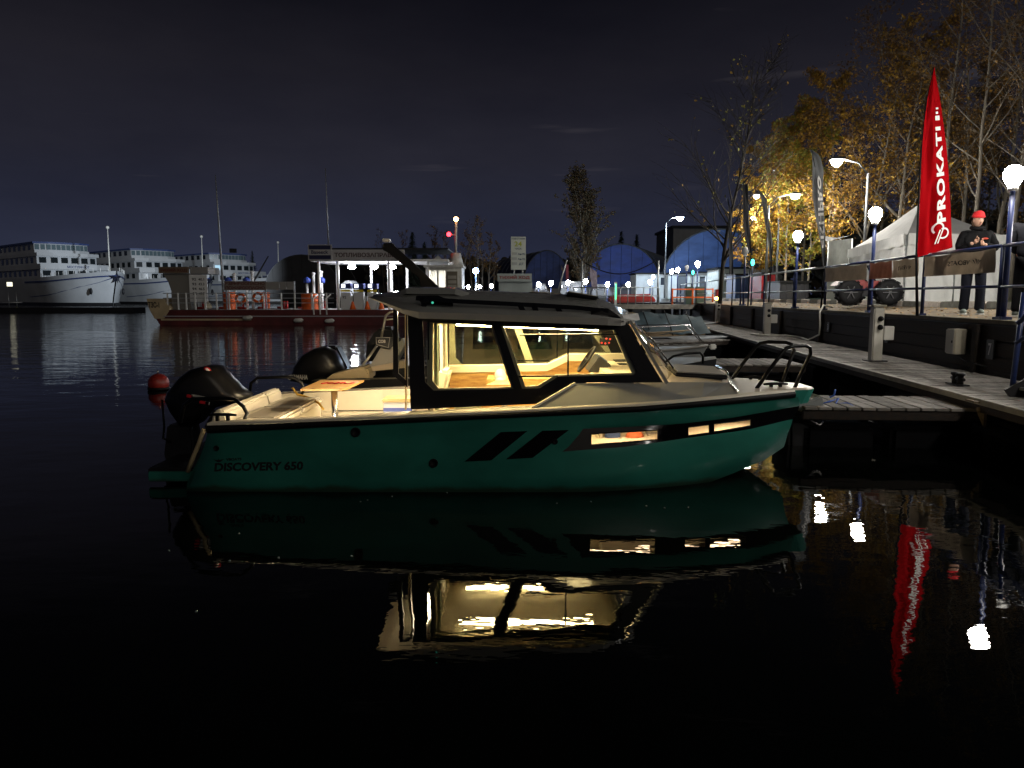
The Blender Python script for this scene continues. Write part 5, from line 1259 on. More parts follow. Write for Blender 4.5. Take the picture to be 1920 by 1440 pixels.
    for s_ in (-1, 1):
        a = legs[s_][2]; k = MB(); k.ball(a + V((.01 * s_, -.06, -.035)), (.052, .135, .048), 12, 8); k.v = [(x, y, max(z, .016)) for x, y, z in k.v]; so = k.build('shoe', M('shoe_grey', (.16, .19, .17), .7), t)
        k = MB(); k.box(a + V((.01 * s_, -.055, -.081)), (.095, .26, .022)); k.build('sole', m_white, so, .008)
    hat(t, hc_, rt)
    return t
def beanie(t, c, rt):
    m = MB(); m.ball(c + rt @ V((0, .012, .045)), (.096, .110, .105), 16, 10); m.v = [tuple(V(p)) for p in m.v if True]
    m2 = MB(); n = 16
    prof = [(.098, .112, .045), (.103, .117, .05), (.103, .117, .075), (.097, .110, .08), (.094, .106, .11), (.07, .08, .15), (.03, .035, .168), (.004, .004, .17)]
    for (a, b, z) in prof: m2.v += [tuple(c + rt @ V((a * math.cos(2 * pi * j / n), .012 + b * math.sin(2 * pi * j / n), z))) for j in range(n)]
    for i in range(len(prof) - 1):
        for j in range(n): m2.f.append([i * n + j, i * n + (j + 1) % n, (i + 1) * n + (j + 1) % n, (i + 1) * n + j]); m2.m.append(0); m2.s.append(True)
    m2.build('red_beanie', M('red_knit', (.60, .015, .02), .85, bump=.5, bs=120), t)
    h = MB(); h.ball(c + rt @ V((0, .05, -.04)), (.085, .06, .09), 12, 8); h.build('hair', M('hair', (.12, .07, .04), .7), t)
def hood(t, c, rt):
    m = MB(); m.ball(c + rt @ V((0, .012, .03)), (.105, .12, .125), 16, 12)
    m.build('camouflage_hat', M('camo', (.34, .34, .33), .85, var=1, col2=(.03, .03, .03), vs=14, vpos=(.45, .52)), t)
pl_ = Q(13.55, .52, gz_(.52) + .008)
person('person in red beanie and black jacket leaning on the railing with hands together', tuple(pl_), math.radians(-20), .25, {-1: (V((-.28, -.06, 1.14)), V((-.10, -.30, 1.26))), 1: (V((.30, -.06, 1.15)), V((.06, -.32, 1.23)))}, M('black_jacket', (.008, .008, .009), .75, spec=.08, bump=.3, bs=18), M('dark_jeans', (.010, .011, .017), .85, spec=.08, bump=.2, bs=40), beanie, badges=True)
p2 = Q(12.0, .58, gz_(.58) + .008)
person('person in camouflage hat and dark coat at the right edge, turned away', (p2.x, p2.y, p2.z), math.radians(150), .2, {-1: (V((-.27, .02, 1.15)), V((-.16, -.22, 1.02))), 1: (V((.27, .02, 1.15)), V((.16, -.22, 1.02)))}, M('charcoal_coat', (.016, .016, .02), .8, spec=.08, bump=.3, bs=18), M('dark_trousers', (.006, .006, .007), .85, spec=.08), hood)

# ================================================================ fuel barge
def barge():
    D = 49.0; s_ = D / F
    def X(x): return P(x, 560, D).x
    def Z(y): return P(960, y, D).z
    zd = Z(581)
    t = thing('fuel_barge', 'maroon fuel station barge with lit canopy, pumps and sign boards', 'barge', (X(560), D + 3, 0))
    m_mar = M('maroon_hull', (.085, .012, .012), .6, var=.35, vs=.8, bump=.2, bs=8)
    m_crm = M('barge_cream', (.42, .33, .20), .7, var=.2, vs=1.2)
    x0, x1 = X(290), X(900)
    prof = [(x0 - .35, zd), (x1, zd), (x1, -.4), (x0 + .5, -.4)]
    m = MB(); m.plate([[V((x, D, z)) for x, z in prof]], (0, 7, 0)); hl = m.build('hull', m_mar, t)
    m = MB(); m.plate([[V((x, D - .02, z)) for x, z in ((X(275), Z(560)), (X(305), Z(560)), (X(316), Z(576)), (X(316), Z(583)), (X(306), Z(597)), (X(288), Z(598)), (X(279), Z(580)))]], (0, 7.04, 0)); bw = m.build('bow_bulwark', m_crm, t)
    letters('ТЗС-1', lambda u, v: V((X(277.5 + 21 * u), D - .04, Z(577 - 11 * v))), 'barge_number', m_ink, bw, .03)
    for yy in (D - .05, D + 6.9): m = MB(); m.box2((X(305), yy, Z(594)), (x1, yy + .1, Z(592))); m.build('rubbing_strake', M('strake_grey', (.30, .28, .30), .6), hl)
    m = MB(); m.box2((X(300), D - .03, Z(601)), (X(470), D - .01, Z(597.5))); m.build('waterline_stripe', m_crm, hl)
    m = MB(); m.box2((x0, D + .02, zd - .05), (x1, D + 6.98, zd + .01)); m.build('deck', M('deck_grey', (.22, .21, .2), .8, var=.3, vs=1), t)
    # railing: posts and bars
    for x in [313, 333, 348, 365, 384, 405, 429, 462, 494, 527, 552, 584, 612]:
        m = MB(); m.box2((X(x) - .04, D + .05, zd), (X(x) + .04, D + .12, Z(549))); m.build('rail_post', m_white, t)
    for y in (550, 559, 568):
        m = MB(); m.box2((X(305), D + .06, Z(y) - .025), (X(625), D + .11, Z(y) + .025)); m.build('rail_bar', m_galv, t)
    # sign 1 on its grey funnel housing
    m = MB(); m.plate([[V((X(x), D + .5, Z(y))) for x, y in ((300, 512), (352, 512), (352, 580), (315, 580), (315, 545), (310, 528))]], (0, 2, 0)); m.build('housing', M('housing_grey', (.20, .19, .17), .7), t, .03)
    sg = m = MB(); m.box2((X(296), D + .3, Z(512)), (X(352), D + .42, Z(500))); s1 = m.build('sign_board', M('sign_brown', (.16, .11, .07), .7), t)
    letters('ТИХИЙ ХОД', lambda u, v: V((X(298.5 + 51 * u), D + .29, Z(510 - 8 * v))), 'sign_lettering', M('sign_dark_red', (.10, .012, .01), .6), s1, .03)
    m = MB(); m.box2((X(352), D + .5, Z(513)), (X(386), D + 2.5, Z(500))); m.build('vent_box', M('housing_grey2', (.28, .27, .26), .7), t, .03)
    m = MB(); m.box2((X(351.5), D + .38, Z(566)), (X(385), D + .44, Z(515))); pb = m.build('price_sheet', M('paper_white', (.7, .7, .7), .7), t)
    for k in range(4):
        for nm_, xa, w_ in (('9%d' % (k + 2), 357, 8), ('%d.%d' % (40 + k * 3, k * 2 + 1), 369, 11)): letters(nm_, lambda u, v: V((X(xa + w_ * u), D + .37, Z(526 + 9 * k - 5 * v))), 'price_figure', m_ink, pb, .02)
    # sign 2
    m = MB(); m.box2((X(418), D + .3, Z(544)), (X(497), D + .4, Z(527))); s2 = m.build('sign_board', M('sign_grey', (.20, .17, .15), .7), t)
    for k, w in enumerate(('ВЗРЫВООПАСНО', 'ПОЖАРООПАСНО')):
        letters(w, lambda u, v, k=k: V((X(420.5 + 74 * u), D + .285, Z(534.5 + 8 * k - 6 * v))), 'sign_lettering', M('sign_dark_red', (.10, .012, .01), .6), s2, .035)
    for a, b in ((497, 521), (522, 534), (535, 549)): m = MB(); m.box2((X(a), D + .35, Z(543)), (X(b), D + .42, Z(528))); m.build('grey_panel', M('panel_grey', (.24, .23, .22), .7), t)
    for x in (420, 495, 549): m = MB(); m.box2((X(x) - .04, D + .42, zd), (X(x) + .04, D + .5, Z(527))); m.build('sign_leg', m_galv, t)
    # canopy
    zc, zt = Z(489), Z(486)
    m = MB(); m.box2((X(578), D + .6, Z(489)), (X(840), D + 6.4, Z(485))); cn = m.build('canopy', m_white, t, .03)
    m = MB(); m.box2((X(622), D + .45, Z(486)), (X(758), D + .6, Z(467))); cb = m.build('canopy_sign', M('sign_light', (.34, .33, .34), .6), cn)
    letters('ТОПЛИВОЗАПРАВКА', lambda u, v: V((X(626 + 124 * u), D + .44, Z(481.5 - 8.5 * v))), 'sign_lettering', M('sign_brown_ink', (.06, .03, .03), .6), cb, .03)
    m = MB(); m.box2((X(622), D + .46, Z(467)), (X(840), D + 6.4, Z(464))); m.build('canopy_top', m_dark, cn)
    m = MB(); m.box2((X(578), D + .3, Z(487)), (X(622), D + .44, Z(458))); lb = m.build('logo_board', M('sign_light', (.34, .33, .34), .6), cn)
    for a, b in ((467, 459.5), (485.5, 478)): m = MB(); m.box2((X(580), D + .28, Z(a)), (X(620.5), D + .3, Z(b))); m.build('navy_band', M('navy', (.008, .010, .045), .5), lb)
    letters('Baseeck', lambda u, v: V((X(584 + 32 * u), D + .29, Z(475.5 - 7 * v))), 'logo_lettering', M('navy', (.008, .010, .045), .5), lb, .02)
    for x, y in ((592, 1), (600, 5), (628, 1), (666, 5.8), (708, 5.8), (725, 1), (741, 5.8), (800, 1)):
        m = MB(); m.tube([(X(x), D + y, zd), (X(x), D + y, Z(489))], .10, 8); m.build('canopy_post', m_white, t)
    for x in (646, 690, 725):
        p = V((X(x), D + 2.5, Z(497.5))); m = MB(); m.ball(p, (.26, .16, .16), 10, 6); m.build('canopy_light', M('canopy_lens', (1, 1, 1), .3, em=(.90, .92, 1), es=320), cn)
    # pumps
    for x in (641, 666, 692):
        xa = X(x); pm = MB(); pm.box2((xa - .32, D + 1.0, zd), (xa + .32, D + 1.6, Z(548))); u = pm.build('fuel_pump', M('pump_grey', (.52, .52, .52), .5), t, .03)
        m = MB(); m.box2((xa - .36, D + .95, Z(541)), (xa + .36, D + 1.65, Z(531))); m.build('pump_head', M('pump_blue', (.02, .03, .14), .5), u, .02)
        m = MB(); m.box2((xa - .22, D + .92, Z(539)), (xa + .02, D + .95, Z(532.5))); m.build('pump_display', M('pump_screen', (1, 1, 1), .3, em=(.9, .95, 1), es=3), u)
        m = MB(); m.box2((xa - .3, D + .97, Z(547)), (xa + .34, D + 1.0, Z(543))); m.build('yellow_stripe', M('pump_yellow', (.6, .45, .03), .5), u)
        m = MB(); m.tube([(xa + .36, D + 1.2, Z(545)), (xa + .52, D + 1.1, Z(552)), (xa + .50, D + 1.1, Z(570)), (xa + .36, D + 1.2, Z(560))], .035, 6); m.build('pump_hose', m_rubber, u)
        m = MB(); m.box2((xa + .38, D + 1.1, zd), (xa + .5, D + 1.5, Z(555))); m.build('pump_side', m_white, u)
    letters('92', lambda u, v: V((X(636 + 7 * u), D + .98, Z(560 - 5 * v))), 'pump_number', m_ink, t, .02)
    # orange drums
    for x, w, y0, yy in ((416, 11, 548, 1.0), (574, 16, 551, .6), (458, 8, 548, 4)):
        r = w * s_; m = MB(); m.lathe([(r, zd), (r * 1.03, zd + .05), (r, zd + .1), (r, Z(y0) * .5 + zd * .5), (r * 1.03, Z(y0) * .5 + zd * .5 + .04), (r, Z(y0) * .5 + zd * .5 + .08), (r, Z(y0) - .05), (r * 1.04, Z(y0)), (r * .9, Z(y0) + .02)], (X(x), D + yy + .3, 0), 16); d_ = m.build('orange_drum', m_orange, t)
    # life buoys
    for x, y in ((481, 558), (448, 560)):
        c_ = V((X(x), D + .3, Z(y))); m = MB(); m.tube([c_ + V((math.cos(a), 0, math.sin(a))) * .29 for a in [2 * pi * i / 18 for i in range(18)]], .09, 8, closed=True); lbu = m.build('life_ring', m_orange, t)
        for a in (.4, 2, 3.5, 5): m = MB(); m.ball(c_ + V((math.cos(a), 0, math.sin(a))) * .29, (.10, .10, .10), 8, 6); m.build('white_band', m_white, lbu)
    # vent pipes with blue heads, white pipes
    for x in (397, 433, 553, 582):
        m = MB(); m.tube([(X(x), D + 3, zd), (X(x), D + 3, Z(530))], .09, 8); vp = m.build('vent_pipe', m_white, t)
        m = MB(); m.lathe([(.22, 0), (.25, .1), (.25, .28), (.12, .36), (.05, .42)], (X(x), D + 3, Z(529)), 10); m.build('blue_head', M('vent_blue', (.03, .06, .30), .5), vp)
    for x, y in ((405, 512), (441, 507), (563, 510), (578, 507)):
        m = MB(); m.tube([(X(x), D + 3.4, zd), (X(x), D + 3.4, Z(y))], .11, 8); m.ball((X(x), D + 3.4, Z(y)), (.17, .17, .1), 8, 6); m.build('white_pipe', m_white, t)
    # red pipework and valves
    for k in range(9):
        x = 352 + k * 27 + R.uniform(-4, 4); m = MB(); m.tube([(X(x), D + 1.5 + (k % 3), zd + .1), (X(x + 14), D + 1.5 + (k % 3), zd + .1), (X(x + 14), D + 1.5 + (k % 3), Z(565))], .09, 6); m.build('red_pipe', m_red, t)
    # fenders
    for x, y in ((465, 596), (560, 601), (618, 602)):
        m = MB(); m.tube([(X(x - 9), D - .22, Z(y)), (X(x - 6), D - .22, Z(y)), (X(x + 6), D - .22, Z(y - 1)), (X(x + 9), D - .22, Z(y - 1.5))], [.05, .14, .14, .05], 8); m.build('fender', m_offw, t)
    # masts
    m = MB(); m.tube([(X(398), D + 2, zd), (X(394), D + 2, Z(400)), (X(392), D + 2, Z(318))], [.09, .06, .025], 7); m.build('flag_mast', m_galv, t)
    m = MB(); m.tube([(X(598), D + 3, Z(464)), (X(596), D + 3, Z(300))], [.06, .025], 7); m.build('whip_mast', m_galv, t)
    # ladder gate
    for x in (588, 600, 612): m = MB(); m.tube([(X(x), D - .05, Z(590)), (X(x - 1), D, Z(560)), (X(x + 6), D + .3, Z(552))], .05, 6); m.build('ladder_rail', m_white, t)
    m = MB(); m.plate([[V((X(x), D + 4.5, Z(y))) for x, y in ((600, 560), (604, 535), (622, 522), (632, 524), (636, 560))]], (0, 2.4, 0)); m.build('covered_launch', M('cover_grey', (.25, .26, .27), .6), t, .1)
    for x in (655, 683, 710): m = MB(); m.lathe([(.22, 0), (.06, .5), (.03, .55)], (X(x), D + 1, zd), 10); m.build('traffic_cone', m_orange, t)
    # kiosk on the barge deck
    kx0, kx1 = X(795), X(864)
    m = MB(); m.plate([[V((kx0, D + 1, zd)), V((kx1, D + 1, zd)), V((kx1, D + 1, Z(500))), V((kx0, D + 1, Z(500)))], [V((X(799), D + 1, Z(550))), V((X(817), D + 1, Z(550))), V((X(817), D + 1, Z(506))), V((X(799), D + 1, Z(506)))], [V((X(820), D + 1, Z(550))), V((X(833), D + 1, Z(550))), V((X(833), D + 1, Z(506))), V((X(820), D + 1, Z(506)))]], (0, .12, 0)); kk = m.build('kiosk_front', m_offw, t)
    m = MB(); m.box2((kx0 - .1, D + .8, Z(500)), (kx1 + .1, D + 4, Z(496))); m.build('kiosk_roof', m_offw, kk)
    m = MB(); m.box2((kx0, D + 3.8, zd), (kx1, D + 3.9, Z(500))); m.box2((kx0, D + 1.2, zd), (kx0 + .1, D + 3.8, Z(500))); m.box2((kx1 - .1, D + 1.2, zd), (kx1, D + 3.8, Z(500))); m.build('kiosk_walls', m_white, kk)
    m = MB(); m.box2((X(800), D + 1.6, Z(503.5)), (X(832), D + 2.4, Z(502))); m.build('kiosk_light', M('kiosk_led', (1, 1, 1), .4, em=(1, .96, .85), es=40), kk)
    for a, b in ((799, 817), (820, 833)): m = MB(); m.box2((X(a), D + 1.03, Z(550)), (X(b), D + 1.05, Z(506))); m.build('kiosk_pane', glass('clear_pane', (.95, .95, .95)), kk)
    m = MB(); m.box2((X(836), D + .92, Z(545)), (X(856), D + .98, Z(508))); sh_ = m.build('notice_board', M('notice_dark', (.12, .10, .07), .6), kk)
    for k in range(3): m = MB(); m.box2((X(838), D + .90, Z(522 + 9 * k)), (X(854), D + .92, Z(516 + 9 * k))); m.build('notice', M('notice_paper', (.30, .28, .24), .7), sh_)
    # signal mast
    m = MB(); m.lathe([(.55, Z(496)), (.32, Z(471))], (X(851), D + 2, 0), 4); m.build('mast_foot', m_offw, t)
    m = MB(); m.tube([(X(851), D + 2, Z(472)), (X(852), D + 2, Z(407))], .08, 8); m.tube([(X(852), D + 2, Z(436)), (X(839), D + 2, Z(434.5))], .05, 6); sm_ = m.build('signal_mast', m_offw, t)
    m = MB(); m.ball((X(852), D + 2, Z(405)), .16, 10, 8); m.build('orange_light', M('orange_lens', (1, .5, .2), .3, em=(1, .45, .15), es=22), sm_)
    m = MB(); m.ball((X(838), D + 2, Z(434.5)), .15, 10, 8); m.build('red_light', M('red_lens2', (1, .05, .05), .3, em=(1, .02, .03), es=14), sm_)
    # gable roof of the little house behind
    m = MB(); m.plate([[V((X(x), D + 6, Z(y))) for x, y in ((785, 490), (805, 468), (822, 488))]], (0, .1, 0)); m.build('gable', m_offw, t)
barge()
def price_board():
    D = 46.0
    def X(x): return P(x, 560, D).x
    def Z(y): return P(960, y, D).z
    t = thing('price_tower', 'pale fuel price tower reading 24 on a service pontoon', 'sign', (X(968), D, 0))
    m = MB(); m.box2((X(935), D + .2, Z(554)), (X(998), D + 3, Z(528))); m.build('base_cabin', M('pale_blue_grey', (.33, .38, .38), .6, var=.1, vs=1), t, .03)
    m = MB(); m.box2((X(915), D - .3, -.3), (X(1010), D + 4, Z(553))); m.build('pontoon', m_dark, t)
    m = MB(); m.box2((X(933), D, Z(528)), (X(997), D + .3, Z(513))); s_ = m.build('speed_sign', M('pale_blue_grey', (.33, .38, .38), .6), t)
    letters('ТИХИЙ ХОД', lambda u, v: V((X(936 + 57 * u), D - .02, Z(524 - 8 * v))), 'sign_lettering', M('sign_red', (.25, .015, .012), .6), s_, .03)
    m = MB(); m.box2((X(958), D + .5, Z(505)), (X(986), D + .8, Z(442.5))); b = m.build('price_panel', M('price_white', (.50, .54, .50), .6), t)
    for x in (964, 980): m = MB(); m.tube([(X(x), D + .65, Z(513)), (X(x), D + .65, Z(505))], .06, 6); m.build('panel_leg', m_galv, t)
    m_n = M('price_navy', (.03, .06, .12), .6)
    for txt, xa, xb, yb, h_, mm in (('РАБОТАЕМ', 959.5, 984.5, 448, 3.2, m_n), ('24', 964.5, 978.5, 461, 9.5, M('price_green', (.35, .40, .04), .6)), ('ЧАСА', 965.5, 978, 467, 3.5, m_n), ('Аи-95', 971, 984.5, 477.5, 4.2, m_n), ('Аи-92', 971, 984.5, 487, 4.2, m_n), ('ДТ', 973, 982, 497, 5, m_n)):
        letters(txt, lambda u, v: V((X(xa + (xb - xa) * u), D + .49, Z(yb - h_ * v))), 'price_lettering', mm, b, .02)
    for k in range(3): m = MB(); m.box2((X(960), D + .48, Z(477 + 9.5 * k)), (X(969.5), D + .49, Z(472 + 9.5 * k))); m.build('price_field', M('price_grey', (.36, .39, .38), .6), b)
price_board()

# ================================================================ river cruise ships
def ship(label, xf, Dd, scale=1.0, lit=0, seed=1, yaw=-40):
    rr = random.Random(seed)
    p = P(xf, 560, Dd); t = thing('cruise_ship', label, 'ship', (p.x, p.y, 0), 'river cruise ships at their berths', world=False, rz=math.radians(yaw))
    t.scale = (scale,) * 3
    m_s = M('ship_white', (.50, .52, .54), .5, var=.12, vs=.15)
    B = 7.0      # local: x forward (bow tip at +20), front of superstructure at x=0
    def hb(x, k): return B * k if x < 2 else B * k * max(.02, (1 - ((x - 2) / 18.5) ** 2.0))
    xs = [-85, -40, -10, 2, 8, 13, 17, 19.5, 20.3]; rows = []
    for k, z, pull in ((1, 5.9, 0), (.97, 4.0, .7), (.86, 1.7, 2.2), (.8, -.5, 3)):
        rows.append([V((x - (pull if x > 2 else 0) * max(0, (x - 2) / 18), -hb(x, k), z + (1.0 * max(0, (x - 5) / 15) if z > 3 else 0))) for x in xs])
    m = MB(); m.grid(rows); m.grid([[V((q.x, -q.y, q.z)) for q in r] for r in rows], flip=True); hl = m.build('hull', m_s, t)
    for sg in (1, -1):
        m = MB(); m.grid([[V((q.x + .02, sg * q.y * 1.004, lerp(q.z, w.z, tt))) for q, w in zip(rows[2], rows[3])] for tt in (.5, 1)]); m.build('boot_band', m_dark, hl)
        m = MB(); m.grid([[V((q.x + .03, sg * q.y * 1.006, lerp(q.z, w.z, tt))) for q, w in list(zip(rows[0], rows[1]))[2:]] for tt in (.42, .56)]); m.build('blue_stripe', M('ship_blue', (.03, .05, .16), .5), hl)
        m = MB(); m.grid([[V((lerp(rows[1][k].x, rows[2][k].x, f_) + .03, sg * lerp(rows[1][k].y, rows[2][k].y, f_) * 1.007, lerp(rows[1][k].z, rows[2][k].z, f_) + dz)) for k, f_ in ((8, -.2), (7, -.1), (6, .1), (5, .3), (4, .55), (3, .8), (2, 1.0))] for dz in (0, .22)]); m.build('blue_stripe', M('ship_blue', (.03, .05, .16), .5), hl)
    # star on the stem
    st = MB(); c_ = V((20.45, 0, 5.55)); pts_ = [V((.0, math.sin(a) * r, math.cos(a) * r)) for a, r in [(i * pi / 5, 1.25 if i % 2 == 0 else .5) for i in range(10)]]
    st.add([c_ + V((-.5, 0, 0))] + [c_ + q + V((-abs(q.y) * .9, 0, 0)) for q in pts_], [(0, i + 1, (i + 1) % 10 + 1) for i in range(10)]); st.build('star_emblem', M('star_navy', (.006, .008, .02), .6), hl)
    m = MB(); m.grid([[V((x, s_ * hb(x, .97), 5.5 + .8 * max(0, (x - 5) / 15))) for x in xs] for s_ in (-1, 0, 1)]); m.build('main_deck', M('ship_deck', (.2, .2, .2), .8), hl)
    # deck tiers: (x front, half width, z0, z1, set back length)
    tiers = [('lower_saloon', 0, 6.6, 5.9, 7.6, 6), ('promenade_band', 1.2, 6.9, 7.6, 8.7, 0), ('upper_saloon', -3.5, 6.0, 8.7, 10.5, 6), ('upper_band', -2.6, 6.2, 10.5, 11.2, 0), ('lounge', -6.5, 5.4, 11.9, 13.3, 11), ('lounge_sill', -6.0, 5.5, 11.2, 11.9, 0), ('roof_slab', -6.2, 5.7, 13.3, 13.7, 0)]
    for nm, xf_, w, z0, z1, nw in tiers:
        m = MB(); m.plate([[V((-80, -w, z0)), V((xf_ - 1.2, -w, z0)), V((xf_, -w * .55, z0)), V((xf_, w * .55, z0)), V((xf_ - 1.2, w, z0)), V((-80, w, z0))]], (0, 0, z1 - z0)); o = m.build(nm, M('ship_roof_blue', (.05, .08, .22), .5) if nm == 'roof_slab' else m_s, t)
        if nw:
            zz0, zz1 = (z0 + .35, z1 - .25) if nm != 'lounge' else (z0 + .12, z1 - .15)
            for k in range(nw):
                y = lerp(-w, w, (k + .5) / nw); hw = w / nw * (.66 if nm != 'lounge' else .85)
                xx = xf_ if abs(y) < w * .55 else xf_ - 1.2 * (abs(y) - w * .55) / (w * .45)
                bmat = M('ship_glass_lit', (.2, .3, .35), .2, em=(.45, .75, .95), es=.7) if lit and rr.random() < .12 and nm == 'upper_saloon' else M('ship_glass_pale', (.12, .17, .19), .15) if nm == 'lounge' else M('ship_glass', (.015, .02, .022), .12)
                m = MB(); rot_ = Matrix.Rotation(0 if abs(y) < w * .55 else math.copysign(-math.atan2(1.2, w * .45) * -1, y), 3, 'Z')
                m.box((xx + .02, y, (zz0 + zz1) / 2), (.12, hw * 2, zz1 - zz0), rot=rot_); m.build('window', bmat, o)
            for k in range(14):
                xk = xf_ - 4 - k * 3.2; m = MB(); m.box((xk, -w - .01, (zz0 + zz1) / 2), (1.5, .1, zz1 - zz0)); m.build('window', M('ship_glass', (.015, .02, .022), .12), o)
    letters('МОСТУРФЛОТ', lambda u, v: V((1.23, -2.2 + 4.4 * u, 7.85 + .55 * v)), 'company_lettering', M('ship_blue', (.03, .05, .16), .5), t, .03)
    for sg in (-1, 1):
        m = MB(); m.ball((15.2, sg * 3.1, 2.9), (.5, .25, .7), 8, 6); m.build('anchor', m_dark, t)
    m = MB(); m.tube([(17, 0, 6), (17.2, 0, 15.5)], [.16, .08], 7); m.ball((17.2, 0, 15.6), .35, 8, 6); m.build('jack_staff', m_offw, t)
    for k in range(11):
        x = 5 + k * 1.4; 
        for sg in (-1, 1): m = MB(); m.tube([(x, sg * hb(x, .99), 5.9 + 1.0 * max(0, (x - 5) / 15)), (x, sg * hb(x, .99), 6.7 + 1.0 * max(0, (x - 5) / 15))], .05, 5); m.build('rail_post', m_white, t)
    return t
ship('nearest white river cruise ship at the far left, star on its bow', 147, 163, 1, 0, 1)
ship('middle white river cruise ship, half hidden by the first ship', 318, 186, 1, 0, 2)
ship('rear white river cruise ship beside the dark hangar, one lit cabin', 458, 205, 1, 1, 3)
# low dark landing stage in front of the ships
m = MB(); a = P(0, 590, 88); m.box2((a.x - 20, 88, -.2), (P(250, 590, 88).x, 91, .55)); ls = thing('landing_stage', 'low dark landing stage floating before the cruise ships', 'pontoon', (a.x, 88, 0)); m.build('deck', m_dark, ls)
for x in (18, 33): 
    q = P(x, 585, 88.2); m = MB(); m.tube([(q.x, 88.2, .5), (q.x, 88.2, 2.3)], .06, 6); m.build('rail_post', m_galv, ls)
m = MB(); m.tube([P(-20, 568, 88.2), P(42, 567, 88.2)], .09, 6); m.build('rail_bar', m_galv, ls)
m = MB(); q = P(18, 533, 110); m.box(q, (.5, .5, .6)); m.build('pier_light', M('pier_lamp', (1, 1, .8), .4, em=(1, .95, .7), es=1.6), ls)
# made-up floodlight mast, added to light the ships' bows
fm = P(437, 470, 112); fl = thing('added_flood_mast', 'thin floodlight mast left of the dark hangar, added to light the ships', 'floodlight', (fm.x, 112, -.5))
m = MB(); m.tube([(fm.x, 112, -.5), (fm.x, 128, fm.z)], [.2, .1], 8); m.build('mast', m_galv, fl)
m = MB(); m.box((fm.x, 112, fm.z), (.5, .9, .6), rz=-.9); m.build('housing', m_dark, fl)
ld = bpy.data.lights.new('added_flood_beam', 'SPOT'); ld.energy = 115000; ld.color = (.80, .90, 1.0); ld.spot_size = math.radians(54); ld.spot_blend = .6; ld.shadow_soft_size = .6
lo_ = bpy.data.objects.new('added_flood_beam', ld); COL.objects.link(lo_); lo_.parent = fl
lo_.location = V((-.5, .8, fm.z + .5)); lo_.rotation_euler = (V((-84, 182, 6)) - V((fm.x, 112, fm.z))).to_track_quat('-Z', 'Y').to_euler()

# ================================================================ far shore: ground, hangars, huts
def shore():
    m = MB(); top = [V((qx(61), 61, 1.35)), V((6, 66, 1.35)), V((-3, 74, 1.3)), V((-22, 96, 1.3)), V((-45, 150, 1.3)), V((-60, 260, 1.3)), V((-500, 320, 1.3)), V((-500, 900, 1.3)), V((800, 900, 1.3)), V((800, 60, 1.35))]
    m.plate([[V((p.x, p.y, p.z)) for p in top]], (0, 0, -2)); tag(m.build('far_shore', M('shore_soil', (.05, .05, .045), .95, var=.4, vs=.4)), kind='structure')
shore()
def hangar(name, label, x0, x1, ytop, D, depth, col, band=True, skew=.25):
    a, b = P(x0, 556, D), P(x1, 556, D); zt = P(960, ytop, D).z; z0 = 1.3; n = 20
    c_ = (a + b) / 2; r = (b.x - a.x) / 2; hz = zt - z0
    t = thing(name, label, 'hangar', (c_.x, D, z0), 'arched hangars on the far shore')
    arch = [V((c_.x - r * math.cos(pi * i / n), D, z0 + hz * math.sin(pi * i / n) ** .85)) for i in range(n + 1)]
    m_f = M('hangar_front_' + name + label[:9], col, .55, var=.35, vs=.35, stretch=(1, 1, 2.5), bump=.1, bs=3); m_b = M('hangar_grey', (.34, .33, .32), .7, var=.2, vs=.5)
    # front wall panels, one by one
    np_ = 8
    for k in range(np_):
        i0, i1 = k / np_, (k + 1) / np_; xa, xb = lerp(arch[0].x, arch[-1].x, i0) + .02, lerp(arch[0].x, arch[-1].x, i1) - .02
        def top(x): q = max(-1, min(1, (x - c_.x) / r)); return z0 + hz * math.sin(math.acos(-q)) ** .85
        zb = z0 + (hz * .24 if band else 0)
        m = MB(); xs_ = [lerp(xa, xb, j / 4) for j in range(5)]
        pl = [V((x, D, min(zb, top(x)))) for x in (xa, xb)] + [V((x, D, max(top(x), min(zb, top(x)) + .01))) for x in reversed(xs_)]
        m.plate([pl], (0, .1, 0)); m.build('front_panel', m_f, t)
    if band: m = MB(); m.box2((a.x + .05, D - .03, z0), (b.x - .05, D + .12, z0 + hz * .235)); m.build('plinth', m_b, t)
    m = MB(); m.grid([[p + V((-depth * skew * k, depth * k + .02, 0)) for p in arch] for k in [j / 6 for j in range(7)]]); rf = m.build('barrel_roof', M('hangar_roof' + str(col), tuple(c * .35 for c in col), .6, var=.2, vs=.3), t)
    for k in range(9):
        m = MB(); m.tube([p + V((-depth * skew * k / 8, depth * k / 8 + .02, .04)) for p in arch], .09, 5); m.build('roof_rib', M('hangar_rib', (.07, .075, .085), .5), rf)
    return t
hangar('blue_hangar', 'smaller blue arched hangar, left of the tall poplar', 978, 1072, 470, 118, 26, (.04, .07, .25))
hangar('blue_hangar', 'bright blue arched hangar in the middle of the far shore', 1085, 1242, 458, 96, 24, (.03, .07, .36), skew=-.35)
hangar('blue_hangar', 'large blue-grey arched hangar behind the bare tree', 1235, 1452, 430, 84, 24, (.06, .11, .28), skew=-.3)
hangar('dark_hangar', 'dark ribbed arched hangar behind the fuel barge', 495, 640, 478, 150, 40, (.022, .022, .024), False, -.5)
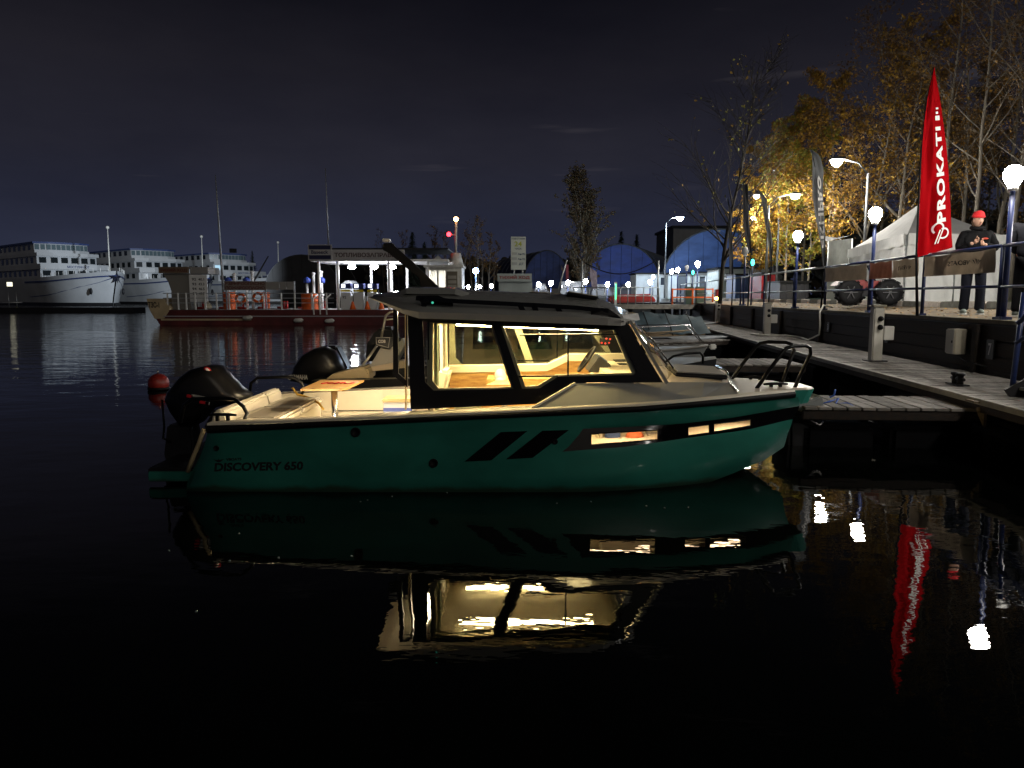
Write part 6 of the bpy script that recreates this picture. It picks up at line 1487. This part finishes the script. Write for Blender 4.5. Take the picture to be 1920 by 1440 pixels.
# square grey block behind the right hangar
m = MB(); a = P(1263, 428, 120); m.box2((a.x, 120, 1.3), (P(1400, 428, 120).x, 134, a.z)); gb = thing('grey_block', 'plain grey block building rising behind the blue-grey hangar', 'building', (a.x + 6, 120, 1.3)); m.build('wall', M('block_grey', (.20, .19, .18), .8, var=.2, vs=.3), gb)
m = MB(); m.box2((a.x - .3, 119.7, a.z), (P(1400, 428, 120).x + .3, 134.3, a.z + .4)); m.build('roof_edge', m_dark, gb)
# row of white huts
def hut(x0, x1, y0, D, label, openings):
    a, b = P(x0, 560, D), P(x1, 560, D); zt = P(960, y0, D).z
    t = thing('white_hut', label, 'hut', ((a.x + b.x) / 2, D, 1.3), 'white huts before the hangars')
    wl_ = [V((a.x, D, 1.3)), V((b.x, D, 1.3)), V((b.x, D, zt)), V((a.x, D, zt))]; hs = []
    for kind, xa, xb, ya, yb in openings: hs.append([V((P(xa, ya, D).x, D, max(1.32, P(960, yb, D).z))), V((P(xb, ya, D).x, D, max(1.32, P(960, yb, D).z))), V((P(xb, ya, D).x, D, P(960, ya, D).z)), V((P(xa, ya, D).x, D, P(960, ya, D).z))])
    m = MB(); m.plate([wl_] + hs, (0, .15, 0)); w = m.build('front_wall', M('hut_white', (.55, .56, .56), .6, var=.1, vs=.8), t)
    m = MB(); m.box2((a.x, D + .2, 1.3), (b.x, D + 4, zt - .05)); m.build('body', m_offw, t)
    m = MB(); m.box2((a.x - .15, D - .2, zt), (b.x + .15, D + 4.2, zt + .15)); m.build('roof', m_dark, t)
    for (kind, *_), h_ in zip(openings, hs):
        m = MB(); m.plate([[p + V((0, .08, 0)) for p in h_]], (0, .04, 0)); o = m.build(kind, M('hut_glass', (.05, .06, .08), .15) if kind == 'window' else M('hut_door', (.12, .13, .15), .5), t)
        m = MB(); m.tube([p + V((0, -.02, 0)) for p in h_], .05, 4, closed=True, sm=False); m.build('frame', m_white, o)
hut(1192, 1250, 514, 80, 'left white hut with a single window below the hangar', [('window', 1238, 1248, 520, 535)])
hut(1252, 1300, 514, 78, 'white hut with dark door beside a blue post', [('door', 1270, 1290, 516, 556)])
hut(1302, 1345, 512, 76, 'white hut with grey door behind the bright lamp', [('door', 1311, 1323, 518, 554)])
hut(1346, 1440, 504, 70, 'long white hut behind bare tree and dark flags', [('window', 1360, 1372, 512, 530), ('door', 1395, 1420, 512, 552)])
# blue kiosk and red container by the promenade
def crate_house(name, label, cat, x0, x1, yt, D, col, zb=1.5):
    a, b = P(x0, 556, D), P(x1, 556, D); zt = P(960, yt, D).z; t = thing(name, label, cat, ((a.x + b.x) / 2, D, zb))
    m = MB(); m.box2((a.x, D, zb), (b.x, D + 2.2, zt)); m.build('body', M(name + '_paint', col, .5, var=.2, vs=.8), t, .02)
    n = max(3, int((b.x - a.x) / .25))
    for k in range(n): m = MB(); x = lerp(a.x, b.x, (k + .5) / n); m.box2((x - .05, D - .04, zb + .08), (x + .05, D, zt - .08)); m.build('wall_rib', M(name + '_paint', col, .5, var=.2, vs=.8), t)
    m = MB(); m.box2((a.x - .08, D - .1, zt), (b.x + .08, D + 2.3, zt + .1)); m.build('roof', m_dark, t)
    for x in (a.x + .05, b.x - .05): m = MB(); m.box2((x - .06, D - .03, zb - .3), (x + .06, D + 2.2, zb)); m.build('skid', m_dark, t)
crate_house('blue_kiosk', 'blue and white kiosk behind the dark feather flags', 'kiosk', 1378, 1424, 516, 52, (.06, .12, .28))
crate_house('red_container', 'red container standing below the yellow birches', 'container', 1427, 1456, 514, 44, (.35, .015, .02), 1.62)
crate_house('dark_trailer', 'dark trailer parked under the yellow birches', 'trailer', 1462, 1516, 530, 41, (.03, .03, .035), 1.66)
# parked vans and cars on the far shore
def car(label, x0, x1, yt, D, col, van=False):
    a, b = P(x0, 556, D), P(x1, 556, D); L_ = b.x - a.x; h_ = P(960, yt, D).z - 1.3
    t = thing('parked_car', label, 'van' if van else 'car', ((a.x + b.x) / 2, D, 1.3), 'vehicles parked on the far shore', world=False)
    pr = [(-.5, .25), (-.5, .55), (-.46, .62), (-.34, 1) if not van else (-.48, 1), (.18, 1) if not van else (.28, 1), (.32, .6) if not van else (.40, .62), (.49, .5), (.5, .25)]
    m = MB(); m.plate([[V((x * L_, -.85, z * h_)) for x, z in pr]], (0, 1.7, 0)); m.build('body', M('car_%s' % (col,), col, .3, coat=.4), t, .06)
    m = MB(); m.plate([[V((x * L_, -.87, z * h_)) for x, z in ((-.40, .64), (-.31, .94), (.16, .94), (.27, .64))]], (0, .03, 0)); m.build('side_window', M('hut_glass', (.05, .06, .08), .15), t)
    for x in (-.32, .32): 
        m = MB(); m.lathe([(.2, -.1), (.33, -.1), (.34, 0), (.33, .1), (.2, .1)], (x * L_, -.8, .33), 14, rot=Matrix.Rotation(pi / 2, 3, 'X')); w = m.build('wheel', m_rubber, t)
        m = MB(); m.lathe([(.05, -.12), (.2, -.11), (.2, -.08)], (x * L_, -.8, .33), 12, rot=Matrix.Rotation(pi / 2, 3, 'X')); m.build('rim', m_galv, w)
    for y in (-.6, .6): m = MB(); m.ball((.5 * L_, y, .5 * h_), (.06, .14, .08), 8, 6); m.build('headlight', M('clear_lens', (.8, .8, .8), .1), t)
car('dark car parked behind the price tower', 1000, 1032, 532, 84, (.02, .02, .025))
car('white van parked behind the small pink flag', 1050, 1100, 528, 88, (.5, .5, .5), True)
car('silver car parked before the middle blue hangar', 1108, 1150, 533, 86, (.3, .3, .32))
car('dark car at the right foot of the middle hangar', 1160, 1198, 533, 84, (.03, .03, .05))
for i, (x, y, lab) in enumerate(((878, 538, 'leftmost of three low lamps right of the kiosk'), (899, 537, 'middle of three low lamps right of the kiosk'), (921, 536, 'rightmost of three low lamps right of the kiosk'), (1033, 531, 'left of three lamps before the parked cars'), (1065, 530, 'middle of three lamps before the parked cars'), (1098, 528, 'right of three lamps before the parked cars'), (1139, 539, 'small dim lamp beside the pinkish flag'), (1010, 541, 'low one between price tower and parked cars'), (1178, 537, 'low one before the right foot of the middle hangar'), (1219, 529, 'low one before the left white hut'))):
    D = 66 if x < 1000 else 70; p = P(x, y, D); zb = p.z - 2.2 * 1.35 if x > 1000 else p.z - 2.2
    globe_lamp((p.x, D, max(zb, 0)), 'cool lit globe lamp, ' + lab, m_lampc, 1.35 if x > 1000 else 1.0)
p = P(892, 508, 66); bl_ = thing('blue_lamp', 'blue-white lamp on a pole above the three low lamps', 'street lamp', (p.x, 66, 0)); m = MB(); m.tube([(p.x, 66, 0), (p.x, 66, p.z - .3)], .07, 7); m.build('pole', m_galv, bl_)
m = MB(); m.ball(p, .26, 12, 8); m.build('globe', M('blue_globe', (1, 1, 1), .3, em=(.25, .45, 1.0), es=60), bl_)
# ---- service pier with galvanised rails, orange barriers, green light post
def pier():
    D = 42; t = thing('service_pier', 'service pier with galvanised railings in front of the hangars', 'pier', (P(1160, 572, D).x, D, 0))
    xa, xb = P(1075, 572, D).x, P(1338, 572, D).x; zd = P(960, 571, D).z
    m = MB(); m.box2((xa, D, zd - .25), (xb, D + 2, zd)); m.build('deck', m_concrete, t)
    for k in range(6): x = lerp(xa, xb, (k + .5) / 6); m = MB(); m.tube([(x, D + .5, -.5), (x, D + .5, zd - .2)], .14, 8); m.build('pile', m_dark, t)
    for k in range(12):
        x = lerp(xa, P(1236, 572, D).x, k / 11); m = MB(); m.tube([(x, D + .1, zd), (x, D + .1, zd + .95)], .03, 6); m.build('rail_post', m_galv, t)
    for z in (.95, .48): m = MB(); m.tube([(xa, D + .1, zd + z), (P(1236, 572, D).x, D + .1, zd + z)], .028, 6); m.build('rail_bar', m_galv, t)
    for x in (1092, 1235): m = MB(); m.tube([(P(x, 560, D).x, D + .3, zd), (P(x, 560, D).x, D + .3, P(960, 488, D).z)], .05, 7); m.build('tall_post', m_galv, t)
    m = MB(); a, b = P(1092, 489, D), P(1235, 487, D); m.tube([lerp(a, b, i / 14) + V((0, .3, -.75 * math.sin(pi * i / 14))) for i in range(15)], .03, 5); m.build('hanging_cable', m_rubber, t)
    m = MB(); m.tube([P(1043, 556, D + 1), P(1063, 487, D + 1)], .05, 6); m.build('leaning_pole', m_galv, t)
    fl_ = MB(); fl_.grid([[P(x, y, D + 1.02) for x in (1061, 1064, 1066)] for y in (496, 510, 524)]); fl_.build('small_flag', M('tricolour', (.25, .05, .08), .7), t)
    for x in (1262, 1300, 1338):
        m = MB(); m.tube([(P(x, 560, D).x, D + .2, zd), (P(x, 560, D).x, D + .2, zd + .9)], .05, 6); m.build('barrier_post', m_orange, t)
    for z in (.85, .4): m = MB(); m.box2((P(1262, 560, D).x, D + .15, zd + z - .035), (P(1338, 560, D).x, D + .2, zd + z + .035)); m.build('barrier_bar', m_orange, t)
    m = MB(); m.box((P(1154, 548, D).x, D - .05, zd + .6), (.14, .12, 1.3)); g_ = m.build('light_post', m_galv, t)
    m = MB(); m.box((P(1154, 548, D).x, D - .12, zd + .72), (.06, .03, .85)); m.build('green_strip', M('green_led', (.2, 1, .4), .4, em=(.05, .9, .3), es=3), g_)
    m = MB(); m.plate([[P(x, y, D + 1.2) for x, y in ((1140, 562), (1150, 553), (1222, 551), (1232, 566), (1150, 568))]], (0, 1, 0)); m.build('red_dinghy', m_red, t, .08)
    for x in (1298, 1318): m = MB(); q = P(x, 552, D); m.box((q.x, D + .8, zd + .5), (.45, .5, 1.0)); m.build('bin', M('bin_green', (.05, .09, .07), .6), t, .04)
pier()
# green traffic lights on the promenade
for x, y, Y, lab in ((1299, 511, 43, 'green signal light under the bright lamp'), (1411, 492, 30, 'green signal light below the dark flags')):
    p = P(x, y, Y); t = thing('signal_light', lab, 'signal', (p.x, Y, 1.5), 'green signal lights'); m = MB(); m.tube([(p.x, Y, 1.5), (p.x, Y, p.z - .1)], .03, 6); m.build('post', m_rail, t)
    m = MB(); m.box(p + V((0, .05, 0)), (.16, .1, .34)); m.build('housing', m_dark, t, .02)
    m = MB(); m.ball(p + V((0, -.02, 0)), (.07, .05, .13), 10, 6); m.build('green_lens', M('green_signal', (.1, 1, .7), .3, em=(.05, .9, .6), es=7), t)

# ================================================================ trees
m_bark = M('birch_bark', (.29, .255, .21), .85, var=1, col2=(.10, .08, .065), vs=5, stretch=(1, 1, .35), vpos=(.5, .72), bump=.3)
m_twig = M('twig_bark', (.24, .19, .14), .9)
m_dkb = M('dark_bark', (.035, .03, .025), .9, bump=.3)
LY = [M('leaf_yellow', (.46, .27, .022), .6), M('leaf_gold', (.30, .15, .018), .65), M('leaf_lime', (.34, .34, .05), .6), M('leaf_rust', (.125, .072, .028), .7), M('leaf_dull', (.085, .065, .035), .8)]
def tree(name, label, base, ht, rnd, leaves=3000, cols=(0, 1, 2), spread=.25, lsize=.07, bark=None, droop=.5, branches=16, twig=True, crown_lo=.3, group='trees behind the promenade', tr=None, thin=1.0, up=.9):
    t = thing(name, label, 'tree', tuple(base), group)
    base = V(base); tr = tr or ht * .0068; T = MB(); W = MB(); Lf = MB(); tips = []
    path = [base]; d = V((rnd.gauss(0, .03), rnd.gauss(0, .03), 1))
    n = 9
    for i in range(n): d = (d + V((rnd.gauss(0, .05), rnd.gauss(0, .05), 0))).normalized(); path.append(path[-1] + d * ht / n)
    T.tube(path, [tr * (1 - .92 * i / n) for i in range(n + 1)], 8)
    def at(f): k = min(n - 1, int(f * n)); return lerp(path[k], path[k + 1], f * n - k)
    for b in range(branches):
        f = crown_lo + (.97 - crown_lo) * (b + rnd.random()) / branches; p = at(f); a = rnd.uniform(0, 2 * pi); ln = ht * spread * (1.15 - f * .75) * rnd.uniform(.7, 1.2)
        d = V((math.cos(a), math.sin(a), up * rnd.uniform(.7, 1.4))).normalized(); q = [p]; m_ = 5
        for i in range(m_):
            d = (d + V((rnd.gauss(0, .10), rnd.gauss(0, .10), .10 - .16 * droop * i / 2))).normalized(); q.append(q[-1] + d * ln / m_)
        r0 = tr * (1 - f) * .45 + .007; T.tube(q, [r0 * (1 - .85 * i / m_) for i in range(m_ + 1)], 5)
        for k in range(int(5 * thin) + 1):
            i = rnd.randint(1, m_ - 1); s0 = lerp(q[i], q[i + 1], rnd.random()); dd = (d + V((rnd.gauss(0, .6), rnd.gauss(0, .6), rnd.uniform(-.2, .5)))).normalized(); w = [s0]
            for j in range(4): dd = (dd + V((rnd.gauss(0, .15), rnd.gauss(0, .15), -.28 * droop))).normalized(); w.append(w[-1] + dd * ln * .12)
            if twig: W.tube(w, [.011, .009, .007, .005, .003], 3)
            tips.append(w)
        tips.append(q)
    for k in range(leaves):
        w = rnd.choice(tips); i = rnd.randint(0, len(w) - 2); c = lerp(w[i], w[i + 1], rnd.random()) + V((rnd.gauss(0, .13), rnd.gauss(0, .13), -abs(rnd.gauss(0, .18)) * droop + rnd.gauss(0, .08))) * (ht / 12)
        s_ = lsize * rnd.uniform(.6, 1.25); a = V((rnd.gauss(0, 1), rnd.gauss(0, 1), rnd.gauss(0, 1) - .4)).normalized(); b_ = a.cross(V((rnd.gauss(0, 1), rnd.gauss(0, 1), rnd.gauss(0, 1)))).normalized()
        Lf.add([c - a * s_, c + b_ * s_ * .55, c + a * s_, c - b_ * s_ * .55], [(0, 1, 2, 3)], rnd.choice(cols))
    T.build('trunk', bark or m_bark, t)
    if W.v: tag(W.build('twigs', m_twig if not bark else bark, t), kind='stuff')
    if Lf.v: tag(Lf.build('crown', LY, t), kind='stuff')
    return t
def at_px(x, D, z=None): p = P(x, 556, D); return V((p.x, D, ZL - .05 if z is None else z))
BI = [(1408, 47, 7.5, 3600, (0, 1), .30, .12, 'small gold birch at the left end of the birches'), (1432, 44, 9.5, 5200, (0, 0, 1), .30, .12, 'golden birch beside the dark curled flag'), (1470, 42, 10.5, 6000, (0, 1, 2), .30, .12, 'golden birch with a street lamp glowing in its crown'), (1512, 43, 9.0, 5600, (0, 2, 2), .30, .12, 'lime and yellow birch left of the FISHPRO flag'), (1500, 52, 13, 4200, (1, 3), .26, .12, 'tall rusty birch rising behind the golden birches'), (1548, 40, 12, 4200, (0, 1, 3), .26, .11, 'ochre birch just right of the FISHPRO flag'),
      (1600, 38, 13.0, 5200, (0, 1, 3), .27, .11, 'ochre birch behind the lamp before the white tent'), (1640, 46, 15.5, 5400, (1, 3), .26, .11, 'tall rusty birch above the left slope of the tent'), (1668, 36, 14.0, 5000, (0, 1, 3), .27, .10, 'yellow birch directly above the white tent roof'), (1705, 40, 16.0, 4200, (1, 3), .26, .10, 'birch with long bare limbs left of the red flag'), (1752, 34, 15.5, 2600, (3, 1), .26, .09, 'nearly bare birch behind the red flag'),
      (1790, 38, 16.5, 3600, (3, 1), .25, .09, 'slim birch right of the red flag tip'), (1822, 32, 15.5, 2400, (3, 1), .26, .09, 'birch above the person in the red beanie'), (1858, 36, 16.5, 3200, (3, 1), .25, .09, 'birch left of the rightmost globe lamp'), (1893, 31, 15, 2200, (3, 3, 1), .26, .09, 'bare limbed birch behind the rightmost globe lamp'), (1925, 29, 15, 2000, (3, 3, 1), .28, .09, 'birch at the right picture edge'), (1770, 50, 15, 4200, (1, 3), .27, .11, 'background birch glimpsed beyond the red flag'), (1880, 48, 15, 3800, (3, 4, 1), .27, .11, 'background birch between the right globe lamp and its neighbours'), (1690, 56, 14.5, 4200, (3, 4), .28, .13, 'dusky background birch left of the red flag'), (1738, 60, 14, 4200, (3, 4), .28, .13, 'dusky background birch hidden by the red flag'), (1835, 55, 15.5, 4400, (3, 4), .28, .13, 'dusky background birch above the red beanie'), (1935, 52, 15.5, 4200, (3, 4), .28, .13, 'dusky background birch behind the right edge')]
for i, (x, D, h_, lv, cl, sp, ls_, lab) in enumerate(BI):
    rnd = random.Random(100 + i); tree('birch_tree', lab, at_px(x, D), h_, rnd, int(lv * (1.6 if x < 1560 else .8 if x < 1690 else 1.9 if D > 44 else .7)), cl, sp, ls_ * .78, thin=1.0 if x < 1600 else 1.7, branches=20 if x < 1720 else 18, crown_lo=.16 if x < 1690 else .25, droop=.55)
tree('bare_tree', 'nearly leafless dark tree with a few yellow leaves before the hangars', at_px(1350, 33, 1.55), 9.6, random.Random(5), 240, (0, 2), .40, .07, m_dkb, .15, 34, True, .14, tr=.10, thin=2.6)
tree('poplar_tree', 'tall narrow poplar with dull brown leaves between the blue hangars', at_px(1096, 88, 1.3), 14.0, random.Random(6), 9500, (4, 4, 3), .33, .16, None, .1, 46, True, .04, 'trees on the far shore', up=1.5, tr=.2)
for i, (x, D, h_, lab) in enumerate(((868, 98, 11.2, 'tallest pale bare birch right of the signal mast'), (884, 104, 9.0, 'thin bare birch above the blue lamp'), (897, 96, 10.2, 'pale bare birch left of the forked one'), (903, 97, 8.5, 'bare birch with crooked trunk'), (917, 99, 8.8, 'forked bare birch left of the price tower'), (925, 101, 8.0, 'low bare birch nearest the price tower'), (845, 106, 9.5, 'bare birch hidden behind the signal mast'), (722, 112, 10.5, 'bare tree above the left end of the canopy sign'), (748, 116, 10.5, 'bare dark tree above the fuel canopy'), (800, 110, 10.8, 'bare tree above the little gable'), (820, 112, 9.8, 'bare tree left of the red signal light'))):
    tree('bare_birch', lab, at_px(x, D, 1.3), h_, random.Random(40 + i), 500 if x > 740 else 200, (3, 3, 1), .20, .10, None if x > 830 else m_dkb, .2, 16, True, .3, 'bare trees on the far shore', tr=.13)
def spruce(x, yt, D, label):
    b = at_px(x, D, 1.3); zt = P(960, yt, D).z; hh = zt - 1.3; t = thing('spruce_tree', label, 'tree', tuple(b), 'spruces on the far shore'); rnd = random.Random(int(x))
    m = MB(); m.tube([b, b + V((0, 0, hh))], [.22, .03], 7); m.build('trunk', m_dkb, t)
    c = MB()
    for k in range(900):
        f = rnd.random() ** .7; z = hh * (.10 + .9 * (1 - f)); r = (hh - z) * .26 * rnd.uniform(.3, 1.05) + .05; a = rnd.uniform(0, 2 * pi); p = b + V((math.cos(a) * r, math.sin(a) * r, z - r * .35)); d = V((math.cos(a), math.sin(a), -.4)) * rnd.uniform(.3, .6); w = V((-math.sin(a), math.cos(a), 0)) * .12
        c.add([p - d - w * .4, p - d + w * .4, p + d * .4 + w, p + d * .7, p + d * .4 - w], [(0, 1, 2, 3, 4)])
    tag(c.build('crown', M('spruce_green', (.03, .045, .03), .8), t), kind='stuff')
for x, yt, D, lab in ((775, 435, 105, 'spruce rising above the fuel canopy'), (797, 455, 108, 'smaller spruce beside the gable roof'), (1163, 434, 125, 'left spruce above the middle hangar'), (1192, 440, 125, 'right spruce above the middle hangar'), (476, 470, 230, 'lone spruce left of the dark hangar')): spruce(x, yt, D, lab)
# far woods as one mass
wd = MB(); rnd = random.Random(77)
def wood_band(x0, x1, D, yt, n, s_):
    for k in range(n):
        x = rnd.uniform(x0, x1); top = P(960, yt + 14 * noise.noise(V((x * .02, 0, 3))) + 8 * noise.noise(V((x * .09, 1, 3))), D).z; p = P(x, 556, D + rnd.uniform(0, 14)); z = lerp(1.2, top, rnd.random() ** .6); s2 = s_ * rnd.uniform(.5, 1.3); a = rnd.uniform(0, pi)
        p = V((p.x, p.y, z)); u_ = V((math.cos(a), .4 * math.sin(a), rnd.uniform(-.4, .9))) * s2; w_ = V((-math.sin(a) * .7, .3, rnd.uniform(.3, 1))) * s2
        wd.add([p - u_, p + w_, p + u_, p - w_], [(0, 1, 2, 3)], rnd.choice((0, 0, 1)))
wood_band(690, 1110, 150, 488, 2600, .9); wood_band(-60, 560, 340, 527, 1500, 2.4); wood_band(1080, 1460, 170, 490, 1500, 1.1); wood_band(1390, 1990, 75, 395, 6500, .6)
tag(wd.build('far_woods', [M('woods_dark', (.022, .022, .018), .9), M('woods_brown', (.05, .038, .022), .9)]), 'dark mass of distant woods behind the harbour', 'woods', kind='stuff')
